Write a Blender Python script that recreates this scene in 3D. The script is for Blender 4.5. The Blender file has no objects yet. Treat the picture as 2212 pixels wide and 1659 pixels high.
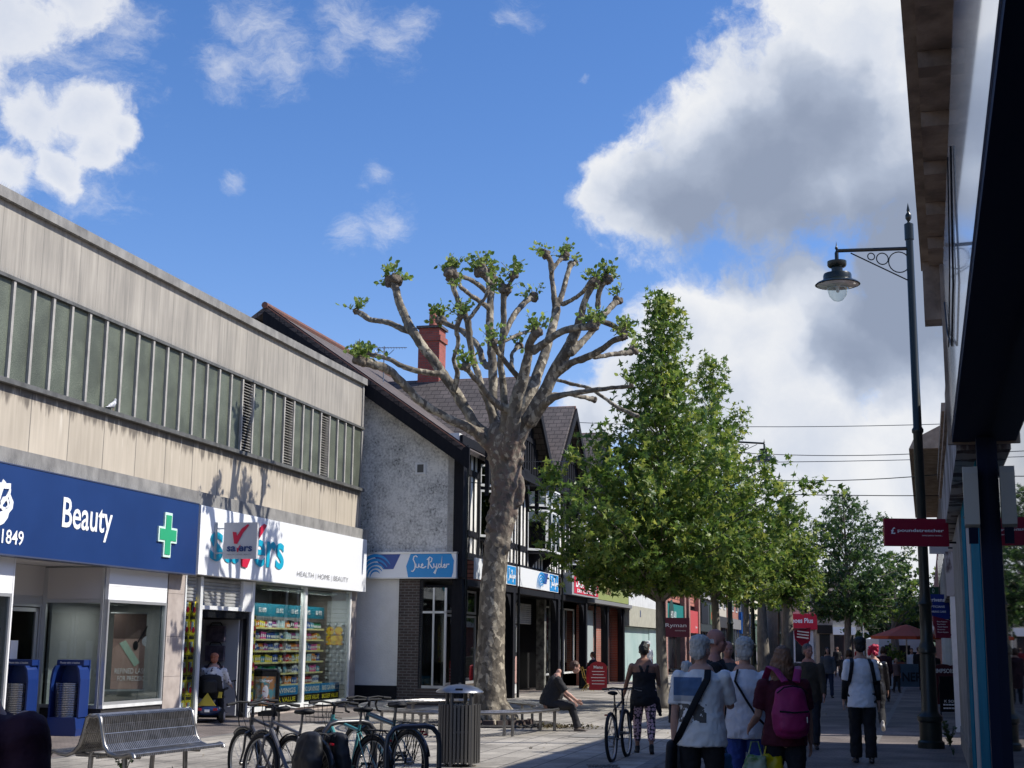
import bpy, math, random
from mathutils import Vector, Matrix
random.seed(7)
SC=bpy.context.scene; COL=SC.collection
sin,cos,pi,R_=math.sin,math.cos,math.pi,math.radians
# ---------------- camera ----------------
H=1.68; F_=3000.; CX_=1106.; CY_=829.5; PIT=R_(10.53); RO=R_(0.61)
R0=Vector((1,0,0)); U0=Vector((0,-sin(PIT),cos(PIT))); FW=Vector((0,cos(PIT),sin(PIT)))
RV=R0*cos(RO)+U0*sin(RO); UV=U0*cos(RO)-R0*sin(RO)
cd=bpy.data.cameras.new('camera'); cam=bpy.data.objects.new('camera',cd); COL.objects.link(cam)
cd.sensor_width=36; cd.lens=36*F_/2212.; cd.clip_start=0.05; cd.clip_end=3000
cam.matrix_world=Matrix(((RV.x,UV.x,-FW.x,0),(RV.y,UV.y,-FW.y,0),(RV.z,UV.z,-FW.z,H),(0,0,0,1)))
SC.camera=cam
# ---------------- sun, sky, exposure ----------------
SC.view_settings.view_transform='Standard'; SC.view_settings.look='None'
SC.view_settings.exposure=EXPO=0.22; SC.view_settings.gamma=1
SUNV=Vector((1,-0.03,1.0)).normalized()      # towards the sun
sl=bpy.data.lights.new('sun','SUN'); sl.energy=4.8; sl.angle=R_(0.53); sl.color=(1,.955,.87)
so=bpy.data.objects.new('sun',sl); COL.objects.link(so); so.rotation_euler=SUNV.to_track_quat('Z','Y').to_euler(); so.location=(20,0,30)
W=bpy.data.worlds.new('World'); SC.world=W; W.use_nodes=True
def ray(px,py):
    a=(px-CX_)/F_; b=(CY_-py)/F_
    return FW+RV*a+UV*b
class NT:
    def __init__(s,t): s.t=t
    def n(s,ty,**k):
        o=s.t.nodes.new(ty)
        for a,v in k.items(): setattr(o,a,v)
        return o
    def l(s,a,b): s.t.links.new(a,b)
    def m(s,op,a,b=None,c=None,clamp=False):
        o=s.n('ShaderNodeMath',operation=op,use_clamp=clamp)
        for i,v in enumerate((a,b,c)):
            if v is None: continue
            if isinstance(v,(int,float)): o.inputs[i].default_value=v
            else: s.l(v,o.inputs[i])
        return o.outputs[0]
    def vm(s,op,a,b=None,sc=None):
        o=s.n('ShaderNodeVectorMath',operation=op)
        for i,v in enumerate((a,b)):
            if v is None: continue
            if isinstance(v,(tuple,list,Vector)): o.inputs[i].default_value=tuple(v)
            else: s.l(v,o.inputs[i])
        if sc is not None: o.inputs['Scale'].default_value=sc
        return o.outputs['Value'] if op in('DISTANCE','LENGTH','DOT_PRODUCT') else o.outputs[0]
    def noise(s,vec,scale,det=4,rough=.55):
        o=s.n('ShaderNodeTexNoise'); o.inputs['Scale'].default_value=scale; o.inputs['Detail'].default_value=det; o.inputs['Roughness'].default_value=rough
        if vec is not None: s.l(vec,o.inputs['Vector'])
        return o
    def ramp(s,f,st,interp='LINEAR'):
        o=s.n('ShaderNodeValToRGB'); o.color_ramp.interpolation=interp; e=o.color_ramp.elements
        while len(e)<len(st): e.new(.5)
        for i,(p,c) in enumerate(st):
            e[i].position=p; e[i].color=(*c,1) if len(c)==3 else c
        s.l(f,o.inputs[0]); return o.outputs[0]
    def mr(s,v,a,b,c=0,d=1,smooth=True):
        o=s.n('ShaderNodeMapRange',interpolation_type='SMOOTHSTEP' if smooth else 'LINEAR')
        s.l(v,o.inputs[0])
        for i,x in enumerate((a,b,c,d)): o.inputs[i+1].default_value=x
        return o.outputs[0]
def sky():
    t=NT(W.node_tree); W.node_tree.nodes.clear()
    # cumulus: spheres in direction space (centre direction, angular radius, weight)
    B=[(1420,420,150),(1560,330,180),(1700,230,220),(1850,120,260),(1980,250,270),(1820,370,190),(1660,430,130),(1500,450,100),(2120,420,260),(1340,400,95),(2250,150,260),
       (1480,730,140),(1600,720,150),(1780,760,230),(2020,800,260),(1400,830,120),(1560,880,180),(1750,960,220),(2000,1050,240),(1850,1180,190),(2080,1250,220),(1690,1130,130),(1300,900,85),(2250,900,260),(1960,620,150),(2120,640,170),(1480,1000,110),(1100,1010,140),(1000,1080,120),(1950,1400,200),
       ]
    B2=[(40,40,140),(160,10,110),(70,260,110),(190,240,95),(200,330,75),(120,370,75),(20,380,90),(-60,150,120),(250,290,60)]
    D=[(1640,400,190),(1800,300,170),(1520,460,120),(1930,470,190),(1740,480,140),(2080,330,150),(1920,690,150),(2030,620,140),(1860,760,120),(2100,150,130)]
    Wp=[(70,90,230),(130,300,190),(250,60,120),(560,90,130),(480,150,80),(760,60,110),(840,110,90),(730,150,70),(620,140,90),(1120,20,60),(790,372,42),(765,385,26),(512,380,36),(1268,172,20),(820,468,80),(740,500,60),(880,60,60),(1900,60,50),(1090,50,40)]
    g=bpy.data.node_groups.new('sky_field','ShaderNodeTree')
    def field(vec,L):
        out=None
        for (x,y,r) in L:
            c=ray(x,y).normalized()
            d=t.vm('DISTANCE',vec,c)
            v=t.m('MULTIPLY_ADD',d,-F_/r*1.0,1.0)
            out=v if out is None else t.m('SMOOTH_MAX',out,v,.25)
        return out
    tc=t.n('ShaderNodeTexCoord'); d=t.vm('NORMALIZE',tc.outputs['Generated'])
    n1=t.noise(d,9,5,.55); w=t.vm('SUBTRACT',n1.outputs['Color'],(.5,.5,.5)); w=t.vm('SCALE',w,sc=.05)
    n1b=t.noise(d,28,6,.6); w2=t.vm('SCALE',t.vm('SUBTRACT',n1b.outputs['Color'],(.5,.5,.5)),sc=.022)
    dv=t.vm('ADD',t.vm('ADD',d,w),w2)
    n2=t.noise(dv,22,12,.66); n3=t.noise(dv,9,5,.5)
    f=t.m('ADD',field(dv,B),.02)
    fl=t.m('ADD',field(dv,B2),-.22)
    # broken cloud elsewhere, behind the viewer
    sep=t.n('ShaderNodeSeparateXYZ'); t.l(d,sep.inputs[0])
    nb=t.noise(d,3.2,8,.6)
    back=t.m('SUBTRACT',t.m('MULTIPLY_ADD',nb.outputs[0],5,-2.9),t.mr(sep.outputs[1],-.2,.55,0,4))
    f=t.m('MAXIMUM',t.m('MAXIMUM',f,fl),back)
    f2=t.m('ADD',f,t.m('MULTIPLY_ADD',n2.outputs[0],1.5,-.75))
    dens=t.mr(f2,-.05,.42)
    fd=field(dv,D); fd=t.m('ADD',fd,t.m('MULTIPLY_ADD',n3.outputs[0],2.6,-1.3))
    dark=t.mr(fd,-.75,1.0)
    # wisps
    mp=t.n('ShaderNodeMapping'); t.l(dv,mp.inputs[0]); mp.inputs['Rotation'].default_value=(0,.6,0); mp.inputs['Scale'].default_value=(1,1,2.4)
    nw=t.noise(mp.outputs[0],17,12,.72)
    fw=field(dv,Wp); wis=t.m('MULTIPLY',t.mr(t.m('ADD',fw,t.m('MULTIPLY_ADD',nw.outputs[0],3.2,-1.75)),-.05,1.5),.60)
    shade=t.m('MULTIPLY_ADD',n2.outputs[0],.9,-.45)
    thick=t.mr(t.m('ADD',f,shade),.1,1.15); dens=t.m('MULTIPLY',dens,t.mr(sep.outputs[0],-.26,-.1,.86,1))
    dk=t.m('MAXIMUM',dark,t.m('MULTIPLY',thick,.30))
    dk=t.m('ADD',dk,t.m('MULTIPLY_ADD',n3.outputs[0],.5,-.25),clamp=True)
    cc=t.ramp(dk,[(0,(.97,.98,1.0)),(.25,(.74,.79,.89)),(.6,(.46,.53,.67)),(1,(.31,.37,.50))])
    sk=t.n('ShaderNodeTexSky',sky_type='NISHITA',sun_disc=False)
    sk.sun_elevation=math.asin(SUNV.z); sk.sun_rotation=math.atan2(SUNV.x,SUNV.y); sk.air_density=1.0; sk.dust_density=.4; sk.ozone_density=2.2
    hs=t.n('ShaderNodeHueSaturation'); hs.inputs['Saturation'].default_value=1.27; t.l(sk.outputs[0],hs.inputs['Color'])
    b1=t.n('ShaderNodeBackground'); cm=t.vm('MULTIPLY',hs.outputs[0],(1.10,.97,1.12)); t.l(cm,b1.inputs[0]); b1.inputs[1].default_value=.13
    b2=t.n('ShaderNodeBackground'); t.l(cc,b2.inputs[0]); b2.inputs[1].default_value=.80
    alpha=t.m('MAXIMUM',dens,wis)
    mx=t.n('ShaderNodeMixShader'); t.l(alpha,mx.inputs[0]); t.l(b1.outputs[0],mx.inputs[1]); t.l(b2.outputs[0],mx.inputs[2])
    o=t.n('ShaderNodeOutputWorld'); t.l(mx.outputs[0],o.inputs[0])
    bpy.data.node_groups.remove(g)
sky()
# ---------------- picking helpers (photo measurements -> points on real planes) ----------------
def G(px,py,z=0):
    d=ray(px,py); t=(z-H)/d.z; return (d.x*t,d.y*t)
def AY(px,py,Y):
    d=ray(px,py); t=Y/d.y; return Vector((d.x*t,Y,H+d.z*t))
class Frame:
    def __init__(s,ox,oy,head):
        a=R_(head); s.o=(ox,oy); s.u=(sin(a),cos(a)); s.n=(-s.u[1],s.u[0]); s.rz=pi/2-a
    def p(s,px,py,yo=0):
        d=ray(px,py); n=s.n
        t=(n[0]*s.o[0]+n[1]*s.o[1]+yo)/(n[0]*d.x+n[1]*d.y)
        X,Y,Z=d.x*t,d.y*t,H+d.z*t
        return ((X-s.o[0])*s.u[0]+(Y-s.o[1])*s.u[1],Z)
    def w(s,x,y,z=0): return (s.o[0]+x*s.u[0]+y*s.n[0],s.o[1]+x*s.u[1]+y*s.n[1],z)
LF=Frame(-4.241,37.125,14.3)                 # left frontage; +x up the street, -y towards the street
_w=LF.w(1.2,0); GF=Frame(_w[0],_w[1],104.3)  # pebbledash gable wall, +x towards the street
_o=GF.w(2.6,0); TF=Frame(_o[0],_o[1],14.3)   # timbered frontage
RF=Frame(.6/cos(R_(16.5)),0,16.5)            # right frontage; +y towards the street
WF=Frame(0,0,90)                             # world axes
# ---------------- mesh builder ----------------
class MB:
    def __init__(s): s.v=[]; s.f=[]; s.m=[]
    def add(s,vs,fs,mi=0,M=None):
        k=len(s.v)
        s.v+=[tuple(M@Vector(v)) for v in vs] if M is not None else [tuple(v) for v in vs]
        for f in fs: s.f.append(tuple(i+k for i in f)); s.m.append(mi)
        return s
    def box(s,x0,x1,y0,y1,z0,z1,mi=0,M=None):
        if x0>x1:x0,x1=x1,x0
        if y0>y1:y0,y1=y1,y0
        if z0>z1:z0,z1=z1,z0
        return s.add([(x0,y0,z0),(x1,y0,z0),(x1,y1,z0),(x0,y1,z0),(x0,y0,z1),(x1,y0,z1),(x1,y1,z1),(x0,y1,z1)],
          [(0,3,2,1),(4,5,6,7),(0,1,5,4),(1,2,6,5),(2,3,7,6),(3,0,4,7)],mi,M)
    def tube(s,pts,r,seg=8,mi=0,cap=True,side=None,closed=False):
        pts=[Vector(p) for p in pts]; n=len(pts)
        if not isinstance(r,(list,tuple)) or (isinstance(r,tuple) and len(r)==2 and n!=2): r=[r]*n
        vs=[];fs=[]; ref=Vector(side) if side is not None else None; prev=None
        for i,p in enumerate(pts):
            a=pts[i-1] if (i>0 or closed) else p; b=pts[(i+1)%n] if (i<n-1 or closed) else p
            t=(b-a)
            if t.length<1e-9: t=Vector((0,0,1))
            t.normalize()
            if ref is not None: A=ref-t*ref.dot(t)
            elif prev is not None: A=prev-t*prev.dot(t)
            else: A=Vector((0,0,1)).cross(t) if abs(t.z)<.95 else Vector((1,0,0))-t*t.x
            if A.length<1e-6: A=t.orthogonal()
            A.normalize(); B=t.cross(A); prev=A
            ra,rb=(r[i] if isinstance(r[i],(tuple,list)) else (r[i],r[i]))
            for k in range(seg):
                q=2*pi*k/seg; vs.append(p+A*(cos(q)*ra)+B*(sin(q)*rb))
        m=n if closed else n-1
        for i in range(m):
            j=(i+1)%n
            for k in range(seg):
                k2=(k+1)%seg; fs.append((i*seg+k,i*seg+k2,j*seg+k2,j*seg+k))
        if cap and not closed:
            fs.append(tuple(range(seg-1,-1,-1))); fs.append(tuple((n-1)*seg+k for k in range(seg)))
        return s.add(vs,fs,mi)
    def capsule(s,pts,r,seg=10,mi=0,side=None):   # tube with rounded ends
        pts=[Vector(p) for p in pts]; r=[(q if isinstance(q,(tuple,list)) else (q,q)) for q in (r if isinstance(r,list) else [r]*len(pts))]
        d0=(pts[0]-pts[1]).normalized(); d1=(pts[-1]-pts[-2]).normalized()
        P=[];Q=[]
        for k in (3,2,1):
            a=k*pi/6.2; P.append(pts[0]+d0*(min(r[0])*sin(a))); Q.append((r[0][0]*cos(a),r[0][1]*cos(a)))
        P+=pts; Q+=r
        for k in (1,2,3):
            a=k*pi/6.2; P.append(pts[-1]+d1*(min(r[-1])*sin(a))); Q.append((r[-1][0]*cos(a),r[-1][1]*cos(a)))
        return s.tube(P,Q,seg,mi,True,side)
    def ell(s,c,rx,ry,rz,mi=0,seg=12,rings=8,M=None):
        vs=[];fs=[]
        for i in range(1,rings):
            th=pi*i/rings
            for k in range(seg):
                q=2*pi*k/seg; vs.append((c[0]+rx*sin(th)*cos(q),c[1]+ry*sin(th)*sin(q),c[2]+rz*cos(th)))
        vs.append((c[0],c[1],c[2]+rz)); vs.append((c[0],c[1],c[2]-rz)); T=len(vs)-2
        for i in range(rings-2):
            for k in range(seg):
                k2=(k+1)%seg; fs.append((i*seg+k,(i+1)*seg+k,(i+1)*seg+k2,i*seg+k2))
        for k in range(seg):
            k2=(k+1)%seg; fs.append((T,k,k2)); fs.append((T+1,(rings-2)*seg+k2,(rings-2)*seg+k))
        return s.add(vs,fs,mi,M)
    def lathe(s,prof,seg=16,mi=0,c=(0,0,0),M=None,axis='z'):
        vs=[];fs=[]
        for (r,z) in prof:
            for k in range(seg):
                q=2*pi*k/seg
                if axis=='z': vs.append((c[0]+r*cos(q),c[1]+r*sin(q),c[2]+z))
                else: vs.append((c[0]+r*cos(q),c[1]+z,c[2]+r*sin(q)))
        n=len(prof)
        for i in range(n-1):
            for k in range(seg):
                k2=(k+1)%seg; fs.append((i*seg+k,i*seg+k2,(i+1)*seg+k2,(i+1)*seg+k))
        if prof[0][0]>1e-4: fs.append(tuple(range(seg-1,-1,-1)))
        if prof[-1][0]>1e-4: fs.append(tuple((n-1)*seg+k for k in range(seg)))
        return s.add(vs,fs,mi,M)
    def prism(s,poly,a0,a1,mi=0,axis='y',M=None):
        n=len(poly)
        mk={'y':lambda p,a:(p[0],a,p[1]),'x':lambda p,a:(a,p[0],p[1]),'z':lambda p,a:(p[0],p[1],a)}[axis]
        vs=[mk(p,a0) for p in poly]+[mk(p,a1) for p in poly]
        fs=[tuple(range(n)),tuple(range(2*n-1,n-1,-1))]+[(i,i+n,(i+1)%n+n,(i+1)%n) for i in range(n)]
        return s.add(vs,fs,mi,M)
    def slab(s,a,b,c,d,th,mi=0):
        a,b,c,d=map(Vector,(a,b,c,d)); n=(b-a).cross(d-a).normalized()*th
        return s.add([a,b,c,d,a-n,b-n,c-n,d-n],[(0,1,2,3),(7,6,5,4),(0,4,5,1),(1,5,6,2),(2,6,7,3),(3,7,4,0)],mi)
    def quad(s,a,b,c,d,mi=0): return s.add([a,b,c,d],[(0,1,2,3)],mi)
    def ribbon(s,pts,w,y=0,th=.012,mi=0):  # flat stroke in xz plane with thickness in y
        P=[Vector((p[0],0,p[1])) for p in pts]; L=[];Rr=[]
        W_=w if isinstance(w,list) else [w]*len(P)
        for i,p in enumerate(P):
            t=(P[min(i+1,len(P)-1)]-P[max(i-1,0)]).normalized(); nn=Vector((-t.z,0,t.x))*W_[i]/2
            L.append(p+nn); Rr.append(p-nn)
        n=len(P); vs=[(v.x,y-th,v.z) for v in L+Rr]+[(v.x,y,v.z) for v in L+Rr]; fs=[]
        for i in range(n-1):
            fs.append((i,n+i,n+i+1,i+1)); fs.append((i,i+1,2*n+i+1,2*n+i)); fs.append((n+i,3*n+i,3*n+i+1,n+i+1))
        fs.append((0,2*n,3*n,n)); fs.append((n-1,2*n-1,4*n-1,3*n-1))
        return s.add(vs,fs,mi)
    def build(s,name,mats,parent=None,smooth=None,loc=(0,0,0),rz=0,label=None,calc=True):
        me=bpy.data.meshes.new(name); me.from_pydata(s.v,[],s.f)
        if not isinstance(mats,(list,tuple)): mats=[mats]
        for m in mats: me.materials.append(m)
        if len(mats)>1: me.polygons.foreach_set('material_index',s.m)
        if calc and len(s.f)<60000:
            import bmesh
            bm=bmesh.new(); bm.from_mesh(me); bmesh.ops.recalc_face_normals(bm,faces=bm.faces); bm.to_mesh(me); bm.free()
        if smooth:
            me.polygons.foreach_set('use_smooth',[True]*len(s.f))
            if smooth is not True: me.set_sharp_from_angle(angle=R_(smooth))
        me.update()
        o=bpy.data.objects.new(name,me); COL.objects.link(o); o.location=loc; o.rotation_euler=(0,0,rz)
        if parent: o.parent=parent
        if label: o['label']=label
        return o
def tag(o,label=None,cat=None,group=None,kind=None):
    if label:o['label']=label
    if cat:o['category']=cat
    if group:o['group']=group
    if kind:o['kind']=kind
    return o
def thing(name,label,cat,fr=WF,x=0,y=0,z=0,rz=0,group=None):
    o=bpy.data.objects.new(name,None); COL.objects.link(o); o.empty_display_size=.2
    if fr is WF: o.location=(x,y,z); o.rotation_euler=(0,0,rz)
    else: o.location=fr.w(x,y,z); o.rotation_euler=(0,0,fr.rz+rz)
    return tag(o,label,cat,group)
def copy_tree(o,parent=None):
    c=o.copy(); COL.objects.link(c)
    if parent: c.parent=parent
    for ch in KIDS(o): copy_tree(ch,c)
    return c
def KIDS(o): return [c for c in COL.objects if c.parent==o]
def tmesh(body,size,bold=0,ext=.006,shear=0,spacing=1):
    cu=bpy.data.curves.new('t','FONT'); cu.body=body; cu.size=size; cu.extrude=ext; cu.offset=bold; cu.shear=shear; cu.space_character=spacing
    cu.align_x='CENTER'; cu.align_y='CENTER'; cu.resolution_u=3
    o=bpy.data.objects.new('t',cu); COL.objects.link(o)
    me=bpy.data.meshes.new_from_object(o.evaluated_get(bpy.context.evaluated_depsgraph_get()))
    bpy.data.objects.remove(o); return me
def text(body,m,parent,x,y,z,size=None,width=None,height=None,bold=0,shear=0,name='lettering',flip=False,ext=.006):
    me=tmesh(body,1,bold,0,shear)
    xs=[v.co.x for v in me.vertices]; ys=[v.co.y for v in me.vertices]
    w=max(xs)-min(xs); h=max(ys)-min(ys); cx=(max(xs)+min(xs))/2; cy=(max(ys)+min(ys))/2
    sx=(width/w) if width else (size if size else height/h); sy=(height/h) if height else (size if size else sx)
    if width is None and size is None: sx=sy
    for v in me.vertices:
        v.co=Vector(((v.co.x-cx)*sx,-ext,(v.co.y-cy)*sy))
    me.materials.clear(); me.materials.append(m); me.name=name
    o=bpy.data.objects.new(name,me); COL.objects.link(o); o.parent=parent; o.location=(x,y,z)
    if flip: o.rotation_euler=(0,0,pi)
    return o
def remesh(mb,vox,smooth=3,noise=None):
    me=bpy.data.meshes.new('r'); me.from_pydata(mb.v,[],mb.f); o=bpy.data.objects.new('r',me); COL.objects.link(o)
    m=o.modifiers.new('r','REMESH'); m.mode='VOXEL'; m.voxel_size=vox; m.use_smooth_shade=True
    if smooth:
        q=o.modifiers.new('s','SMOOTH'); q.factor=.5; q.iterations=smooth
    if noise:
        tx=bpy.data.textures.new('n','CLOUDS'); tx.noise_scale=noise[0]; tx.noise_depth=2
        dq=o.modifiers.new('d','DISPLACE'); dq.texture=tx; dq.strength=noise[1]; dq.mid_level=.5
    r=bpy.data.meshes.new_from_object(o.evaluated_get(bpy.context.evaluated_depsgraph_get()))
    bpy.data.objects.remove(o); bpy.data.meshes.remove(me); return r
def mobj(name,me,mats,parent=None,loc=(0,0,0),rz=0):
    me.materials.clear()
    for m in (mats if isinstance(mats,(list,tuple)) else [mats]): me.materials.append(m)
    me.name=name; o=bpy.data.objects.new(name,me); COL.objects.link(o); o.location=loc; o.rotation_euler=(0,0,rz)
    if parent:o.parent=parent
    return o
# ---------------- materials ----------------
MC={}
def mat(name,col,rough=.7,metal=0,spec=.5,n=None,bump=None,emit=None,alpha=None,trans=0,ior=1.45,coat=0,stretch=None):
    """n=(scale,col2[,lo,hi]); bump=(scale,strength)"""
    if name in MC: return MC[name]
    m=bpy.data.materials.new(name); m.use_nodes=True; t=NT(m.node_tree); b=m.node_tree.nodes['Principled BSDF']
    b.inputs['Base Color'].default_value=(*col,1); b.inputs['Roughness'].default_value=rough; b.inputs['Metallic'].default_value=metal
    b.inputs['Specular IOR Level'].default_value=spec; b.inputs['IOR'].default_value=ior
    if trans: b.inputs['Transmission Weight'].default_value=trans
    if coat: b.inputs['Coat Weight'].default_value=coat
    if n or bump:
        tc=t.n('ShaderNodeTexCoord'); vec=tc.outputs['Object']
        if stretch:
            mp=t.n('ShaderNodeMapping'); mp.inputs['Scale'].default_value=stretch; t.l(vec,mp.inputs[0]); vec=mp.outputs[0]
    if n:
        nn=t.noise(vec,n[0],6,.6); lo,hi=(n[2],n[3]) if len(n)>2 else (.35,.65)
        t.l(t.ramp(nn.outputs[0],[(lo,col),(hi,n[1])]),b.inputs['Base Color'])
    if bump:
        nb=t.noise(vec,bump[0],5,.6); bp=t.n('ShaderNodeBump'); bp.inputs['Strength'].default_value=bump[1]; bp.inputs['Distance'].default_value=.02
        t.l(nb.outputs[0],bp.inputs['Height']); t.l(bp.outputs[0],b.inputs['Normal'])
    if emit: b.inputs['Emission Color'].default_value=(*emit[0],1); b.inputs['Emission Strength'].default_value=emit[1]
    if alpha is not None: b.inputs['Alpha'].default_value=alpha
    MC[name]=m; return m
def glass(name,tint=(.9,.95,.95),refl=.10,alpha=.25,rough=.02):
    """window glass: sharp mirror share over a see-through share"""
    if name in MC: return MC[name]
    m=bpy.data.materials.new(name); m.use_nodes=True; t=NT(m.node_tree); m.node_tree.nodes.clear()
    tr=t.n('ShaderNodeBsdfTransparent'); tr.inputs[0].default_value=(*[c*(1-alpha) for c in tint],1)
    gl=t.n('ShaderNodeBsdfGlossy'); gl.inputs['Roughness'].default_value=rough; gl.inputs[0].default_value=(.9,.95,.95,1)
    ge=t.n('ShaderNodeNewGeometry'); c_=t.m('ABSOLUTE',t.vm('DOT_PRODUCT',ge.outputs['Normal'],ge.outputs['Incoming']))
    f=t.m('MULTIPLY_ADD',t.m('POWER',t.m('SUBTRACT',1,c_),4),.75,refl*.5,clamp=True)
    mx=t.n('ShaderNodeMixShader'); t.l(f,mx.inputs[0]); t.l(tr.outputs[0],mx.inputs[1]); t.l(gl.outputs[0],mx.inputs[2])
    o=t.n('ShaderNodeOutputMaterial'); t.l(mx.outputs[0],o.inputs[0]); MC[name]=m; return m
def brick(name,c1,c2,mortar,bw=.225,rh=.075,ms=.012,axis='x',bump=.4,rough=.85,offset=.5,dirt=None):
    # dirt: (stain strength, gum spots)
    if name in MC: return MC[name]
    m=bpy.data.materials.new(name); m.use_nodes=True; t=NT(m.node_tree); b=m.node_tree.nodes['Principled BSDF']
    tc=t.n('ShaderNodeTexCoord'); sp=t.n('ShaderNodeSeparateXYZ'); t.l(tc.outputs['Object'],sp.inputs[0]); cb=t.n('ShaderNodeCombineXYZ')
    if axis=='g': t.l(sp.outputs[0],cb.inputs[0]); t.l(sp.outputs[1],cb.inputs[1])
    else:
        a=t.m('ADD',sp.outputs[0],sp.outputs[1]) if axis=='xy' else sp.outputs[{'x':0,'y':1}[axis]]
        t.l(a,cb.inputs[0]); t.l(sp.outputs[2],cb.inputs[1])
    br=t.n('ShaderNodeTexBrick'); t.l(cb.outputs[0],br.inputs['Vector']); br.offset=offset
    br.inputs['Color1'].default_value=(*c1,1); br.inputs['Color2'].default_value=(*c2,1); br.inputs['Mortar'].default_value=(*mortar,1)
    br.inputs['Scale'].default_value=1; br.inputs['Brick Width'].default_value=bw; br.inputs['Row Height'].default_value=rh; br.inputs['Mortar Size'].default_value=ms; br.inputs['Mortar Smooth'].default_value=.2; br.inputs['Bias'].default_value=0
    n1=t.noise(tc.outputs['Object'],1.3,6,.65); n2=t.noise(tc.outputs['Object'],30,3,.6)
    f=t.m('MULTIPLY',t.mr(n1.outputs[0],.3,.75,.72,1.12),t.mr(n2.outputs[0],.3,.7,.85,1.12))
    if dirt:
        vo=t.n('ShaderNodeTexVoronoi'); vo.inputs['Scale'].default_value=2.6; t.l(tc.outputs['Object'],vo.inputs['Vector']); sc_=t.n('ShaderNodeSeparateColor'); t.l(vo.outputs['Color'],sc_.inputs[0])
        sz=t.m('MULTIPLY',sc_.outputs[0],.075); f=t.m('MULTIPLY',f,t.m('SUBTRACT',1,t.m('MULTIPLY',t.m('LESS_THAN',vo.outputs['Distance'],sz),.5)))
        n5=t.noise(tc.outputs['Object'],.45,6,.7); f=t.m('MULTIPLY',f,t.mr(n5.outputs[0],.38,.62,.62,1.15))
    mx=t.n('ShaderNodeMix',data_type='RGBA',blend_type='MULTIPLY'); mx.inputs[0].default_value=1
    t.l(br.outputs['Color'],mx.inputs[6]); cc=t.n('ShaderNodeCombineColor')
    for i in range(3): t.l(f,cc.inputs[i])
    t.l(cc.outputs[0],mx.inputs[7]); t.l(mx.outputs[2],b.inputs['Base Color']); b.inputs['Roughness'].default_value=rough
    bp=t.n('ShaderNodeBump'); bp.inputs['Strength'].default_value=bump; bp.inputs['Distance'].default_value=.01
    hgt=t.m('ADD',t.m('SUBTRACT',1,br.outputs['Fac']),t.m('MULTIPLY',n2.outputs[0],.4)); t.l(hgt,bp.inputs['Height']); t.l(bp.outputs[0],b.inputs['Normal'])
    MC[name]=m; return m
def panelmat(name,col,dark,pw=.575,stain_top=None,streak=1.0,joint=.012,axis=0,tone=.22):
    """concrete cladding panels: hairline vertical joints, tone per panel, vertical streaks, stain below z=stain_top"""
    m=bpy.data.materials.new(name); m.use_nodes=True; t=NT(m.node_tree); b=m.node_tree.nodes['Principled BSDF']
    tc=t.n('ShaderNodeTexCoord'); sp=t.n('ShaderNodeSeparateXYZ'); t.l(tc.outputs['Object'],sp.inputs[0]); x=sp.outputs[axis]
    q=t.m('DIVIDE',x,pw); fl=t.m('FLOOR',q); fr=t.m('FRACT',q)
    wn=t.n('ShaderNodeTexWhiteNoise',noise_dimensions='1D'); t.l(fl,wn.inputs['W'])
    j=t.m('LESS_THAN',t.m('MINIMUM',fr,t.m('SUBTRACT',1,fr)),joint)
    mp=t.n('ShaderNodeMapping'); mp.inputs['Scale'].default_value=(5,5,.35); t.l(tc.outputs['Object'],mp.inputs[0])
    n1=t.noise(mp.outputs[0],1.6,6,.6); n2=t.noise(tc.outputs['Object'],60,2,.5); n3=t.noise(tc.outputs['Object'],.7,3,.5)
    v=t.m('ADD',t.m('MULTIPLY',n1.outputs[0],.55*streak),t.m('ADD',t.m('MULTIPLY',n3.outputs[0],.35),t.m('MULTIPLY',wn.outputs[0],tone)))
    colr=t.ramp(v,[(.38,dark),(.72,col)])
    if stain_top is not None:
        dz=t.m('SUBTRACT',stain_top,sp.outputs[2])
        mp2=t.n('ShaderNodeMapping'); mp2.inputs['Scale'].default_value=(1,1,.12); t.l(tc.outputs['Object'],mp2.inputs[0])
        n4=t.noise(mp2.outputs[0],5.5,4,.7)
        s=t.m('SUBTRACT',t.m('MULTIPLY_ADD',n4.outputs[0],1.0,-.28),t.m('MULTIPLY',dz,.9)); s=t.mr(s,-.02,.16,0,.85)
        mx=t.n('ShaderNodeMix',data_type='RGBA'); t.l(s,mx.inputs[0]); t.l(colr,mx.inputs[6]); mx.inputs[7].default_value=(.10,.085,.07,1); colr=mx.outputs[2]
        n5=t.noise(mp2.outputs[0],9,3,.5)
        s2=t.m('MULTIPLY',t.mr(n5.outputs[0],.62,.7,0,.8),t.mr(dz,.15,.75,1,0))
        mx=t.n('ShaderNodeMix',data_type='RGBA'); t.l(s2,mx.inputs[0]); t.l(colr,mx.inputs[6]); mx.inputs[7].default_value=(.62,.57,.48,1); colr=mx.outputs[2]
    mx=t.n('ShaderNodeMix',data_type='RGBA'); t.l(t.m('MULTIPLY',j,.7),mx.inputs[0]); t.l(colr,mx.inputs[6]); mx.inputs[7].default_value=(.08,.075,.07,1)
    t.l(mx.outputs[2],b.inputs['Base Color']); b.inputs['Roughness'].default_value=.85
    bp=t.n('ShaderNodeBump'); bp.inputs['Strength'].default_value=.25; bp.inputs['Distance'].default_value=.004; t.l(n2.outputs[0],bp.inputs['Height']); t.l(bp.outputs[0],b.inputs['Normal'])
    MC[name]=m; return m
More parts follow.
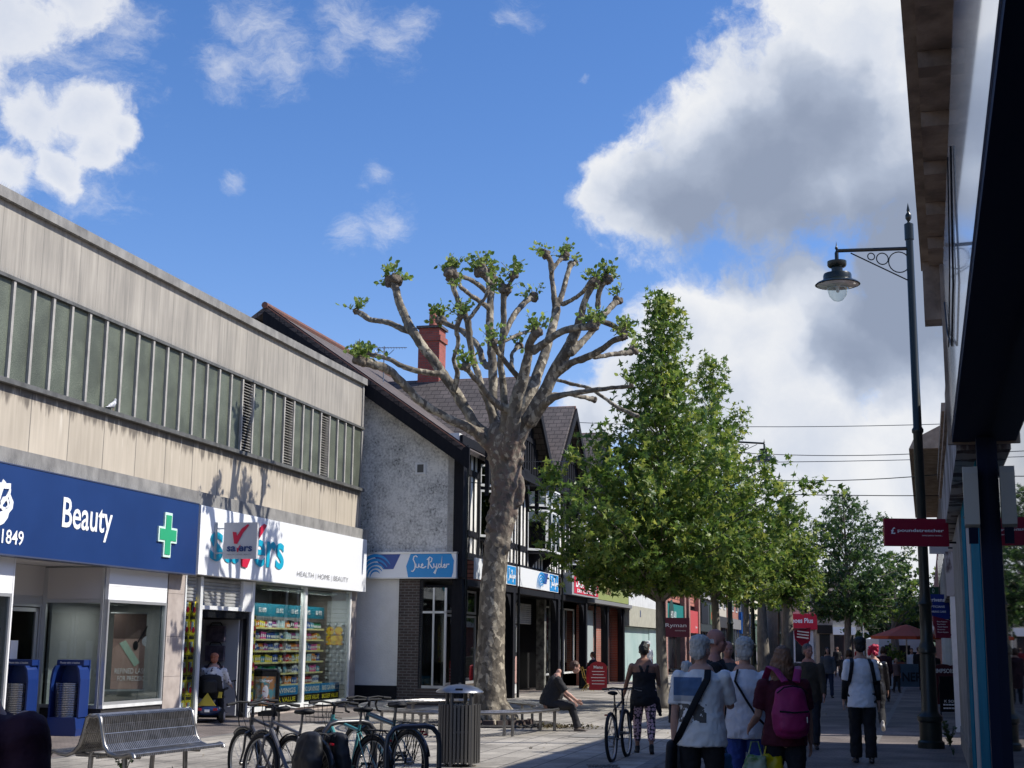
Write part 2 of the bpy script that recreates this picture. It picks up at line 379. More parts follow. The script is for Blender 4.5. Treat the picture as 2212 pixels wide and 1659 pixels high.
# ---------------- common materials ----------------
M_white=mat('white_paint',(.74,.75,.74),.4,n=(2.5,(.60,.61,.60)))
M_alum=mat('aluminium',(.55,.56,.57),.35,.6)
M_steel=mat('brushed_steel',(.33,.32,.31),.34,.92,n=(9,(.20,.195,.19)))
M_black=mat('black_paint',(.008,.009,.012),.6,spec=.25,bump=(25,.1))
M_blackg=mat('black_gloss',(.01,.011,.013),.2)
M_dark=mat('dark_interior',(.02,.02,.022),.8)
M_glass=glass('shop_glass',refl=.10)
M_glassd=glass('dark_glass',refl=.16,alpha=.72)
M_rubber=mat('rubber',(.012,.012,.013),.75)
M_stone=mat('pink_stone',(.46,.40,.36),.75,n=(3,(.34,.29,.26)),bump=(40,.15))
# ---------------- ground ----------------
brown=brick('brown_block_paving',(.185,.155,.140),(.225,.185,.165),(.10,.085,.078),.21,.105,.008,axis='g',bump=.25,dirt=1)
slabm=brick('grey_slab_paving',(.42,.385,.33),(.35,.32,.275),(.13,.12,.11),.6,.45,.014,axis='g',bump=.3,dirt=1)
kerbm=mat('kerb_stone',(.13,.125,.12),.8,n=(4,(.20,.19,.18)))
def sheet(name,fr,x0,x1,y0,y1,z,m,th=.003):
    o=MB().quad((x0,y0,z),(x1,y0,z),(x1,y1,z),(x0,y1,z)).build(name,m,calc=False)
    o.location=fr.w(0,0); o.rotation_euler=(0,0,fr.rz); return tag(o,kind='structure')
tag(MB().quad((-600,-200,0),(600,-200,0),(600,1400,0),(-600,1400,0)).build('ground',brown,calc=False),kind='structure')
GFr=Frame(-6.34,20.7,14.3)   # kerb line left; slabs run from here to the right
sheet('slab_paving',GFr,-30,70,-8.1,-.12,.004,slabm)
sheet('kerb_line_left',GFr,-30,70,-.12,0,.006,kerbm)
sheet('kerb_line_right',GFr,-30,70,-8.32,-8.1,.006,kerbm)
sheet('drain_line',RF,-5,120,1.5,1.62,.005,kerbm)
# far fall of the land and distant tree belt stop the ground sheet before the horizon
# ---------------- concrete shop building (left) ----------------
conc=panelmat('concrete_panels',(.42,.385,.33),(.22,.205,.18),streak=1.3,tone=.05,joint=.008)
conc2=panelmat('concrete_panels_low',(.56,.49,.39),(.38,.33,.26),1.15,stain_top=5.66,tone=.12)
ledge=mat('weathered_ledge',(.16,.155,.148),.9,n=(3,(.30,.29,.27)),bump=(20,.4),stretch=(1,1,.5))
frame_d=mat('window_frame_grey',(.13,.13,.125),.6,n=(6,(.07,.07,.065)))
mulm=mat('mullion_stone',(.42,.40,.365),.8,n=(4,(.30,.285,.26)))
def spec(name):
    m=bpy.data.materials.new(name); m.use_nodes=True; t=NT(m.node_tree); b=m.node_tree.nodes['Principled BSDF']
    tc=t.n('ShaderNodeTexCoord'); n=t.noise(tc.outputs['Object'],55,3,.7); n2=t.noise(tc.outputs['Object'],1.1,3,.6)
    c=t.ramp(n.outputs[0],[(.36,(.035,.042,.031)),(.6,(.115,.13,.095)),(.75,(.26,.28,.22))])
    mx=t.n('ShaderNodeMix',data_type='RGBA',blend_type='MULTIPLY'); mx.inputs[0].default_value=1; t.l(c,mx.inputs[6])
    cc=t.n('ShaderNodeCombineColor'); v=t.mr(n2.outputs[0],.3,.7,.8,1.5)
    for i in range(3): t.l(v,cc.inputs[i])
    t.l(cc.outputs[0],mx.inputs[7]); t.l(mx.outputs[2],b.inputs['Base Color']); b.inputs['Roughness'].default_value=.55; return m
M_spec=spec('speckled_panel')
cb=thing('shop_building','long concrete shop building with a band of tall green panels above its shopfronts','building',LF,-8,0)
def LB(mb,name,m,**k): return mb.build(name,m,cb,loc=(8,0,0),**k)
XL=-34; XR=.60
LB(MB().box(XL,XR,0,9,7.42,8.60),'upper_wall',conc)
LB(MB().box(XL,XR+.04,-.10,.35,8.602,8.78).box(XL,XR+.04,.352,9,8.602,8.66),'coping',ledge)
LB(MB().box(XL,XR,0,9,4.62,5.66),'lower_wall',conc2)
LB(MB().box(XL,XR,-.07,.2,7.36,7.418).box(XL,XR,-.12,.3,5.662,5.74),'window_rail',frame_d)
LB(MB().box(XR-.10,XR,-.03,9,4.62,8.6),'end_pier',mat('end_pier_stone',(.30,.29,.27),.85,n=(3,(.22,.21,.2))))
LB(MB().box(XL,XR+.15,-.22,.1,4.36,4.618),'ledge',ledge)
mx0=-15.72; st=.5757
for k in range(-12,28):
    x=mx0+k*st
    pm=MB().box(x+.033,x+st-.033,.0,.04,5.742,7.358)
    if k in (15,19,23):
        lv=MB()
        for j in range(24): 
            z=5.80+j*.064; lv.add([(x+.05,-.03,z),(x+st-.05,-.03,z),(x+st-.05,.05,z+.028),(x+.05,.05,z+.028),(x+.05,-.03,z+.012),(x+st-.05,-.03,z+.012),(x+st-.05,.05,z+.04),(x+.05,.05,z+.04)],[(0,1,2,3),(7,6,5,4),(0,4,5,1),(1,5,6,2),(2,6,7,3),(3,7,4,0)])
        LB(lv,'louvre',mulm); LB(MB().box(x+.04,x+st-.04,.06,.09,5.742,7.358),'vent_backing',M_black)
    elif k<27 : LB(pm,'panel',M_spec)
    if k==27: LB(MB().box(x+.035,XR-.12,.0,.04,5.742,7.358),'panel',M_spec)
    LB(MB().box(x-.032,x+.032,-.05,.16,5.742,7.358),'mullion',mulm)
LB(MB().box(XL,XR,.16,9,5.742,7.358),'core',M_dark)
LB(MB().box(XL,XR,3.2,3.4,0,4.36).box(XL,XR-.05,.0,9,2.97,4.34),'inner_wall',mat('interior_grey',(.30,.30,.30),.8))
# pillar between the shops and the end pier
pl=MB()
for z0,z1 in ((0,.02),(.022,.95),(.955,1.72),(1.725,2.55),(2.555,2.97)): pl.box(-9.95,-9.28,-.02,.35,z0,z1)
LB(pl,'pillar',M_stone)
pl=MB()
for z0,z1 in ((.0,.9),(.905,1.75),(1.755,2.55),(2.555,2.96)): pl.box(.08,XR,.0,3.2,z0,z1)
LB(pl,'end_pillar',M_stone)
# spikes
sp=MB(); rr=random.Random(3)
for (x0,x1,z,y,step) in ((XL+10,-6.9,8.78,.02,.055),(XL+10,-5.9,7.42,-.05,.05),(-24,-9.4,4.345,-.3,.055)):
    x=x0
    while x<x1:
        for a in (-1,1):
            xx=x+rr.uniform(-.01,.01); l=rr.uniform(.10,.135)
            b=(xx+rr.uniform(-.02,.03),y-a*.05,z+l); sp.add([(xx-.003,y,z),(xx+.003,y,z),b],[(0,1,2)])
        x+=step
o=sp.build('bird_spikes',mat('spike_steel',(.45,.45,.43),.4,.7),calc=False); o.location=LF.w(0,0); o.rotation_euler=(0,0,LF.rz)
tag(o,'thin steel bird spikes along the parapet, rail and blue sign of the concrete building','bird spikes',kind='stuff')
# ---------- blue pharmacy fascia sign ----------
navyb=mat('royal_blue_panel',(.010,.034,.13),.4,n=(.8,(.013,.042,.155)))
whitel=mat('white_letter',(.85,.86,.87),.4)
bs=thing('shop_sign','dark blue pharmacy fascia sign reading Beauty with a green cross','sign',LF,-16,-.3,2.95)
def BS(mb,name,m): return mb.build(name,m,bs,loc=(16,.3,-2.95))
BS(MB().box(-26,-9.40,-.30,-.02,2.95,4.34),'panel',navyb)
for z0,z1 in ((2.925,2.949),(4.341,4.36)): BS(MB().box(-26,-9.40,-.31,-.02,z0,z1),'trim',mat('sign_trim',(.10,.12,.2),.4,.5))
def LP(px,py,yo=-.3): return LF.p(px,py,yo)
def T_bs(s,px0,px1,py_mid,h,m=whitel,bold=.02,shear=0):
    x0=LP(px0,py_mid)[0]; x1=LP(px1,py_mid)[0]; z=LP((px0+px1)/2,py_mid)[1]
    return x0,x1,z
x0,_=LP(133,1130); x1,_=LP(241,1140); z=LP(187,1141)[1]
text('Beauty',whitel,bs,(x0+x1)/2+16,-.004,3.66-2.95,width=x1-x0,height=.66,bold=.012)
xa=LP(50,1160)[0]; text('Since 1849',whitel,bs,xa-.70+16,-.004,LP(30,1161)[1]-2.95,width=1.4,height=.225,bold=.012)
# script logo (stroke lettering): tail of the word, partly outside the frame
lg=MB()
def zz(zx,zy): # zoomed crop coordinates of the logo -> sign plane
    return LP((0+zx/6.38)/1.1573,(1140+zy/6.38)/1.1573)
lg.ribbon([zz(65,395),zz(30,480),zz(0,560),zz(-40,700),zz(-60,800),zz(-40,860)],.09,-.302)
lg.ribbon([zz(-120,440),zz(-20,462),zz(80,478),zz(160,480)],.085,-.304)
lg.ribbon([zz(150,525),zz(140,580),zz(100,650),zz(40,740),zz(-30,830)],[.04,.06,.05,.04,.04],-.306)
lg.ribbon([zz(125,590),zz(150,680),zz(172,740),zz(160,810),zz(110,870),zz(60,865),zz(15,820),zz(8,740),zz(40,680),zz(85,670),zz(115,730),zz(118,800),zz(60,880)],[.05,.07,.09,.10,.10,.09,.05,.05,.06,.06,.05,.05,.05],-.308)
lg.ribbon([zz(110,870),zz(80,930),zz(20,980),zz(-60,1020),zz(-160,1030)],[.08,.14,.20,.20,.12],-.310)
lg.build('lettering',whitel,bs,loc=(16,.3,-2.95))
text('Boo',whitel,bs,-16.9+16,-.004,3.72-2.95,width=1.0,height=.6,bold=.03,shear=.3)
gcr=mat('green_cross',(.03,.36,.17),.4)
cx=LP(359,1160)[0]; cz=3.63
def cross(a,w,y0,y1): return [(cx-w,y0),]
def crosspoly(a,w): return [(cx-w,cz+a),(cx+w,cz+a),(cx+w,cz+w),(cx+a*.86,cz+w),(cx+a*.86,cz-w),(cx+w,cz-w),(cx+w,cz-a),(cx-w,cz-a),(cx-w,cz-w),(cx-a*.86,cz-w),(cx-a*.86,cz+w),(cx-w,cz+w)]
BS(MB().prism(crosspoly(.425,.145),-.335,-.301),'cross_border',mat('pale_mint',(.62,.80,.72),.4))
BS(MB().prism(crosspoly(.375,.105),-.345,-.336),'green_cross',gcr)
# ---------- pharmacy shopfront ----------
pf=thing('shopfront','grey and white pharmacy shopfront with recessed doorway and corner display window','shopfront',LF,-13,0)
def PF(mb,name,m,par=None,**k):
    return mb.build(name,m,par or pf,loc=((13,0,0) if not par else (0,0,0)),**k)
grp=mat('shadow_grey_panel',(.52,.50,.49),.6); whp=mat('white_panel',(.80,.80,.80),.45)
# main window pane -12.2..-9.97 at y=0 ; side pane angled back to the door at y=1.3
def window(x0,x1,z0,z1,y,par,sx=.05,glassm=None,name='window'):
    fr=MB().box(x0,x0+sx,y-.04,y+.04,z0,z1).box(x1-sx,x1,y-.04,y+.04,z0,z1).box(x0+sx,x1-sx,y-.04,y+.04,z0,z0+sx).box(x0+sx,x1-sx,y-.04,y+.04,z1-sx,z1).build(name,M_alum,par,loc=(13,0,0) if par is pf else (0,0,0))
    MB().box(x0+sx,x1-sx,y-.006,y+.006,z0+sx,z1-sx).build('pane',glassm or M_glass,fr,calc=False)
    return fr
window(-12.20,-10.02,.50,2.36,.0,pf)
PF(MB().box(-12.20,-10.02,-.05,.04,.44,.498),'sill',M_white)
PF(MB().box(-12.2,-10.02,-.02,.1,0,.44).box(-12.2,-12.1,.1,1.28,0,.44),'stall_riser',brick('dark_tile',(.03,.028,.03),(.045,.04,.042),(.02,.02,.02),.2,.1,.006,axis='xy'))
PF(MB().box(-12.2,-10.02,-.03,.04,2.362,2.60),'lower_header',whp)
PF(MB().box(-12.2,-10.02,-.03,.04,2.603,2.93),'upper_header',whp)
PF(MB().box(-10.02,-9.95,.02,.5,0,2.93),'side_frame',M_black)
fr=MB().box(-12.23,-12.17,.05,.10,.44,2.93).box(-12.23,-12.17,1.20,1.28,0,2.93).box(-12.23,-12.17,.1,1.2,.44,.50).box(-12.23,-12.17,.1,1.2,2.30,2.36).build('side_window',M_alum,pf,loc=(13,0,0))
MB().box(-12.205,-12.195,.1,1.2,.5,2.3).build('pane',M_glass,fr,calc=False)
MB().box(-12.22,-12.18,.1,1.2,2.362,2.93).build('header',grp,fr)
PF(MB().box(-15.3,-12.2,1.28,1.36,2.42,2.95).box(-15.4,-12.2,.0,1.3,2.955,2.965),'entrance_soffit',grp)
dr=MB().box(-15.25,-15.15,1.28,1.36,0,2.42).box(-12.28,-12.18,1.285,1.36,0,2.42).box(-15.15,-12.28,1.28,1.36,2.22,2.42)
for a,b in ((-15.12,-14.3),(-14.25,-13.36),(-13.32,-12.30)): dr.box(a,a+.08,1.3,1.35,.02,2.2).box(b-.08,b,1.3,1.35,.02,2.2).box(a,b,1.3,1.35,.02,.14).box(a,b,1.3,1.35,.86,.92).box(a,b,1.3,1.35,1.08,1.13).box(a,b,1.3,1.35,2.13,2.2)
d=PF(dr,'entrance_doors',M_alum)
MB().box(-15.05,-12.35,1.318,1.326,.1,2.15).build('pane',M_glassd,d,calc=False)
for x in (-14.0,-13.1): MB().box(x,x+.22,1.29,1.312,1.3,1.62).build('notice',whp,d)
window(-17.6,-15.15,.50,2.36,.0,pf); PF(MB().box(-19,-15.15,-.02,.1,0,.44),'stall_riser',M_black); PF(MB().box(-19,-15.15,-.03,.04,2.362,2.93).box(-15.14,-15.10,-.03,1.3,0,2.93),'header',whp)
PF(MB().box(-12.1,-10.05,1.15,1.2,.44,2.36).box(-12.1,-10.05,.06,1.15,.40,.44).box(-10.10,-10.04,.05,1.15,.44,2.9),'display_back',mat('display_grey',(.40,.41,.41),.7))
# downlight under the sign
o=MB().lathe([(.06,0),(.06,.03)],12).build('downlight',mat('lamp_on',(1,.9,.7),.5,emit=((1,.85,.6),6)),pf); o.location=(-13.9+13,1.05,2.92)
# poster hanging in the display window
po=thing('display_poster','tall pink and brown mascara poster hanging inside the pharmacy window','poster',LF,LF.p(287,1450,.48)[0],.48,.72,rz=-.75)
def PO(mb,n,m): return mb.build(n,m,po)
PO(MB().box(-.42,.42,0,.012,.0,1.42),'backing',mat('poster_pink',(.52,.34,.30),.6,n=(2,(.38,.24,.20))))
PO(MB().box(-.42,.42,-.004,-.001,.95,1.42),'dark_band',mat('poster_brown',(.13,.085,.075),.6))
PO(MB().box(-.55,.55,-.03,.03,-.04,-.005).box(-.5,.5,-.02,.02,1.425,1.45),'rail',M_alum)
PO(MB().lathe([(.0,0),(.10,0),(.10,.008),(0,.008)],20,axis='y',c=(.24,-.016,.90)),'white_disc',whitel)
PO(MB().add([(-.30,-.008,.86),(-.18,-.008,.92),(.12,-.008,.50),(.02,-.008,.42)],[(0,1,2,3)]),'tube_picture',mat('pale_green',(.42,.55,.45),.5))
PO(MB().tube([(.28,-.012,1.28),(.05,-.012,.86)],.012,6).ell((.02,-.012,.82),.05,.01,.09),'brush_picture',M_black)
text('REFINED LASHES',whitel,po,0,-.01,.34,width=.72,height=.10); text('FOR PRECISION',whitel,po,0,-.01,.20,width=.60,height=.09)
# ---------- white discount-store fascia sign ----------
ss=thing('shop_sign','white fascia sign with turquoise and red savers lettering','sign',LF,-4.4,-.25,2.96)
MB().box(-4.80,4.95,0,.24,0,1.39).build('panel',mat('sign_white',(.80,.81,.82),.35),ss)
tq=mat('turquoise_letter',(.01,.36,.52),.4); rd=mat('red_tick',(.55,.015,.05),.4)
def LPS(px,py): 
    a=LF.p(px,py,-.25); return a[0]+4.4,a[1]-2.96
def word(s,a,b,zc,h,m,par,yy,**k):
    return text(s,m,par,(a+b)/2,yy,zc,width=b-a,height=h,**k)
xs=LPS(452,1200)[0]; xe=LPS(612,1205)[0]; wd=xe-xs
zb=.30; xh=.60
word('sa',xs,xs+wd*.36,zb+xh/2,xh,tq,ss,-.012,bold=.018)
word('ers',xs+wd*.56,xe,zb+xh/2,xh,tq,ss,-.012,bold=.018)
def tick(x0,zb,w,h,par,m,y=-.03,rot=0):
    P=[(0,.62),(.22,.60),(.27,.40),(.55,.78),(.90,1.0),(1.0,.97),(.62,.55),(.30,.0),(.12,.02)]
    o=MB().prism([(x0+p[0]*w,zb+p[1]*h) for p in P],-.02,0).build('tick_logo',m,par); o.location=(0,y+.02,0); return o
tick(xs+wd*.36,zb-.06,wd*.36,1.02,ss,rd,-.035)
a=LPS(641,1232); b=LPS(748,1250)
word('HEALTH | HOME | BEAUTY',a[0],b[0]+.1,.24,.155,mat('grey_letter',(.12,.12,.12),.5),ss,-.012,bold=-.01)
# blade sign
bl=thing('hanging_sign','small square grey savers sign projecting from the white fascia on a bracket','sign',LF,-8.55,-.3,3.3)
# projects towards the street; board normal along the street
MB().box(-.04,.04,-.92,-.18,.0,.74).build('board',mat('sign_grey',(.50,.50,.51),.4),bl)
MB().tube([(0,.05,.12),(0,-.2,.12)],.015,6).tube([(0,.05,.62),(0,-.2,.62)],.015,6).box(-.03,.03,.0,.05,0,.75).build('bracket',M_alum,bl)
def bl_text(s,m,y0,y1,zc,h,bold=0,par=bl,xoff=-.052):
    o=text(s,m,par,xoff,(y0+y1)/2,zc,width=abs(y1-y0),height=h,bold=bold); o.rotation_euler=(0,0,-pi/2); return o
bl_text('sa ers',mat('navy_letter',(.02,.05,.16),.5),-.83,-.27,.20,.11,.03)
P=[(0,.62),(.22,.60),(.27,.40),(.55,.78),(.90,1.0),(1.0,.97),(.62,.55),(.30,.0),(.12,.02)]
MB().prism([(-.72+.0-( -p[0]*.0) - 0 + 0 , 0) for p in P[:0]] or [(-.70+(-1)*0+ (0-p[0]*.36) + .32,.30+p[1]*.40) for p in P],-.055,-.041,axis='x').build('tick_logo',rd,bl)
MB().prism([(-.49-p[0]*.08,.13+p[1]*.15) for p in P],-.06,-.045,axis='x').build('small_tick',rd,bl)
bl_text('HEALTH | HOME | BEAUTY',mat('grey_letter',(.12,.12,.12),.5),-.82,-.28,.08,.035)
# ---------- discount shopfront ----------
sf=thing('shopfront','glazed discount shopfront with open shutter door and stocked display windows','shopfront',LF,-4.4,0)
def SF(mb,name,m,par=None,**k): return mb.build(name,m,par or sf,loc=((4.4,0,0) if not par else (0,0,0)),**k)
shm=mat('roller_shutter',(.42,.42,.41),.5,.3,n=(3,(.30,.30,.29)))
def shutter(x0,x1,z0,z1,y):
    mb=MB(); z=z0
    while z<z1-.01:
        mb.add([(x0,y,z),(x1,y,z),(x1,y-.02,z+.02),(x0,y-.02,z+.02),(x1,y-.02,z+.055),(x0,y-.02,z+.055),(x1,y,z+.068),(x0,y,z+.068)],[(0,1,2,3),(3,2,4,5),(5,4,6,7)]); z+=.07
    return mb
SF(shutter(-9.25,-8.72,2.42,2.92,.02),'shutter',shm); SF(shutter(-8.55,-6.55,2.36,2.92,.06),'shutter',shm)
for bx_ in ((-8.62,-8.50,-.04,.08,0,2.94),(-6.12,-5.98,-.04,.08,0,2.94),(-3.08,-2.94,-.04,.08,.2,2.94),(0.0,.08,-.04,.08,.2,2.94),(-8.5,-6.12,-.04,.08,2.28,2.36),(-9.28,-9.22,-.04,.08,.0,2.94),(-6.55,-6.12,-.02,.06,2.362,2.93)): SF(MB().box(*bx_),'frame_post',M_white)
SF(MB().box(-5.98,.08,-.08,.12,.10,.20).box(-9.28,-8.62,-.04,.1,.05,.14),'sill',M_white)
SF(MB().box(-5.98,.08,-.02,.1,0,.10).box(-9.28,-8.62,-.02,.1,0,.05),'plinth',M_stone)
for a,b in ((-5.98,-3.08),(-2.94,0.0)):
    SF(MB().box(a,b,.0,.012,.2,2.90),'window_pane',M_glass,calc=False)
SF(MB().box(-9.22,-8.62,.0,.012,.14,2.40),'window_pane',M_glass,calc=False)
SF(MB().box(-8.48,-8.36,.0,.08,0,2.27).box(-6.26,-6.14,.0,.08,0,2.27).box(-8.36,-6.26,.0,.08,2.12,2.27),'door_frame',M_blackg)
dd=SF(MB().box(-6.40,-6.36,.12,1.05,.05,2.1),'open_door',mat('door_grey',(.42,.43,.45),.5))
SF(MB().box(-8.4,-8.3,.1,2.5,0,2.6).box(-6.3,-6.2,.1,2.5,0,2.6),'lobby_wall',mat('lobby_grey',(.10,.10,.11),.7))
SF(MB().box(-6.2,.0,2.2,2.25,0,2.95),'back_wall',mat('cool_white_wall',(.42,.44,.46),.7))
bag=mat('dark_bag',(.035,.03,.045),.5,n=(8,(.12,.10,.13)))
for z in (.95,1.38,1.8):
    b_=thing('carrier_bag','dark bag hanging on the doorway display, '+{.95:'lowest of three',1.38:'middle of three',1.8:'topmost of three'}[z],'bag',LF,-6.52,.62,z-.18,rz=-pi/2,group='bags hanging in the doorway')
    MB().box(-.22,.22,0,.08,0,.34).build('bag_body',bag,b_); MB().tube([(-.15,.04,.34),(-.1,.04,.41),(.1,.04,.41),(.15,.04,.34)],.012,5).build('handle',M_black,b_)
# shelving and stock
tealb=mat('teal_header',(.0,.16,.24),.5); shelfm=mat('shelf_cream',(.62,.58,.42),.5); prc=mat('price_strip',(.70,.62,.30),.5)
def shelf_unit(x0,x1,y,lab):
    u=thing('shelving_unit',lab,'shelves',LF,x0,y,.2)
    w=x1-x0
    MB().box(0,w,.40,.43,0,2.1).build('back_panel',mat('shelf_back',(.35,.37,.38),.6),u)
    for j in range(7): 
        s=MB().box(.0,w,0,.39,.12+j*.27,.14+j*.27).build('shelf',shelfm,u); MB().box(0,w,-.012,-.001,.105+j*.27,.15+j*.27).build('price_strip',prc,s)
    MB().box(0,w,.0,.03,2.02,2.32).build('header_board',tealb,u)
    n=max(1,int(w/.75))
    for i in range(n): text('sa ers',whitel,u,(i+.5)*w/n,-.004,2.17,width=.42,height=.11,bold=.01)
    return u
shelf_unit(-4.75,-2.75,.55,'tall stocked shelf unit behind the left pane of the discount shop window')
shelf_unit(-2.72,-.35,.55,'tall stocked shelf unit seen across the white window post of the discount shop')
cols=[(.55,.02,.05),(.03,.10,.40),(.75,.75,.78),(.75,.62,.05),(.02,.28,.12),(.75,.25,.03),(.70,.10,.35),(.10,.35,.50),(.05,.05,.06),(.5,.7,.75),(.30,.05,.25)]
pm=[mat('product_%d'%i if 0 else 'packaging_'+'abcdefghijk'[i],c,.4) for i,c in enumerate(cols)]
cn=['red','blue','white','yellow','green','orange','pink','teal','black','pale blue','purple']
rr=random.Random(11)
bott=MB().lathe([(.028,0),(.03,.01),(.03,.12),(.012,.15),(.014,.19),(0,.19)],8)
def stock(ux,uw,uy,tagn):
    for j in range(7):
        x=ux+.06
        while x<ux+uw-.1:
            ci=rr.randrange(len(cols)); k=rr.choice((2,3,3,4)); tp=rr.random()
            for q in range(k):
                if x>ux+uw-.1: break
                h=rr.uniform(.13,.19) if tp<.5 else .16
                if tp<.5:
                    mb=MB().box(-.045,.045,0,.1,0,h).box(-.03,.03,-.003,0,h*.3,h*.7,1); nm='boxed_product'; dx=.105
                else: mb=MB().lathe([(.032,0),(.034,.01),(.034,.11),(.014,.14),(.014,.17),(0,.17)],8,0,(0,.05,0)).box(-.02,.02,-.0,.016,.03,.09,1); nm='bottle_product'; dx=.08
                o=mb.build(nm,[pm[ci],pm[2] if ci!=2 else pm[1]],loc=LF.w(x,uy+.03,.2+.142+j*.27),rz=LF.rz)
                tag(o,'%s %s on the %s shelf of the %s shop window unit'%(cn[ci],'box' if tp<.5 else 'bottle',['lowest','second lowest','third lowest','fourth lowest','third highest','second highest','highest'][j],tagn),'product',group='%s %s row, %s shelf, %s unit'%(cn[ci],'boxes' if tp<.5 else 'bottles',['lowest','second','third','fourth','fifth','sixth','top'][j],tagn))
                x+=dx
            x+=rr.uniform(.0,.03)
stock(-4.75,2.0,.55,'left'); stock(-2.72,2.35,.55,'right')
# slat wall at the right end of the window
sw=thing('slat_wall','pale slatted display wall with small hooks at the right end of the discount shop window','display',LF,-.02,.60,.2,rz=-pi/2)
MB().box(0,.56,0,.04,0,2.5).build('board',mat('slat_board',(.50,.52,.53),.5),sw)
for j in range(20): MB().box(0,.56,-.004,-.001,.1+j*.115,.108+j*.115).build('groove',frame_d,sw)
hk=MB()
for j in range(3,16):
    for i in range(5): hk.box(.04+i*.10,.10+i*.10,-.12,-.02,.15+j*.115,.20+j*.115) if (i+j)%2 else None
hk.build('hung_packs',mat('blister',(.62,.66,.68),.3),sw)
ro=MB()
for i in (0,1): ro.lathe([(0,0),(.11,0),(.11,.01),(0,.01)],16,axis='y',c=(.15+i*.24,-.13,1.72))
ro.box(.04,.50,-.12,-.11,1.36,1.6).build('offer_discs',mat('offer_yellow',(.80,.55,.02),.5,n=(14,(.5,.05,.02),.55,.6)),sw)
# poster columns
post_m=mat('offer_poster',(.80,.66,.04),.5,n=(9,(.75,.72,.70),.50,.54))
def posterstrip(x,y,w,z0,n,lab,par=None):
    for k in range(n):
        p=thing('offer_poster',lab%['lowest','second lowest','third from the bottom','fourth from the bottom','fifth from the bottom','topmost'][k],'poster',LF,x,y,z0+k*.40,group='yellow offer posters in the discount shop windows')
        MB().box(0,w,0,.01,0,.385).build('sheet',mat('poster_yellow',(.78,.62,.03),.5),p)
        MB().box(.02,w-.02,-.004,-.001,.31,.375).build('headline',mat('poster_black',(.03,.02,.02),.6),p)
        for i,(c) in enumerate(((.6,.03,.08),(.08,.3,.6),(.7,.7,.72))):
            xx=.05+i*(w-.1)/3; MB().box(xx,xx+(w-.14)/3,-.004,-.001,.06+.03*((k+i)%2),.26).build('picture',mat('poster_pic_'+'abc'[i],c,.5),p)
        MB().lathe([(0,0),(.06,0),(.06,.004),(0,.004)],12,axis='y',c=(w*.72,-.01,.10)).build('price_disc',rd,p)
posterstrip(-9.20,.04,.28,.16,6,'yellow offer poster by the stone pillar, left column, %s')
posterstrip(-8.90,.04,.26,.16,6,'yellow offer poster by the shop door, right column, %s')
posterstrip(-5.95,.04,.26,.22,5,'yellow offer poster at the big window left edge, %s')
bn=thing('window_banner','blue and yellow banner along the bottom of the discount shop window','banner',LF,-3.0,.05,.22)
for (x0,x1) in ((-2.2,-.12),(.1,1.3),(1.32,2.6)):
    MB().box(x0,x1,0,.01,.18,.40).build('blue_half',mat('banner_blue',(.02,.25,.55),.5),bn); MB().box(x0,x1,0,.01,-.01,.178).build('dark_half',M_black,bn)
    text('BIG SAVINGS',whitel,bn,(x0+x1)/2,-.004,.29,width=(x1-x0)*.85,height=.12,bold=.03); text('BIGGER VALUE',mat('poster_yellow',(.78,.62,.03),.5),bn,(x0+x1)/2,-.004,.085,width=(x1-x0)*.85,height=.11,bold=.03)
# pigeon on the rail
pg=thing('pigeon','grey and white pigeon perched on the dark rail under the green panels','bird',LF,-12.56,-.07,5.74)
mb=MB().capsule([(-.10,0,.07),(0,0,.10),(.07,0,.15)],[.03,.055,.04],10).capsule([(.07,0,.15),(.10,0,.22)],[.03,.027],8).capsule([(.10,0,.225),(.15,0,.22)],[.02,.006],6).capsule([(-.1,0,.07),(-.2,0,.04)],[(.03,.012),(.025,.006)],8)
mobj('body',remesh(mb,.008,2),mat('pigeon_grey',(.30,.31,.34),.7,n=(14,(.62,.62,.64),.5,.55)),pg)
MB().tube([(0,.02,.07),(0,.02,0),(.03,.02,0)],.005,5).tube([(.02,-.02,.07),(.02,-.02,0),(.05,-.02,0)],.005,5).build('legs',mat('pigeon_leg',(.4,.12,.10),.6),pg)

# ceiling lights inside the shops (lit in the photograph)
def ceiling_light(lab,x,y,z,w,d,p):
    c=thing('ceiling_light',lab,'light',LF,x,y,z); MB().box(-w/2,w/2,-d/2,d/2,0,.04).build('housing',M_white,c)
    l=bpy.data.lights.new('shop_lamp','AREA'); l.shape='RECTANGLE'; l.size=w; l.size_y=d; l.energy=p; l.color=(1,.97,.92); o=bpy.data.objects.new('lamp',l); COL.objects.link(o); o.parent=c; o.location=(0,0,-.02)
ceiling_light('white ceiling light panel inside the discount shop above the left shelf unit',-3.9,.25,2.84,1.8,.25,28)
ceiling_light('white ceiling light panel inside the discount shop above the right shelf unit',-1.6,.30,2.84,2.2,.3,30)
ceiling_light('ceiling light panel inside the pharmacy display window',-11.2,.6,2.30,1.2,.3,9)
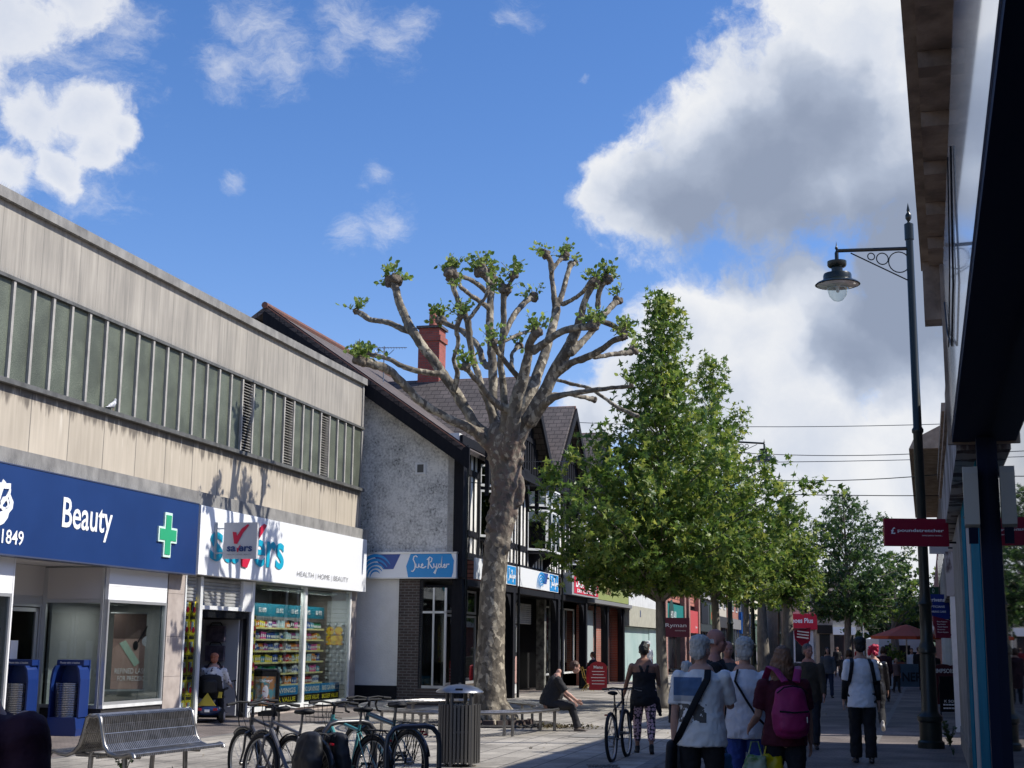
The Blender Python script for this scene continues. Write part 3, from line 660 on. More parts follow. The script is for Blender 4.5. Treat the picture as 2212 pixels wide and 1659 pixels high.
# ---------------- pebbledash gable and timbered shops ----------------
def pebble():
    m=bpy.data.materials.new('pebbledash'); m.use_nodes=True; t=NT(m.node_tree); b=m.node_tree.nodes['Principled BSDF']
    tc=t.n('ShaderNodeTexCoord'); o=tc.outputs['Object']; n1=t.noise(o,.9,5,.65); n2=t.noise(o,16,6,.7); n3=t.noise(o,4,4,.6)
    v=t.m('ADD',t.m('MULTIPLY',n1.outputs[0],.5),t.m('ADD',t.m('MULTIPLY',n2.outputs[0],.6),t.m('MULTIPLY',n3.outputs[0],.25)))
    t.l(t.ramp(v,[(.50,(.09,.09,.085)),(.60,(.42,.415,.39)),(.75,(.72,.71,.67))]),b.inputs['Base Color']); b.inputs['Roughness'].default_value=.95
    bp=t.n('ShaderNodeBump'); bp.inputs['Strength'].default_value=.9; bp.inputs['Distance'].default_value=.03; t.l(n2.outputs[0],bp.inputs['Height']); t.l(bp.outputs[0],b.inputs['Normal']); return m
M_peb=pebble()
M_render=mat('white_rough_render',(.80,.78,.73),.95,n=(1.2,(.68,.66,.61)),bump=(28,.8))
M_slate=brick('roof_tiles',(.105,.088,.082),(.15,.12,.11),(.035,.03,.03),.28,.16,.012,axis='xy',bump=.8)
M_slateg=brick('gable_roof_tiles',(.105,.09,.085),(.15,.125,.115),(.035,.03,.03),.28,.16,.012,axis='y',bump=.8)
M_ridge=mat('ridge_tile',(.20,.085,.06),.85,n=(6,(.12,.07,.06)))
M_timber=mat('black_timber',(.006,.007,.011),.75,spec=.2,n=(3,(.013,.013,.016)),bump=(12,.25),stretch=(4,4,.6))
M_plaster=mat('white_plaster',(.86,.85,.81),.85,n=(2.2,(.62,.60,.55)),bump=(14,.25))
M_brickd=brick('dark_brown_brick',(.055,.042,.036),(.085,.06,.05),(.15,.14,.13),bump=.5)
M_brickr=brick('red_brick',(.30,.085,.055),(.38,.12,.075),(.30,.22,.18),bump=.4)
tb=thing('timbered_building','black and white timbered shop building with slate gables and a pebbledash end wall','building',TF,0,0)
def TB(mb,name,m,par=None,**k): return mb.build(name,m,par or tb,**k)
# conversion: gable plane coords (gx along wall to the street, z) -> T coords: y = 2.6-gx (into building), x≈0
def gpoly(pts,x0,x1,name,m): # polygon in the gable plane, thickness along x
    return TB(MB().prism([(2.6-p[0],p[1]) for p in pts],x0,x1,axis='x'),name,m)
sl=.70
def gz(gx): return 7.02+(2.58-gx)*sl
gpoly([(-3.2,4.04),(2.48,4.04),(2.48,gz(2.48)-.12),(-3.2,gz(-3.2)-.12)],0,.25,'gable_wall',M_peb)
gpoly([(2.482,3.37),(2.75,3.37),(2.75,7.0),(2.482,7.0)],-.04,.26,'corner_post',M_timber)
gpoly([(-.6,.5),(.97,.5),(.97,3.38),(-.6,3.38)],.02,.3,'render_panel',M_render)
TB(MB().box(0.0,.4,2.6-1.56,2.6-.972,0,3.38),'brick_pier',brick('dark_brick_gable',(.055,.042,.036),(.085,.06,.05),(.15,.14,.13),axis='y'))
TB(MB().box(-.03,.3,2.6-.972,3.4,0,.498),'plinth',M_black)
# verge board and soffit
vb=MB()
def vq(g0,g1,zo0,zo1,x0,x1):
    vb.add([(x0,2.6-g0,gz(g0)+zo0),(x0,2.6-g1,gz(g1)+zo0),(x0,2.6-g1,gz(g1)+zo1),(x0,2.6-g0,gz(g0)+zo1),(x1,2.6-g0,gz(g0)+zo0),(x1,2.6-g1,gz(g1)+zo0),(x1,2.6-g1,gz(g1)+zo1),(x1,2.6-g0,gz(g0)+zo1)],[(0,1,2,3),(7,6,5,4),(0,4,5,1),(1,5,6,2),(2,6,7,3),(3,7,4,0)])
vq(-3.2,3.0,-.50,.10,-.38,-.30); vq(-3.2,2.9,-.12,-.05,-.30,0)
TB(vb,'verge_board',M_timber)
# window in the pebbledash
w_=TB(MB().box(-.03,.0,2.6-1.66,2.6-1.36,6.18,6.5),'vent_window',M_white); MB().box(-.034,-.03,2.6-1.60,2.6-1.42,6.23,6.45).build('pane',mat('vent_dark',(.08,.08,.075),.5),w_)
# main roof: eaves at y=-.1,z7.05 ; ridge y=5.7 z 11.2
def zr(y): return 7.02+(y+.02)*sl
RL=26.2
TB(MB().slab((-.38,-.25,zr(-.25)),(RL,-.25,zr(-.25)),(RL,5.75,zr(5.75)),(-.38,5.75,zr(5.75)),.12).slab((RL,5.75,zr(5.75)),(RL,11.5,zr(0)),(-.38,11.5,zr(0)),(-.38,5.75,zr(5.75)),.12),'main_roof',M_slate)
TB(MB().tube([(-.42,5.75,zr(5.75)+.03),(RL,5.75,zr(5.75)+.03)],.10,8).tube([(-.36,-.28,zr(-.28)+.02),(-.36,5.75,zr(5.75)+.02)],.03,6),'ridge',M_ridge)
# three street gables
apex=[(5.5,9.78,3.0),(12.0,9.92,3.0),(18.0,9.85,3.0)]
for i,(ax,az,hw) in enumerate(apex):
    ez=az-hw*.92; yb=(az-7.02)/sl
    g=TB(MB().slab((ax-hw,-.75,ez),(ax,-.75,az),(ax,yb+.3,az),(ax-hw,yb+.3,ez),-.10).slab((ax,-.75,az),(ax+hw,-.75,ez),(ax+hw,yb+.3,ez),(ax,yb+.3,az),-.10),'gable_roof',M_slateg)
    MB().tube([(ax,-.78,az+.02),(ax,yb+.2,az+.02)],.09,8).build('ridge_tiles',M_ridge,g)
    bb=MB()
    for s in (-1,1):
        bb.add([(ax+s*(hw+.12),-.83,ez-.42),(ax+s*(hw+.12),-.83,ez-.10),(ax,-.83,az+.02),(ax,-.83,az-.34),(ax+s*(hw+.12),-.76,ez-.42),(ax+s*(hw+.12),-.76,ez-.10),(ax,-.76,az+.02),(ax,-.76,az-.34)],[(0,1,2,3),(7,6,5,4),(0,4,5,1),(1,5,6,2),(2,6,7,3),(3,7,4,0)])
    TB(bb,'bargeboard',M_timber)
    TB(MB().prism([(ax-hw+.15,ez-.1),(ax+hw-.15,ez-.1),(ax,az-.15)],-.40,-.2),'gable_plaster',M_plaster)
    st_=MB()
    for k in range(-8,9):
        xx=ax+k*.32; top=az-.2-abs(xx-ax)*.92
        if top>ez+.05: st_.box(xx-.07,xx+.07,-.46,-.402,ez-.1,top)
    st_.box(ax-hw,ax+hw,-.50,-.40,ez-.32,ez-.1).box(ax-1.5,ax+1.5,-.48,-.404,ez+.9,ez+1.05)
    TB(st_,'gable_studs',M_timber)
    TB(MB().box(ax-hw,ax+hw,-.6,.0,ez-.42,ez-.325),'jetty_beam',M_timber)
# upper facade
TB(MB().box(0,26.2,0,.3,3.98,7.3),'facade_plaster',M_plaster)
fs=MB()
bays=[(2.1,4.3),(7.9,10.9),(14.4,17.6),(21,23.5)]
x=.25
while x<26.2:
    if not any(a-.05<x<b+.05 for a,b in bays): fs.box(x-.065,x+.065,-.018,-.003,4.0,7.2)
    else: fs.box(x-.065,x+.065,-.018,-.003,4.0,4.55)
    x+=.42
fs.box(0,26.2,-.035,-.019,4.55,4.72).box(0,26.2,-.04,-.019,3.98,4.1).box(0,26.2,-.035,-.019,6.25,6.42).box(0,26.2,-.10,-.019,7.0,7.25)
for a,b in bays: fs.box(a-.14,a-.0,-.045,-.036,3.98,7.0).box(b,b+.14,-.045,-.036,3.98,7.0)
TB(fs,'timber_framing',M_timber)
# curved braces
for px_ in (1.3,6.2,7.4,11.4,12.7,13.9,18.4,19.6):
    s=1 if px_ in (1.3,7.4,13.9,19.6) else -1
    br=MB().prism([(px_,7.0),(px_+s*.9,7.0),(px_+s*.62,6.85),(px_+s*.30,6.5),(px_+s*.12,6.1),(px_,5.7)],-.50,-.38); TB(br,'curved_brace',M_timber)
# oriel bay windows
def glaze(par,P0,P1,z0,z1,nx,nz,fm,bar=.022,glassm=None):
    """casement between ground points P0,P1 (xy)"""
    d=Vector((P1[0]-P0[0],P1[1]-P0[1],0)); L=d.length; a=math.atan2(d.y,d.x); M=Matrix.Translation((P0[0],P0[1],0))@Matrix.Rotation(a,4,'Z')
    mb=MB().box(0,.06,-.03,.03,z0,z1,0,M).box(L-.06,L,-.03,.03,z0,z1,0,M).box(.06,L-.06,-.03,.03,z0,z0+.07,0,M).box(.06,L-.06,-.03,.03,z1-.06,z1,0,M)
    for i in range(1,nx): x=L*i/nx; mb.box(x-bar/2,x+bar/2,-.02,.02,z0+.07,z1-.06,0,M)
    for i in range(1,nz): z=z0+(z1-z0)*i/nz; mb.box(.06,L-.06,-.018,.018,z-bar/2,z+bar/2,0,M)
    f=mb.build('window_frame',fm,par); MB().box(.05,L-.05,-.004,.004,z0+.05,z1-.05,0,M).build('pane',glassm or M_glassd,f,calc=False)
    return f
blind=mat('slatted_blind',(.20,.21,.21),.6)
for i,(a,b) in enumerate(bays[:3]):
    d_=.55; wm=M_white
    Y=[(a,0),(a+.55,-d_),(b-.55,-d_),(b,0)]
    bay=TB(MB().prism([(a,0.02),(a+.55,-d_-.02),(b-.55,-d_-.02),(b,.02)],4.52,4.62,axis='z').prism([(a,0.02),(a+.55,-d_-.02),(b-.55,-d_-.02),(b,.02)],6.72,6.95,axis='z').prism([(a+.1,0),(a+.6,-d_),(b-.6,-d_),(b-.1,0)],5.98,6.06,axis='z'),'bay_window',M_timber if i<2 else M_white)
    MB().prism([(a-.1,0),(a+.5,-d_-.1),(b-.5,-d_-.1),(b+.1,0)],6.952,7.02,axis='z').build('bay_roof',M_timber,bay)
    segs=[(Y[0],Y[1],1),(Y[1],Y[2],2 if i!=1 else 3),(Y[2],Y[3],1)]
    for (P0,P1,n) in segs:
        for q in range(n):
            A=(P0[0]+(P1[0]-P0[0])*q/n,P0[1]+(P1[1]-P0[1])*q/n); B=(P0[0]+(P1[0]-P0[0])*(q+1)/n,P0[1]+(P1[1]-P0[1])*(q+1)/n)
            glaze(bay,A,B,4.62,5.97,1,1,wm); glaze(bay,A,B,6.07,6.71,2,2,wm)
    bl_=MB()
    for j in range(24): bl_.box(a+.45,b-.45,-.30,-.29,4.95+j*.042,4.975+j*.042)
    bl_.build('blind',blind,bay)
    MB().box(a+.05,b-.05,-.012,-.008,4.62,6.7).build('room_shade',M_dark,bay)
    for s in (a+.5,b-.5): MB().prism([(0,4.52),(-.45,4.52),(-.12,4.2),(0,3.98)],s-.06,s+.06,axis='x').build('corbel',M_timber,bay)
# ground floor: posts, beam, recessed shopfront
TB(MB().box(0,26.4,-.12,.12,3.18,3.36),'bressummer',M_timber)
for k,x in enumerate((.02,5.83,12.3,17.3,21.9,25.9)):
    p=TB(MB().box(x-.0 if k==0 else x-.14,x+.28 if k==0 else x+.14,-.14,.14,0,3.18),'post',M_timber)
    if k: MB().prism([(x-.14,3.18),(x-.14,2.35),(x-.26,2.75),(x-.5,3.02),(x-.85,3.18)],-.06,.06).build('bracket',M_timber,p)
    if k<5: MB().prism([(x+.28 if k==0 else x+.14,3.18),(x+.28 if k==0 else x+.14,2.35),(x+.4,2.75),(x+.65,3.02),(x+1.0,3.18)],-.06,.06).build('bracket',M_timber,p)
TB(MB().prism([(.14,3.18),(.14,2.5),(.35,2.85),(.95,3.18)],.10,.18,axis='x'),'gable_bracket',M_timber)
TB(MB().box(.31,26.2,1.7,1.9,0,3.4).box(0.05,26.2,.15,1.7,3.3,3.36).box(.02,.3,.95,1.05,0,3.38),'back_wall',M_dark)
TB(MB().box(-.02,.1,.1,1.04,0,.45).box(.3,5.6,1.0,1.1,0,.45),'riser',M_brickd)
TB(MB().box(.02,.08,.28,.34,.45,3.1).box(.02,.08,.62,.67,.45,3.1).box(.02,.08,.98,1.02,.45,3.1).box(.02,.08,.28,1.02,.45,.52).box(.02,.08,.28,1.02,2.42,2.48),'side_window_frame',M_alum)
TB(MB().box(.045,.055,.34,1.0,.52,3.1),'side_window_pane',M_glassd,calc=False)
fx=[.4,2.1,3.8,5.6]
for a,b in zip(fx,fx[1:]): glaze(tb,(a,1.05),(b,1.05),.45,2.45,1,1,M_alum,glassm=M_glassd); glaze(tb,(a,1.05),(b,1.05),2.5,3.2,2,1,M_alum,glassm=M_glassd)
for a,b in ((6.3,8.2),(8.25,10.2)): glaze(tb,(a,.9),(b,.9),.45,2.25,1,1,M_alum,glassm=M_glass)
TB(MB().box(6.2,10.3,.85,1.0,.0,.42),'white_riser',M_white)
TB(shutter(6.2,12.1,2.3,2.95,.85) ,'shutter',shm)
TB(MB().box(10.3,12.0,1.3,1.4,0,2.3),'inner_door',mat('black_door',(.02,.02,.022),.3))
TB(MB().box(13.2,13.5,.6,.9,0,3.2).box(14.4,14.5,.6,.7,0,3.2).box(15.5,15.6,.6,.7,0,3.2),'shop_mullion',mat('mottled_pillar',(.25,.25,.22),.6,n=(5,(.05,.05,.045))))
for a,b in ((13.6,15.4),(15.7,17.2),(17.4,19.3)): glaze(tb,(a,.8),(b,.8),.5,3.0,1,1,M_white,glassm=M_glassd)
TB(MB().box(19.4,25.9,.5,.7,0,3.2),'red_brick_bay',M_brickr)
TB(MB().box(19.6,21.4,.40,.49,.9,3.0),'grey_board',mat('grey_board',(.33,.38,.38),.6))
TB(MB().box(25.9,26.2,.15,1.8,0,3.3),'red_brick_end',M_brickr)
# signs on the timbered building
charity_w=mat('charity_white',(.76,.78,.80),.35); cb_=mat('charity_blue',(.01,.26,.62),.35); cdb=mat('charity_navy',(.015,.06,.28),.35)
def script(par,x,z,w,h,y,m,ww=.035):
    """joined-up two word signature as strokes; unit box 0..10 x 0..4"""
    S=[[(1.6,3.7),(1.2,4.0),(.7,3.8),(.55,3.2),(.9,2.6),(1.1,2.0),(1.0,1.2),(.5,.6),(.1,.7)],[(1.2,2.3),(1.35,1.5),(1.8,1.4),(2.1,2.3),(2.15,1.6),(2.6,1.5)],[(2.6,1.9),(3.0,2.3),(3.1,2.0),(2.7,1.7),(2.8,1.4),(3.3,1.4),(3.9,1.7)],
       [(4.6,3.4),(4.4,1.2)],[(4.1,3.1),(4.8,3.7),(5.4,3.4),(5.2,2.7),(4.6,2.5),(5.0,1.9),(5.5,1.3),(5.8,1.5)],[(5.8,2.3),(5.95,1.6),(6.3,1.5),(6.6,2.3),(6.5,.9),(6.2,.1),(5.9,.3),(6.5,1.1),(7.0,1.5)],[(7.6,2.1),(7.2,2.2),(7.0,1.7),(7.4,1.4),(7.75,1.9),(7.95,3.8),(7.8,1.9),(8.0,1.4),(8.3,1.6)],[(8.3,1.9),(8.7,2.2),(8.75,1.95),(8.4,1.7),(8.6,1.4),(9.0,1.5),(9.2,2.2),(9.5,2.1),(9.8,2.2)]]
    mb=MB()
    for s in S: mb.ribbon([(x+p[0]/10*w,z+p[1]/4*h) for p in s],ww,y)
    mb.build('lettering',m,par)
def wave(par,x,z,w,h,y):
    """curling wave emblem in blues, unit box"""
    P=[(x+w*.35,z+h)]+[(x+w*(.35+.65*k/8),z+h) for k in range(1,9)]+[(x+w*(1-.04*k),z+h*(1-.16*k)) for k in range(1,5)]+[(x+w*.6,z+h*.35),(x+w*.45,z+h*.7)]
    MB().prism(P,y-.006,y).build('dark_swoosh',cdb,par)
    for i,(r,t_) in enumerate(((1.0,.09),(.80,.08),(.62,.07),(.46,.06),(.30,.05))):
        pts=[(x+w*.42-cos(a)*w*.42*r,z+sin(a)*h*.95*r) for a in [k*pi*.80/12 for k in range(13)]]
        MB().ribbon(pts,[h*t_*.3+h*t_*1.3*sin(k*pi/12) for k in range(13)],y-.008-i*.002,.004).build('wave_line',cb_,par)
s1=thing('shop_sign','white and blue charity shop sign on the pebbledash end wall','sign',GF,1.2,-.18,3.37)
MB().box(-1.4,1.42,0,.16,0,.63).build('panel',charity_w,s1)
MB().prism([(.08,.0),(.02,.3),(.14,.63),(1.28,.63),(1.36,.45),(1.34,.12),(1.30,0)],-.006,-.001).build('blue_patch',cb_,s1)
script(s1,.16,.08,1.1,.50,-.010,whitel,.03); wave(s1,-1.35,.0,1.2,.62,-.002)
MB().box(-1.42,1.44,-.02,.16,-.03,-.002).box(-1.42,1.44,-.02,.2,.632,.68).build('trim',M_alum,s1)
s2=thing('shop_sign','white charity fascia sign partly behind the plane tree trunk','sign',TF,3.4,-.16,3.40)
MB().box(-2.1,2.5,0,.06,0,.58).build('panel',charity_w,s2); MB().box(1.4,2.46,-.006,-.001,.02,.56).build('blue_patch',cb_,s2); script(s2,1.5,.06,.9,.42,-.010,whitel,.03)

s3=thing('shop_sign','white charity fascia sign with blue wave and blue end patch below the bay window','sign',TF,9.1,-.16,3.40)
MB().box(-2.95,2.95,0,.06,0,.60).build('panel',charity_w,s3); MB().box(1.55,2.90,-.006,-.001,.02,.58).build('blue_patch',cb_,s3); script(s3,1.65,.06,1.15,.45,-.010,whitel,.04); wave(s3,-.4,.02,1.7,.56,-.002)

s4=thing('shop_sign','red boxed fascia sign with tall white capitals beside the charity sign','sign',TF,15.6,-.35,3.40)
MB().box(-2.1,3.0,0,.33,0,.78).build('box',mat('sign_case_grey',(.32,.34,.35),.5),s4)
MB().box(-1.75,2.9,-.012,-.001,.06,.72).build('red_panel',mat('sign_red',(.62,.01,.05),.35),s4)
text('LAUNDERERS',whitel,s4,.55,-.018,.47,width=4.1,height=.36,bold=.03); text('DRY CLEANING',whitel,s4,.55,-.018,.17,width=3.7,height=.13,bold=.03)
s5=thing('shop_sign','olive green fascia sign at the far end of the timbered building','sign',TF,22.6,-.3,3.40)
MB().box(-3.9,3.6,0,.28,0,.95).build('panel',mat('olive_panel',(.28,.32,.10),.5,n=(1,(.24,.28,.09))),s5)
MB().box(-2.2,-1.0,-.01,-.001,.25,.75).build('emblem',mat('brown_mark',(.18,.13,.05),.6),s5)

TB(MB().box(17.5,26.4,-.42,.1,3.22,3.36),'canopy_gutter',mat('gutter_grey',(.20,.20,.20),.5))
# chimneys and aerial
def chimney(px0,px1,ytop,Y,zb,pots,lab):
    A=AY(px0,ytop,Y); B=AY(px1,ytop,Y); w=(B.x-A.x)*.72; zt=A.z; c=thing('chimney',lab,'chimney',WF,(A.x+B.x)/2,Y+w/2,zb,rz=TF.rz-pi/2)
    h=zt-zb
    bm=brick('chimney_brick',(.34,.07,.05),(.42,.10,.07),(.22,.12,.10),axis='xy')
    MB().box(-w/2,w/2,-w/2,w/2,0,h-.5).box(-w/2-.05,w/2+.05,-w/2-.05,w/2+.05,h-.5,h-.32).box(-w/2+.01,w/2-.01,-w/2+.01,w/2-.01,h-.32,h-.08).build('stack',bm,c)
    MB().box(-w/2-.06,w/2+.06,-w/2-.06,w/2+.06,h-.08,h).build('cap',M_brickd,c)
    for (dx,hp) in pots: MB().lathe([(.13,0),(.12,hp-.05),(.15,hp-.04),(.15,hp),(.10,hp),(.10,hp-.1)],14,0,(dx*w,0,h)).build('pot',mat('terracotta',(.33,.11,.08),.8),c,smooth=40)
    return c
chimney(900,966,703,43.5,8.6,[(.02,.62)],'tall red brick chimney with one clay pot behind the plane tree')
chimney(1266,1282,930,57,8.6,[(0,.3)],'small red chimney top showing over the slate roof between the branches') if 0 else None
p=AY(1118,800,47); c=thing('chimney','short terracotta chimney pot showing between the plane branches','chimney',WF,p.x,47,9.5)
MB().lathe([(.14,0),(.13,.75),(.17,.76),(.17,.85),(.1,.85)],14).build('pot',mat('terracotta',(.33,.11,.08),.8),c,smooth=40); MB().box(-.3,.3,-.3,.3,-1.0,.0).build('stack',mat('plain_brick',(.3,.09,.06),.85),c)
a=AY(830,755,42); an=thing('tv_aerial','thin grey television aerial standing on the roof left of the brick chimney','aerial',WF,a.x,42,a.z-2.2)
MB().tube([(0,0,0),(0,0,2.3)],.018,6).build('mast',M_steel,an); mb=MB().tube([(-.35,0,2.25),(.7,0,2.27)],.012,5)
for i in range(12): mb.tube([(-.3+i*.085,-.14,2.25),(-.3+i*.085,.14,2.25)],.006,4)
mb.tube([(-.3,0,2.18),(-.15,0,2.0),(.15,0,2.05),(.3,0,2.2)],.01,4); mb.build('antenna',M_steel,an)
# downpipes
for (x,z1) in ((.36,7.0),(6.35,7.0),(12.75,6.6),(19.0,6.6)):
    d=thing('downpipe','black downpipe on the timbered front, '+{.36:'at the pebbledash corner',6.35:'beside the plane tree trunk',12.75:'left of the red sign',19.0:'right of the red sign'}[x],'pipe',TF,x,-.14,.0,group='downpipes on the timbered front')
    MB().tube([(0,0,0),(0,0,z1)],.045,8).build('pipe',M_blackg,d,smooth=40); MB().lathe([(.06,0),(.06,.06)],10,0,(0,0,2.8)).lathe([(.06,0),(.06,.06)],10,0,(0,0,4.6)).build('collar',M_blackg,d)
# ---------------- brick parade and shops further up the left side ----------------
def stripebrick():
    return brick('banded_red_brick',(.42,.15,.10),(.50,.19,.13),(.16,.055,.04),2.2,.20,.035,bump=.3)
bp_=thing('brick_building','two storey red brick parade with banded brickwork and piers beyond the timbered shops','building',TF,26.5,0)
def BP(mb,name,m): return mb.build(name,m,bp_,loc=(-26.5,0,0))
BP(MB().box(26.45,54,0,8,4.0,7.6),'upper_wall',stripebrick())
BP(MB().box(26.45,54,1.6,1.8,0,3.99).box(26.45,54,.1,1.6,3.9,3.99),'shop_back',M_dark)
BP(MB().slab((26.45,-.2,7.6),(54,-.2,7.6),(54,4,10),(26.45,4,10),.1),'roof',M_slate)
for x in (36.9,38.6,46.5,48.5,53.6): BP(MB().box(x-.35,x+.35,-.28,-.002,0,7.4),'brick_pier',brick('pier_brick',(.33,.16,.12),(.38,.19,.15),(.2,.14,.12),axis='xy'))
BP(MB().box(39,46.2,-.06,-.002,5.1,5.45).box(49,53.3,-.06,-.002,5.1,5.45),'lead_band',mat('lead_band',(.13,.14,.15),.6))
for a,b in ((28,31),(33,36),(40,43),(49.5,52.5)):
    BP(MB().box(a,b,-.03,-.002,5.6,6.9),'window',M_glassd if 0 else mat('upper_glass',(.03,.035,.04),.08)); BP(MB().box(a-.06,b+.06,-.06,-.031,5.5,5.58).box(a-.06,a,-.06,-.031,5.58,6.95).box(b,b+.06,-.06,-.031,5.58,6.95).box((a+b)/2-.04,(a+b)/2+.04,-.06,-.031,5.58,6.95),'window_frame',M_white)
s=thing('shop_sign','pale cream fascia with a bright white top panel on the empty shop','sign',TF,31.5,-.32,2.45)
MB().box(-5.4,5.0,0,.3,.92,1.55).build('white_panel',M_white,s); MB().box(-5.4,5.0,-.02,.3,0,.915).build('cream_panel',mat('cream_panel',(.42,.41,.33),.6,n=(3,(.34,.33,.26))),s)
MB().box(-2.4,-2.2,-.03,-.021,.45,.75).build('blue_mark',navyb,s)
BP(MB().box(26.6,36.3,-.05,.0,0,2.42).box(33.6,36.3,-.09,-.051,.0,2.40),'pale_blue_shopfront',mat('pale_aqua',(.30,.42,.40),.5,n=(.6,(.40,.50,.48))))
s=thing('shop_sign','teal fascia sign with a dark round badge beside the maple trunk','sign',TF,42.5,-.2,2.35)
MB().box(-3.5,3.7,0,.2,0,1.5).build('panel',mat('teal_sign',(.0,.17,.15),.5),s); MB().lathe([(0,0),(1.0,0),(1.0,.02),(0,.02)],28,axis='y',c=(-1.6,-.03,.72)).build('badge',mat('dark_green_badge',(.01,.045,.035),.5),s)
text('HOLLAND',whitel,s,-.9,-.04,.9,width=2.2,height=.42); text('& BARRETT',whitel,s,-.9,-.04,.5,width=1.8,height=.18)
glz=mat('shopfront_dark_glass',(.02,.024,.028),.06)
BP(MB().box(39,46.1,.2,.25,.3,2.3),'shop_window',glz); BP(MB().box(48.9,53.3,.2,.25,.3,2.3),'shop_window',glz)
s=thing('shop_sign','red stationery fascia sign on the brick parade','sign',TF,51.2,-.22,2.35)
MB().box(-2.3,2.3,0,.2,0,1.35).build('panel',mat('coral_red',(.50,.06,.06),.45),s); text('Ryman',whitel,s,1.0,-.01,.35,width=.9,height=.2)
s=thing('hanging_sign','dark maroon banner sign reading Ryman in front of the red fascia','sign',WF,*[AY(1460,1352,64)[i] for i in (0,1)],AY(1460,1376,64).z,rz=0)
MB().box(-.62,.62,-.02,.02,0,.86).build('board',mat('maroon_board',(.12,.02,.035),.5),s); text('Ryman',whitel,s,0,-.03,.5,width=.95,height=.22); text('stationery',whitel,s,.2,-.03,.28,width=.5,height=.06)
s=thing('offer_board','yellow and red sale boards in the stationery shop window','poster',TF,51.2,.1,1.75)
MB().box(-1.2,0,0,.03,0,.4).build('red_board',mat('sale_red',(.65,.02,.03),.5),s); MB().box(.02,1.1,0,.03,0,.4).build('yellow_board',mat('sale_yellow',(.8,.55,.02),.5),s)
# dark corner cafe, cream blocks, blue shop, shoe shop: simple but real masses
def shop(fr,x0,x1,d,h,wallm,label,base=None,yo=0,name='shop_building',roofh=0,windows=3,signm=None,sz=(2.9,3.7),frontm=None,cat='building'):
    c=thing(name,label,cat,fr,x0,yo,0); w=x1-x0
    s=1
    MB().box(0,w,0,d,0,h).build('wall',wallm,c)
    if roofh: MB().slab((-.1,-.3,h),(w+.1,-.3,h),(w+.1,d/2,h+roofh),(-.1,d/2,h+roofh),.12).slab((w+.1,d/2,h+roofh),(w+.1,d+.3,h),(-.1,d+.3,h),(-.1,d/2,h+roofh),.12).build('roof',M_slate,c)
    else: MB().box(-.08,w+.08,-.15,d,h,h+.18).build('parapet',ledge,c)
    for i in range(windows):
        xx=w*(i+.5)/windows; ww=min(.55,w/windows*.3)
        for z0 in ([4.4,] if h<7.5 else [4.4,7.0]):
            if z0+1.5>h: continue
            f=MB().box(xx-ww-.07,xx+ww+.07,-.05,.0,z0-.1,z0).box(xx-ww-.07,xx-ww,-.04,0,z0,z0+1.45).box(xx+ww,xx+ww+.07,-.04,0,z0,z0+1.45).box(xx-ww,xx+ww,-.04,0,z0+.7,z0+.75).box(xx-ww-.07,xx+ww+.07,-.05,0,z0+1.45,z0+1.55).build('window',M_white,c)
            MB().box(xx-ww,xx+ww,-.02,-.002,z0,z0+1.45).build('pane',glz,f)
    if signm: MB().box(.1,w-.1,-.25,-.002,*sz).build('fascia',signm,c)
    if frontm is not None:
        MB().box(.3,w-.3,-.03,-.004,.35,sz[0]-.02).build('shop_window',frontm,c)
        fr_=MB()
        n=max(2,int(w/1.6))
        for i in range(n+1): xx=.2+(w-.4)*i/n; fr_.box(xx-.05,xx+.05,-.07,-.031,0,sz[0]-.02)
        fr_.build('shopfront_frame',signm or M_black,c)
    return c
cream=mat('cream_render',(.48,.44,.36),.85,n=(2,(.38,.34,.28)),bump=(9,.3))
paleb=brick('pale_brick',(.52,.46,.36),(.40,.33,.25),(.3,.27,.22),axis='xy')
greyr=mat('grey_render',(.30,.28,.26),.85,n=(1.5,(.22,.20,.19)))
c=shop(TF,54.5,64,8,6.8,greyr,'dark corner cafe with green shuttered upper panels and rounded fascia behind the near trees',signm=mat('cafe_dark',(.02,.028,.028),.5),sz=(2.5,4.6),frontm=glz,windows=3)
MB().box(5.2,9.0,-.29,-.251,3.0,4.3).build('green_panel',mat('cafe_green',(.06,.10,.045),.5),c); MB().box(.3,4,-.29,-.251,3.0,4.3).build('dark_panel',M_black,c)
text('NIS',mat('neon_orange',(.75,.12,.02),.5),c,7.2,-.30,3.6,width=2.6,height=.5)
MB().box(-.2,9.9,-.45,-.2,4.6,4.75).build('cornice',mat('pale_cornice',(.42,.40,.38),.7),c)
c=shop(TF,64.5,74,8,8.6,cream,'cream rendered three storey shop with arched window marks behind the tree trunks',signm=mat('fascia_black',(.03,.03,.03),.5),frontm=glz)
c=shop(TF,74.5,84,8,8.2,M_brickr,'narrow red brick shop seen between two tree trunks',signm=mat('fascia_grey',(.2,.2,.2),.5),frontm=glz)
c=shop(TF,84.5,96,8,8.4,paleb,'pale brick shop with a bright blue shopfront',signm=mat('bright_blue',(.01,.12,.42),.4),sz=(2.6,4.4),frontm=glz)
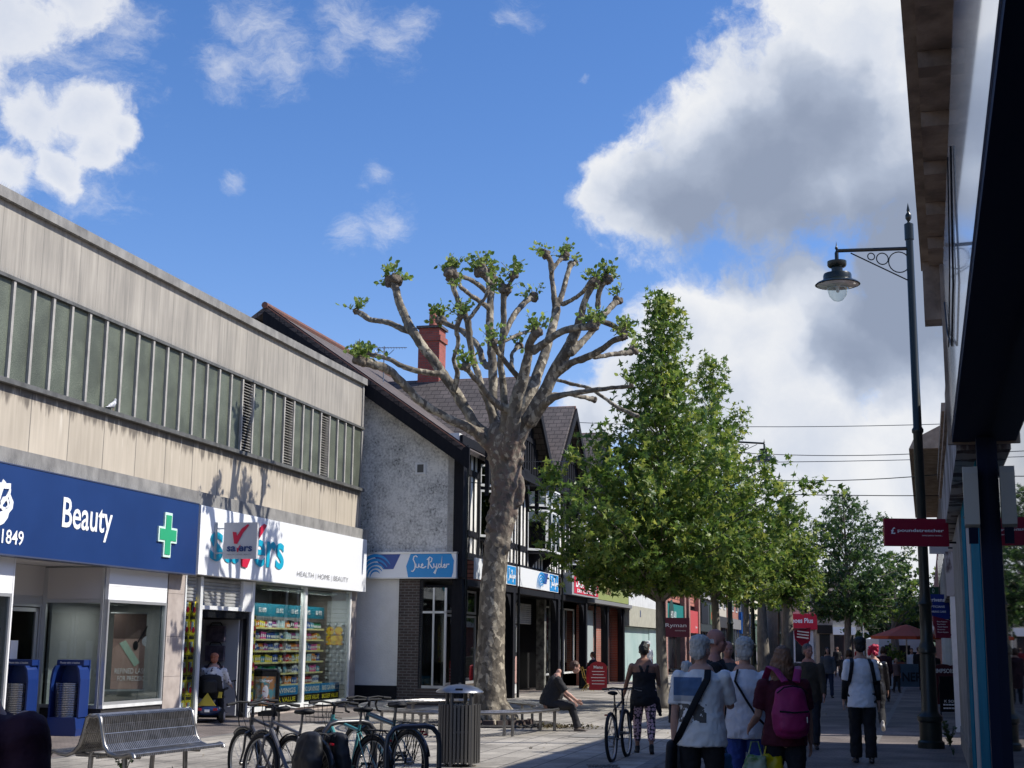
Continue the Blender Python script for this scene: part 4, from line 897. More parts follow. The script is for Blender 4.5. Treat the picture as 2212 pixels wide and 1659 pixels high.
# shoe shop standing proud, face towards the viewer
A=AY(1697,1380,120); B=AY(1762,1380,120)
c=thing('shop_building','pale stone shop with a red shoe shop fascia facing down the street','building',WF,A.x,120,0); w=B.x-A.x
MB().box(0,w,0,9,0,9.6).build('wall',paleb,c); MB().box(-.1,w+.1,-.35,-.002,3.0,4.3).build('fascia',mat('shoe_red',(.60,.01,.04),.4),c); text('Shoes Plus',whitel,c,w/2,-.37,3.75,width=w*.8,height=.42,bold=.03)
MB().box(.2,w-.2,-.04,-.002,.2,2.9).build('shopfront',M_white,c); MB().box(.8,w-.6,-.05,-.041,.3,2.5).build('pane',glz,c); MB().box(-.15,w+.15,-.2,0,9.6,9.9).build('cornice',M_white,c)
prev=B.x
for (px0,px1,Y,h,m,lab) in ((1763,1800,128,6.5,greyr,'dark shop with a small blue white sign right of the shoe shop'),(1795,1850,140,7.5,cream,'cream house with grey shutters far up the street'),(1845,1935,190,9,paleb,'pale brick terrace closing the far end of the street'),(1930,2012,210,7,M_white,'white painted low building at the far end behind the parasol')):
    A=AY(px0,1380,Y); B=AY(px1,1380,Y); c=thing('shop_building',lab,'building',WF,A.x,Y,0); w=B.x-A.x
    MB().box(0,w,0,8,0,h).build('wall',m,c); MB().slab((-.1,-.3,h),(w+.1,-.3,h),(w+.1,4,h+1.6),(-.1,4,h+1.6),.15).build('roof',M_slate,c)
    MB().box(.3,w-.3,-.05,-.002,.3,2.7).build('shop_window',glz,c); MB().box(.1,w-.1,-.2,-.002,2.75,3.5).build('fascia',M_black if Y<130 else charity_w,c)
    f=MB()
    for i in range(3): xx=w*(i+.5)/3; f.box(xx-.5,xx+.5,-.04,-.002,4.2,5.6)
    f.build('upper_windows',glz,c)
# far hedge line and rising ground beyond the town
o=MB().add([(-500,300,-1),(500,300,-1),(500,1350,26),(-500,1350,22)],[(0,1,2,3)]).build('hills',mat('far_hill_green',(.06,.09,.04),.9,n=(.05,(.04,.06,.03))),calc=False); tag(o,kind='structure')
# planter wall by the far trees
pw=thing('planter_wall','low dark stone planter wall behind the near maple trunk','wall',TF,28,-6.4,0)
MB().box(0,9,-.3,.3,0,.95).box(0,.4,-.35,.35,0,1.0).box(8.6,9,-.35,.35,0,1.0).build('wall',brick('rough_stone_wall',(.10,.095,.08),(.06,.06,.055),(.03,.03,.03),.3,.12,.015,axis='xy'),pw)
# bollards
for i,(px,py) in enumerate(((1475,1512),(1505,1500),(1530,1490))):
    x,y=G(px,py); b=thing('bollard','dark steel bollard near the planter wall, '+['nearest','middle','farthest'][i]+' of three','bollard',WF,x,y,0,group='bollards by the planter wall')
    MB().lathe([(.07,0),(.07,.85),(.09,.87),(.09,.93),(.03,1.0),(0,1.0)],12).build('post',M_blackg,b,smooth=40)
# ---------------- right frontage ----------------
# RF: +x up the street, +y towards the street
rb=thing('shop_building','brick shop terrace with heavy stone cornice on the near right','building',RF,6,0)
def RB(mb,name,m): return mb.build(name,m,rb,loc=(-6,0,0))
stonec=mat('dirty_cornice_stone',(.40,.31,.235),.85,n=(2.5,(.19,.145,.11)),bump=(10,.5),stretch=(1,1,1))
pink=mat('pink_render',(.36,.27,.235),.8,n=(1.2,(.28,.21,.19)))
# cornice slightly askew to the frontage, as measured
za=6.45; a=G(1945,0,za); b=G(1990,590,za); hd=math.degrees(math.atan2(b[0]-a[0],b[1]-a[1])); CF=Frame(b[0],b[1],hd)
co=thing('cornice_block','brick shop front with heavy overhanging stone cornice, near right','building',CF,-14,-.9,0)
def CO(mb,name,m): return mb.build(name,m,co,loc=(14,.9,0))
CO(MB().box(-40,-.25,-6,-.56,3.7,za-.02),'brick_wall',M_brickr)
cm=MB().box(-40,-.1,-.75,0,za,za+.16).box(-40,-.14,-.62,-.10,za-.06,za-.002).box(-40,-.2,-.60,-.40,za-.22,za-.062).box(-40,-.2,-.60,-.47,za-.5,za-.222)
CO(cm,'cornice',stonec)
x=-.3
while x>-24: CO(MB().box(x-.22,x,-.40,-.101,za-.2,za-.063),'modillion',stonec); x-=1.35
CO(MB().box(-.55,-.15,-.8,-.02,za-.75,za+.0),'end_bracket',stonec)
# main right wall masses (cast the street shade)
RB(MB().box(-30,26.6,-7,-.06,3.6,6.1).box(-30,26.6,-7,-2.0,0,3.6),'wall',pink)
RB(MB().box(16.8,26.6,-.8,.10,6.1,6.32),'parapet',stonec)
# near shop: window glass, navy posts, fascia
ns=thing('shopfront','navy framed shop window at the right edge reflecting the street','shopfront',RF,6,0)
def NS(mb,name,m,**k): return mb.build(name,m,ns,loc=(-6,0,0),**k)
navyp=mat('navy_frame',(.005,.010,.034),.6,spec=.2)
def mirror():
    m=bpy.data.materials.new('window_reflection_glass'); m.use_nodes=True; b=m.node_tree.nodes['Principled BSDF']; b.inputs['Base Color'].default_value=(.01,.012,.014,1); b.inputs['Roughness'].default_value=.015; b.inputs['Specular IOR Level'].default_value=.9; b.inputs['IOR'].default_value=1.7; return m
NS(MB().box(-8,13.3,-.03,0,.35,3.55),'window_pane',mirror())
NS(MB().box(-8,13.3,-.10,.03,0,.33),'stall_riser',navyp)
NS(MB().box(13.3,13.46,-.10,.09,0,3.6),'post',navyp)
# fascia box: front face .3 m proud, soffit dark navy
NS(MB().box(-8,13.75,-.06,.29,3.62,3.68),'soffit',mat('navy_matt',(.006,.014,.042),.7,spec=.15))
def glosspanel():
    m=bpy.data.materials.new('glossy_white_fascia'); m.use_nodes=True; t=NT(m.node_tree); b=m.node_tree.nodes['Principled BSDF']
    tc=t.n('ShaderNodeTexCoord'); mp=t.n('ShaderNodeMapping'); mp.inputs['Scale'].default_value=(.5,1,3); t.l(tc.outputs['Object'],mp.inputs[0]); n=t.noise(mp.outputs[0],1.5,4,.6)
    t.l(t.ramp(n.outputs[0],[(.3,(.56,.60,.66)),(.7,(.72,.76,.82))]),b.inputs['Base Color']); b.inputs['Metallic'].default_value=.7; b.inputs['Roughness'].default_value=.13; b.inputs['Coat Weight'].default_value=.8; b.inputs['Coat Roughness'].default_value=.03; return m
gp=glosspanel()
NS(MB().box(-8,13.75,.0,.30,3.682,5.35),'fascia_panel',gp)
NS(MB().tube([(9.2,.31,5.0),(9.8,.32,4.2),(11,.32,4.0),(12.4,.315,4.4),(13.3,.31,4.9)],.008,5).tube([(10,.31,5.2),(10.5,.32,4.5),(12,.32,4.2)],.006,5),'loose_cable',M_black)
NS(MB().box(13.75,13.81,.0,.33,3.6,5.4),'end_trim',stonec)
bx=thing('alarm_box','off white rounded alarm box on the navy window post','box',RF,13.22,.095,2.75)
MB().prism([(-.055,.03),(.0,-.0),(.055,.03),(.06,.5),(.04,.56),(-.04,.56),(-.06,.5)],0,.13,axis='y').build('cover',mat('off_white_plastic',(.42,.41,.37),.45),bx); MB().lathe([(.012,0),(.012,.01)],8,0,axis='y',c=(0,.131,.10)).build('screw',M_steel,bx)
MB().prism([(.0,-.14),(.05,-.14),(.05,-.0),(-.05,-.0)],.02,.1,axis='y').build('bracket',navyp,bx)
# second shopfront further along : pilasters in white, teal, brown
nf=thing('shopfront','peeling white and teal shopfront pilasters beyond the navy window','shopfront',RF,14,0)
def NF(mb,name,m,**k): return mb.build(name,m,nf,loc=(-14,0,0),**k)
peel=mat('peeling_white',(.36,.35,.34),.85,spec=.1,n=(2.2,(.10,.08,.08),.50,.56),stretch=(1,1,.4)); tealp=mat('teal_paint',(.0,.15,.24),.85,spec=.1,n=(.8,(.0,.12,.19))); brownp=mat('brown_paint',(.09,.06,.06),.85,spec=.1)
NF(MB().box(13.5,14.6,-.1,.05,0,3.55),'brown_pilaster',brownp)
NF(MB().box(14.62,17.2,-.1,.06,0,3.55),'teal_panel',tealp)
NF(MB().box(17.22,18.6,-.1,.07,0,3.55),'white_pilaster',mat('dull_white_paint',(.40,.39,.38),.9,spec=.1))
NF(MB().box(18.62,20.2,-.1,.08,0,3.55),'teal_pilaster',tealp)
NF(MB().box(20.22,25.4,-.1,.11,.35,3.5).box(20.22,25.6,-.1,.12,0,.34),'pale_pilaster',mat('pale_stone_paint',(.32,.305,.28),.85,spec=.1,n=(3,(.22,.205,.185))))
NF(MB().box(13.9,26.4,-.06,.25,3.56,4.35),'peeling_fascia',peel)
NF(MB().box(13.9,26.4,-.05,.29,4.352,4.45),'fascia_cap',stonec)
NF(MB().box(14.0,22,-.05,.20,4.46,5.2),'upper_fascia',gp)
# lane gap 26.6..29.6 then next buildings
rb2=thing('shop_building','plain two storey rendered shop beyond the lane on the right','building',RF,29.8,0)
MB().box(0,13,-7,-.06,0,6.5).build('wall',pink,rb2); MB().box(-.1,13.1,-7,.12,6.5,6.68).build('parapet',stonec,rb2); MB().box(0,13,-.05,.18,2.7,3.6).build('fascia',peel,rb2); MB().box(.5,12.5,-.05,.0,.4,2.65).build('shop_window',glz,rb2)
MB().box(.0,.5,-.05,.12,0,2.69).build('pilaster',M_white,rb2); MB().box(12.5,13,-.05,.12,0,2.69).build('pilaster',M_white,rb2)
rb3=thing('shop_building','brown stone building with projecting eaves further up the right side','building',RF,43.5,0)
MB().box(0,24,-8,-.05,0,7.6).build('wall',brick('brown_brick',(.14,.10,.075),(.18,.13,.10),(.10,.08,.07),axis='xy'),rb3); MB().prism([(-8,7.6),(.9,7.6),(.75,7.9),(-.05,8.3),(-8,8.3)],0,24,axis='x').build('eaves',stonec,rb3)
f=MB(); 
for i in range(8): f.box(1+i*2.9,2.3+i*2.9,-.05,.01,3.9,5.5)
f.build('upper_windows',glz,rb3); MB().box(.2,23.8,-.05,.2,2.7,3.5).build('fascia',M_black,rb3); MB().box(.2,.9,-.04,.15,0,2.69).build('pilaster',M_white,rb3); MB().box(5,5.8,-.04,.15,0,2.69).build('pilaster',M_white,rb3)
rb4=thing('shop_building','far row of low shops closing the right side of the street','building',RF,68,0)
MB().box(0,60,-8,-.05,0,6.4).build('wall',M_brickr,rb4); MB().box(0,60,-.05,.2,2.7,3.5).build('fascia',charity_w,rb4)
# projecting signs on the right
def hsign(label,px0,px1,py0,py1,Y,m,txt=(),extra=None,th=.08,name='hanging_sign',poly=None):
    A=AY(px0,py1,Y); B=AY(px1,py0,Y); w=B.x-A.x; h=B.z-A.z
    c=thing(name,label,'sign',WF,A.x,Y,A.z,rz=-R_(14.3)*.0)
    if poly: MB().prism([(p[0]*w,p[1]*h) for p in poly],0,th).build('board',m,c)
    else: MB().box(0,w,0,th,0,h).build('board',m,c)
    for (s,cx,cz,ww,hh,mm) in txt: text(s,mm,c,cx*w,-.008,cz*h,width=ww*w,height=hh*h,bold=.02)
    MB().tube([(w*.95,th/2,h*.85),(w+.35,th/2,h*.85)],.018,6).tube([(w*.95,th/2,h*.15),(w+.35,th/2,h*.15)],.018,6).build('bracket',M_black,c)
    return c
dm=mat('deep_red_sign',(.24,.006,.03),.35)
sgn=hsign('crimson hanging sign of the pound shop in front of the lamp post',1912,2048,1121,1179,21.5,dm,[('poundstretcher',.56,.55,.72,.15,whitel),('every penny counts...',.74,.38,.32,.06,whitel)])
A=AY(1912,1179,21.5);B=AY(2048,1121,21.5); text('£',whitel,sgn,(B.x-A.x)*.13,-.01,(B.z-A.z)*.55,height=(B.z-A.z)*.24,bold=.02)
hsign('blue optician sign hanging low on the right behind the lamp post',1995,2050,1284,1337,33,mat('optic_blue',(.01,.03,.20),.4),[('Scrivens',.48,.78,.66,.16,whitel),('OPTICIANS',.50,.50,.62,.09,whitel),('HEARING CARE',.52,.30,.66,.08,whitel)])
hsign('maroon key cutting sign with five white lines under the blue sign',2018,2052,1331,1378,31,mat('repair_maroon',(.17,.012,.035),.45),[('Shoe Repairs',.5,.74,.62,.07,whitel),('Key Cutting',.46,.62,.5,.07,whitel),('Watch Repairs',.52,.50,.62,.07,whitel),('Engraving',.44,.38,.45,.07,whitel),('Phone Repairs',.53,.26,.64,.07,whitel)],poly=[(.12,.0),(1,0.0),(1,.80),(0,1),(0,.6),(.08,.5)])
hsign('small green hanging sign above the blue optician sign',2008,2034,1268,1284,44,mat('sign_green',(.03,.11,.05),.5),[('O',.3,.5,.18,.6,whitel)])
hsign('small white hanging panel beneath the pound shop sign',2010,2048,1181,1196,30,mat('white_bracket_sign',(.5,.5,.5),.5))
# wires across the street
for i,(p,q,ya,yb,lab) in enumerate((((850,992),(2400,975),38.4,60,'upper thin wire fixed to the pebbledash wall'),((845,1032),(2400,1065),38.3,44,'lower thin wire fixed to the pebbledash wall'),((1215,911),(2300,905),60,48,'highest wire strung across the street behind the maple'),((1600,978),(2300,954),52,44,'wire crossing behind the second lamp'),((1620,1035),(2300,990),46,36,'lowest wire crossing in front of the sky'))):
    A=AY(*p,ya); B=AY(*q,yb); w_=thing('overhead_wire',lab+' on its way over the street','wire',WF,A.x,A.y,A.z)
    D=B-A; pts=[tuple(D*t+Vector((0,0,-.25*4*t*(1-t)))) for t in [k/12 for k in range(13)]]
    MB().tube(pts,.014,5).build('cable',M_blackg,w_,calc=False); MB().box(-.05,.05,-.02,.1,-.03,.03).tube([(0,0,0),(.35,0,0)],.02,5).build('anchor',M_black,w_)
# street lamps
def lamp(x,y,hgt,side,label,scale=1,rz=0):
    c=thing('street_lamp',label,'street lamp',WF,x,y,0,rz=rz,group='green black swan arm street lamps'); m=mat('lamp_green_black',(.010,.016,.014),.32)
    MB().lathe([(.22,0),(.22,.10),(.185,.13),(.185,.42),(.21,.45),(.21,.52),(.15,.58),(.135,.62),(.125,1.55),(.15,1.58),(.15,1.66),(.13,1.70),(.105,1.76),(.10,2.35),(.125,2.4),(.10,2.46),(.088,2.6),(.080,hgt*.58),(.10,hgt*.58+.03),(.10,hgt*.58+.08),(.075,hgt*.58+.12),(.066,hgt-.35),(.082,hgt-.34),(.082,hgt-.05),(.03,hgt-.02),(.02,hgt),(.055,hgt+.06),(.055,hgt+.12),(.02,hgt+.18),(.03,hgt+.21),(.0,hgt+.36)],18).build('column',m,c,smooth=35)
    s=side; z=hgt-.50; L=1.30
    ar=MB().tube([(0,0,z),(s*L,0,z-.06)],.034,8).tube([(0,0,z-.62),(s*L*.82,0,z-.10)],.012,6)
    for (cx,cz,r) in ((.20,-.26,.19),(.50,-.20,.105),(.70,-.16,.062)):
        ar.tube([(s*cx+r*cos(q),0,z+cz+r*sin(q)) for q in [2*pi*k/20 for k in range(20)]],.011,5,closed=True)
    ar.build('arm',m,c,smooth=40)
    X=s*(L+.02); b=z-.08
    MB().lathe([(.0,.20),(.012,.10),(.03,.07),(.012,.03),(.035,-.02),(.035,-.16),(.17,-.18),(.17,-.25),(.15,-.28),(.10,-.30),(.10,-.37),(.24,-.41),(.25,-.44),(.25,-.52),(.37,-.58),(.40,-.61),(.39,-.615),(.22,-.55),(.0,-.55)],24,0,(X,0,b)).build('lamp_head',m,c,smooth=35)
    MB().lathe([(.37,-.618),(.21,-.56),(.205,-.60)],24,0,(X,0,b)).build('reflector',mat('lamp_reflector',(.55,.56,.55),.4),c,smooth=True)
    MB().lathe([(.19,-.60),(.185,-.70),(.15,-.82),(.08,-.90),(0,-.925)],20,0,(X,0,b)).build('globe',glass('lamp_globe',refl=.12,alpha=.1),c,smooth=True)
    MB().lathe([(.03,-.6),(.03,-.74),(0,-.76)],10,0,(X,0,b)).build('bulb',mat('bulb',(.7,.7,.68),.3),c,smooth=True)
    return c
x,y=G(2012,1616); lamp(x,y,9.42-.2,-1,'near street lamp with arm pointing left beside the right hand shops')
x,y=G(1580,1500); lamp(x,y,9.25,1,'second street lamp with head over the maple crown',rz=0)
x,y=G(1629,1478); lamp(x,y,6.6,1,'thin dark lamp column left of the forked tree trunk')
x,y=G(1686,1452); lamp(x,y,6.9,1,'lamp column between the pale shop and the thick tree trunk')
# ---------------- plane tree ----------------
def bark():
    m=bpy.data.materials.new('plane_bark'); m.use_nodes=True; t=NT(m.node_tree); b=m.node_tree.nodes['Principled BSDF']
    tc=t.n('ShaderNodeTexCoord'); o=tc.outputs['Object']; w=t.vm('ADD',o,t.vm('SCALE',t.vm('SUBTRACT',t.noise(o,4,4,.6).outputs['Color'],(.5,.5,.5)),sc=.22))
    mp=t.n('ShaderNodeMapping'); mp.inputs['Scale'].default_value=(1,1,.55); t.l(w,mp.inputs[0])
    vo=t.n('ShaderNodeTexVoronoi',feature='F1'); vo.inputs['Scale'].default_value=13; t.l(mp.outputs[0],vo.inputs['Vector'])
    n1=t.noise(o,2.1,5,.6); sp=t.n('ShaderNodeSeparateColor'); t.l(vo.outputs['Color'],sp.inputs[0])
    v=t.m('ADD',t.m('MULTIPLY',sp.outputs[0],.55),t.m('MULTIPLY',n1.outputs[0],.75))
    c=t.ramp(v,[(.30,(.075,.062,.046)),(.52,(.125,.105,.078)),(.70,(.175,.15,.112)),(.82,(.23,.20,.15)),(.88,(.38,.33,.245)),(.98,(.45,.40,.30))])
    s3=t.n('ShaderNodeSeparateXYZ'); t.l(o,s3.inputs[0]); n5=t.noise(o,9,5,.7)
    k=t.m('MULTIPLY',t.mr(t.m('ABSOLUTE',t.m('SUBTRACT',s3.outputs[2],5.0)),.7,1.6,1,0),t.mr(n5.outputs[0],.42,.58,0,1))
    mx=t.n('ShaderNodeMix',data_type='RGBA'); t.l(k,mx.inputs[0]); t.l(c,mx.inputs[6]); mx.inputs[7].default_value=(.15,.105,.08,1)
    t.l(mx.outputs[2],b.inputs['Base Color']); b.inputs['Roughness'].default_value=.9
    hh=t.m('ADD',t.m('MULTIPLY',n5.outputs[0],.7),t.m('MULTIPLY',vo.outputs['Distance'],.5)); bp=t.n('ShaderNodeBump'); bp.inputs['Strength'].default_value=.7; bp.inputs['Distance'].default_value=.03
    t.l(hh,bp.inputs['Height']); t.l(bp.outputs[0],b.inputs['Normal']); return m
M_bark=bark()
def leafmat(name,c1,c2,c3):
    m=bpy.data.materials.new(name); m.use_nodes=True; t=NT(m.node_tree); m.node_tree.nodes.clear()
    ge=t.n('ShaderNodeNewGeometry'); tc=t.n('ShaderNodeTexCoord'); n=t.noise(tc.outputs['Object'],.8,3,.6)
    v=t.m('ADD',t.m('MULTIPLY',ge.outputs['Random Per Island'],.65),t.m('MULTIPLY',n.outputs[0],.5)); c=t.ramp(v,[(.2,c1),(.55,c2),(.95,c3)])
    b=t.n('ShaderNodeBsdfPrincipled'); b.inputs['Roughness'].default_value=.45; b.inputs['Specular IOR Level'].default_value=.45; t.l(c,b.inputs['Base Color'])
    tr=t.n('ShaderNodeBsdfTranslucent'); hs=t.n('ShaderNodeHueSaturation'); hs.inputs['Value'].default_value=1.7; hs.inputs['Hue'].default_value=.485; t.l(c,hs.inputs['Color']); t.l(hs.outputs[0],tr.inputs[0])
    mx=t.n('ShaderNodeMixShader'); mx.inputs[0].default_value=.38; t.l(b.outputs[0],mx.inputs[1]); t.l(tr.outputs[0],mx.inputs[2]); o=t.n('ShaderNodeOutputMaterial'); t.l(mx.outputs[0],o.inputs[0]); return m
M_leafp=leafmat('plane_leaf',(.06,.12,.02),(.14,.22,.04),(.27,.34,.09))
M_leafm=leafmat('maple_leaf',(.040,.092,.018),(.095,.175,.028),(.27,.31,.06))
M_leafd=leafmat('dark_leaf',(.014,.035,.014),(.028,.062,.02),(.055,.10,.03))
TYb=29.6; tx0,ty0=G(1060,1566); 
PO_=[ # (points in the enlarged crop (x,y,diameter)), depth offsets start,end, knob radius px, leaf amount
 ([(1150,1440,170),(1060,1350,120),(960,1270,92),(850,1225,80),(720,1150,72),(600,1070,74),(500,960,76),(400,870,74),(290,835,80),(215,815,90)],0,-1.2,62,55),
 ([(1180,1400,140),(1010,1260,95),(920,1130,98),(840,990,98),(700,800,92),(590,640,90),(520,520,80),(470,380,72),(445,280,78)],0,.5,78,34),
 ([(790,900,60),(700,900,56),(640,890,52),(520,860,50),(400,795,46),(270,770,45)],.2,-.3,34,20),
 ([(575,620,62),(500,600,58),(400,555,52),(300,540,52),(240,510,60),(190,480,50)],.3,1.2,32,20),
 ([(850,1010,56),(872,900,46),(850,800,42),(880,690,42),(868,600,46),(895,510,54)],0,-1.0,38,26),
 ([(940,540,42),(970,510,38),(1020,440,35),(1070,370,35),(1080,280,35),(1062,190,36)],-.6,-.4,0,0),
 ([(1150,1380,110),(1110,1180,80),(1060,1050,66),(1010,900,60),(960,700,60),(950,600,62),(930,520,62),(880,420,50),(850,330,50),(825,230,60)],.1,-.5,66,40),
 ([(1180,1380,110),(1120,1150,88),(1110,900,86),(1105,760,84),(1090,560,76),(1098,400,70),(1110,270,60)],.6,1.2,52,30),
 ([(1085,460,56),(1000,400,50),(940,360,42),(890,310,40)],1.0,.2,0,14),
 ([(1075,360,52),(1010,300,50),(950,265,46),(890,240,42)],1.1,.4,0,0),
 ([(1110,300,56),(1070,270,50),(1040,210,60)],1.1,.9,70,48),
 ([(1075,850,66),(1050,820,66),(1010,720,60),(930,630,60),(850,590,52),(760,545,60)],.9,1.9,55,34),
 ([(1190,1300,90),(1195,1150,74),(1175,950,62),(1165,800,60),(1180,640,60),(1182,500,56),(1188,340,60)],-.3,-.9,60,26),
 ([(1190,400,40),(1225,300,40),(1255,240,42)],-.8,-1.1,40,22),
 ([(1195,640,50),(1235,540,55),(1290,460,60),(1340,410,56),(1385,385,56)],.9,2.0,48,16),
 ([(1195,680,36),(1290,635,36),(1380,605,32)],1.0,1.8,0,0),
 ([(1240,1170,80),(1120,1090,64),(1040,990,52),(960,900,46),(930,860,60)],-.5,-1.9,46,34),
 ([(1290,930,56),(1200,830,46),(1140,750,46),(1110,690,54)],-.6,-1.5,38,22),
 ([(1200,1440,150),(1240,1300,135),(1265,1100,122),(1310,950,108),(1345,800,82),(1362,690,76),(1405,625,84)],-.3,-1.4,52,34),
 ([(1290,1250,120),(1345,1080,112),(1390,970,108),(1440,830,100),(1490,680,90),(1530,520,85),(1538,440,86)],.3,1.5,0,0),
 ([(1535,470,70),(1522,380,56),(1510,250,50),(1500,150,52),(1470,95,60)],1.5,1.3,48,14),
 ([(1560,420,62),(1590,330,52),(1622,210,50),(1636,160,46)],1.5,1.9,28,10),
 ([(1510,210,40),(1550,150,40),(1600,110,44)],1.3,1.6,44,24),
 ([(1636,180,40),(1670,148,40)],1.8,1.9,24,0),
 ([(1220,1440,170),(1330,1250,140),(1450,1050,122),(1530,880,108),(1610,750,108),(1660,640,98),(1690,560,72),(1720,450,62),(1750,370,58),(1795,290,62)],-.1,-1.0,50,26),
 ([(1820,450,52),(1822,400,50),(1835,320,52),(1880,270,60)],-.7,-.9,52,34),
 ([(1580,435,50),(1650,400,42),(1720,350,42),(1770,275,38)],1.3,-.6,0,0),
 ([(1390,745,76),(1480,680,62),(1570,620,62),(1680,590,62),(1790,580,70)],-1.2,-2.2,56,38),
 ([(1640,760,80),(1760,640,60),(1850,520,60),(1900,460,62),(1955,405,66)],-.6,.5,50,14),
 ([(1500,930,90),(1560,885,78),(1640,830,70),(1750,790,65),(1850,735,56),(1930,675,52),(1995,655,56)],-.2,-1.6,40,10),
 ([(1800,790,46),(1850,785,44),(1930,770,46),(2010,760,52),(2055,750,60)],-.5,.2,48,14),
 ([(1850,550,50),(1900,565,50),(1950,590,48),(1995,625,46)],-1.8,-1.6,30,26),
 ([(1370,1230,100),(1440,1130,82),(1480,1090,76),(1540,1055,58),(1620,1040,50),(1700,1025,48),(1820,1010,44),(1950,995,38),(2050,985,32)],-.4,-2.4,20,10),
 ([(1480,1035,36),(1600,1040,36),(1700,1055,40),(1790,1075,50)],.4,1.6,34,0),
 ([(1520,940,38),(1640,970,36),(1760,1000,36),(1840,1050,36),(1940,1120,36),(2020,1160,36),(2085,1185,46)],.2,-.8,22,0),
 ([(1255,900,44),(1240,830,40),(1245,760,38),(1290,715,44)],.9,1.8,38,14),
]
def tp(zx,zy,off):  # crop coordinates -> world, at a real distance
    return AY((820+zx/2.6976)/1.1573,(600+zy/2.6976)/1.1573,TYb+off)
pt=thing('plane_tree','mottled pollarded plane tree with knobbly bare limbs and small leaf tufts','tree',WF,tx0,TYb,0)
base=Vector((tx0,TYb,0)); PXM=TYb/F_/1.1573/2.6976*1.0
tm=MB(); kb=MB()
tr=[(1056,1569,98),(1056,1556,88),(1055,1530,80),(1056,1500,75),(1057,1440,67),(1060,1360,61),(1066,1280,58),(1071,1200,56),(1074,1164,57),(1084,1120,62),(1091,1070,67),(1095,1015,71),(1092,975,84),(1086,945,80)]
P=[AY(a,b,TYb)-base for a,b,c in tr]; P[0].z=-.02
rj=random.Random(5)
tm.capsule([tuple(p+Vector((rj.uniform(-.02,.02),0,0))) for p in P],[c/2*TYb/F_*.95 for a,b,c in tr],18)
for k in range(60):
    i=rj.randrange(8,13); q=rj.uniform(0,2*pi); r=tr[i][2]/2*TYb/F_; z=P[i].z+rj.uniform(-.25,.25); s=rj.uniform(.04,.09)
    tm.ell((P[i].x+cos(q)*r*.92,sin(q)*r*.92,z),s,s,s*rj.uniform(.8,1.7),0,8,6)
tm.ell((P[10].x+.33,-.1,P[10].z+.1),.10,.16,.34,0,10,8)
for k in range(7):
    q=2*pi*k/7+.3; tm.capsule([(cos(q)*.24,sin(q)*.24,.40),(cos(q)*.5,sin(q)*.5,.10),(cos(q)*.62,sin(q)*.62,-.05)],[.13,.12,.07],8)
knobs=[]
for pts,o0,o1,kr,nl in PO_:
    n=len(pts); Q=[]; Rr=[]
    for i,(a,b,d) in enumerate(pts):
        t_=i/(n-1); q=tp(a,b,o0+(o1-o0)*t_)-base; Q.append(q); Rr.append(d/2*(TYb/F_/1.1573/2.6976)*.76)
    # resample smoothly
    S=[];T=[]
    for i in range(n-1):
        p0=Q[max(i-1,0)];p1=Q[i];p2=Q[i+1];p3=Q[min(i+2,n-1)]
        for k in range(3):
            u=k/3; S.append(.5*((2*p1)+(p2-p0)*u+(2*p0-5*p1+4*p2-p3)*u*u+(3*p1-p0-3*p2+p3)*u*u*u)+Vector((rj.uniform(-.012,.012),)*3)); T.append((Rr[i]+(Rr[i+1]-Rr[i])*u)*rj.uniform(.95,1.08))
    S.append(Q[-1]);T.append(Rr[-1])
    tm.capsule([tuple(v) for v in S],T,10)
    if kr:
        r=.82*kr*(TYb/F_/1.1573/2.6976); 
        for k in range(20):
            d=Vector((rj.gauss(0,1),rj.gauss(0,1),rj.gauss(0.2,.8))).normalized(); s=r*rj.uniform(.28,.55); c=Q[-1]+d*r*.66
            kb.ell(tuple(c),s,s,s*.9,0,8,6)
    if nl: knobs.append((Q[-1],max(kr,30)*(TYb/F_/1.1573/2.6976),nl))
trm=remesh(tm,.024,2,noise=(.10,.022))
for p_ in trm.polygons: p_.use_smooth=True
mobj('trunk',trm,M_bark,pt)
km=remesh(kb,.02,1,noise=(.05,.03)); [setattr(q_,'use_smooth',True) for q_ in km.polygons]; mobj('pollard_knobs',km,mat('knob_bark',(.070,.056,.044),.95,n=(9,(.20,.165,.125)),bump=(18,.9)),pt)
def leafquad(mb,c,d,s,rj,lobes=0):
    n=Vector((rj.gauss(0,1),rj.gauss(0,1),rj.gauss(.6,.8))).normalized(); a=(d-n*d.dot(n))
    if a.length<1e-3: a=n.orthogonal()
    a.normalize(); b=n.cross(a)
    if lobes==0: q=[(0,0),(.35,.38),(.75,.30),(1.05,0),(.75,-.30),(.35,-.38)]
    elif lobes==2: q=[(0,0),(.5,.42),(1.05,0),(.5,-.42)]
    else: q=[(0,0),(-.05,.30),(.22,.16),(.30,.62),(.48,.18),(1.05,0),(.48,-.18),(.30,-.62),(.22,-.16),(-.05,-.30)]
    k=len(mb.v); mb.v+=[tuple(c+a*(u*s)+b*(v*s)+n*(-abs(v)*s*.25)) for u,v in q]; mb.f.append(tuple(range(k,k+len(q)))); mb.m.append(0)
lf=MB(); tw=MB()
for (c,r,n) in knobs:
    for k in range(max(4,int(n/2.4))):
        d=Vector((rj.gauss(0,.55),rj.gauss(0,.55),rj.gauss(.75,.45))).normalized(); L=rj.uniform(.14,.34); e=c+d*(r*.7+L)
        tw.tube([tuple(c+d*r*.5),tuple(e)],.006,4)
        for q in range(6):
            p=c+d*(r*.7+L*(q+.6)/6)+Vector((rj.gauss(0,.03),rj.gauss(0,.03),rj.gauss(0,.02)))
            dd=(d+Vector((rj.gauss(0,.9),rj.gauss(0,.9),rj.gauss(0,.6)))).normalized(); leafquad(lf,p,dd,rj.uniform(.07,.14),rj,0)
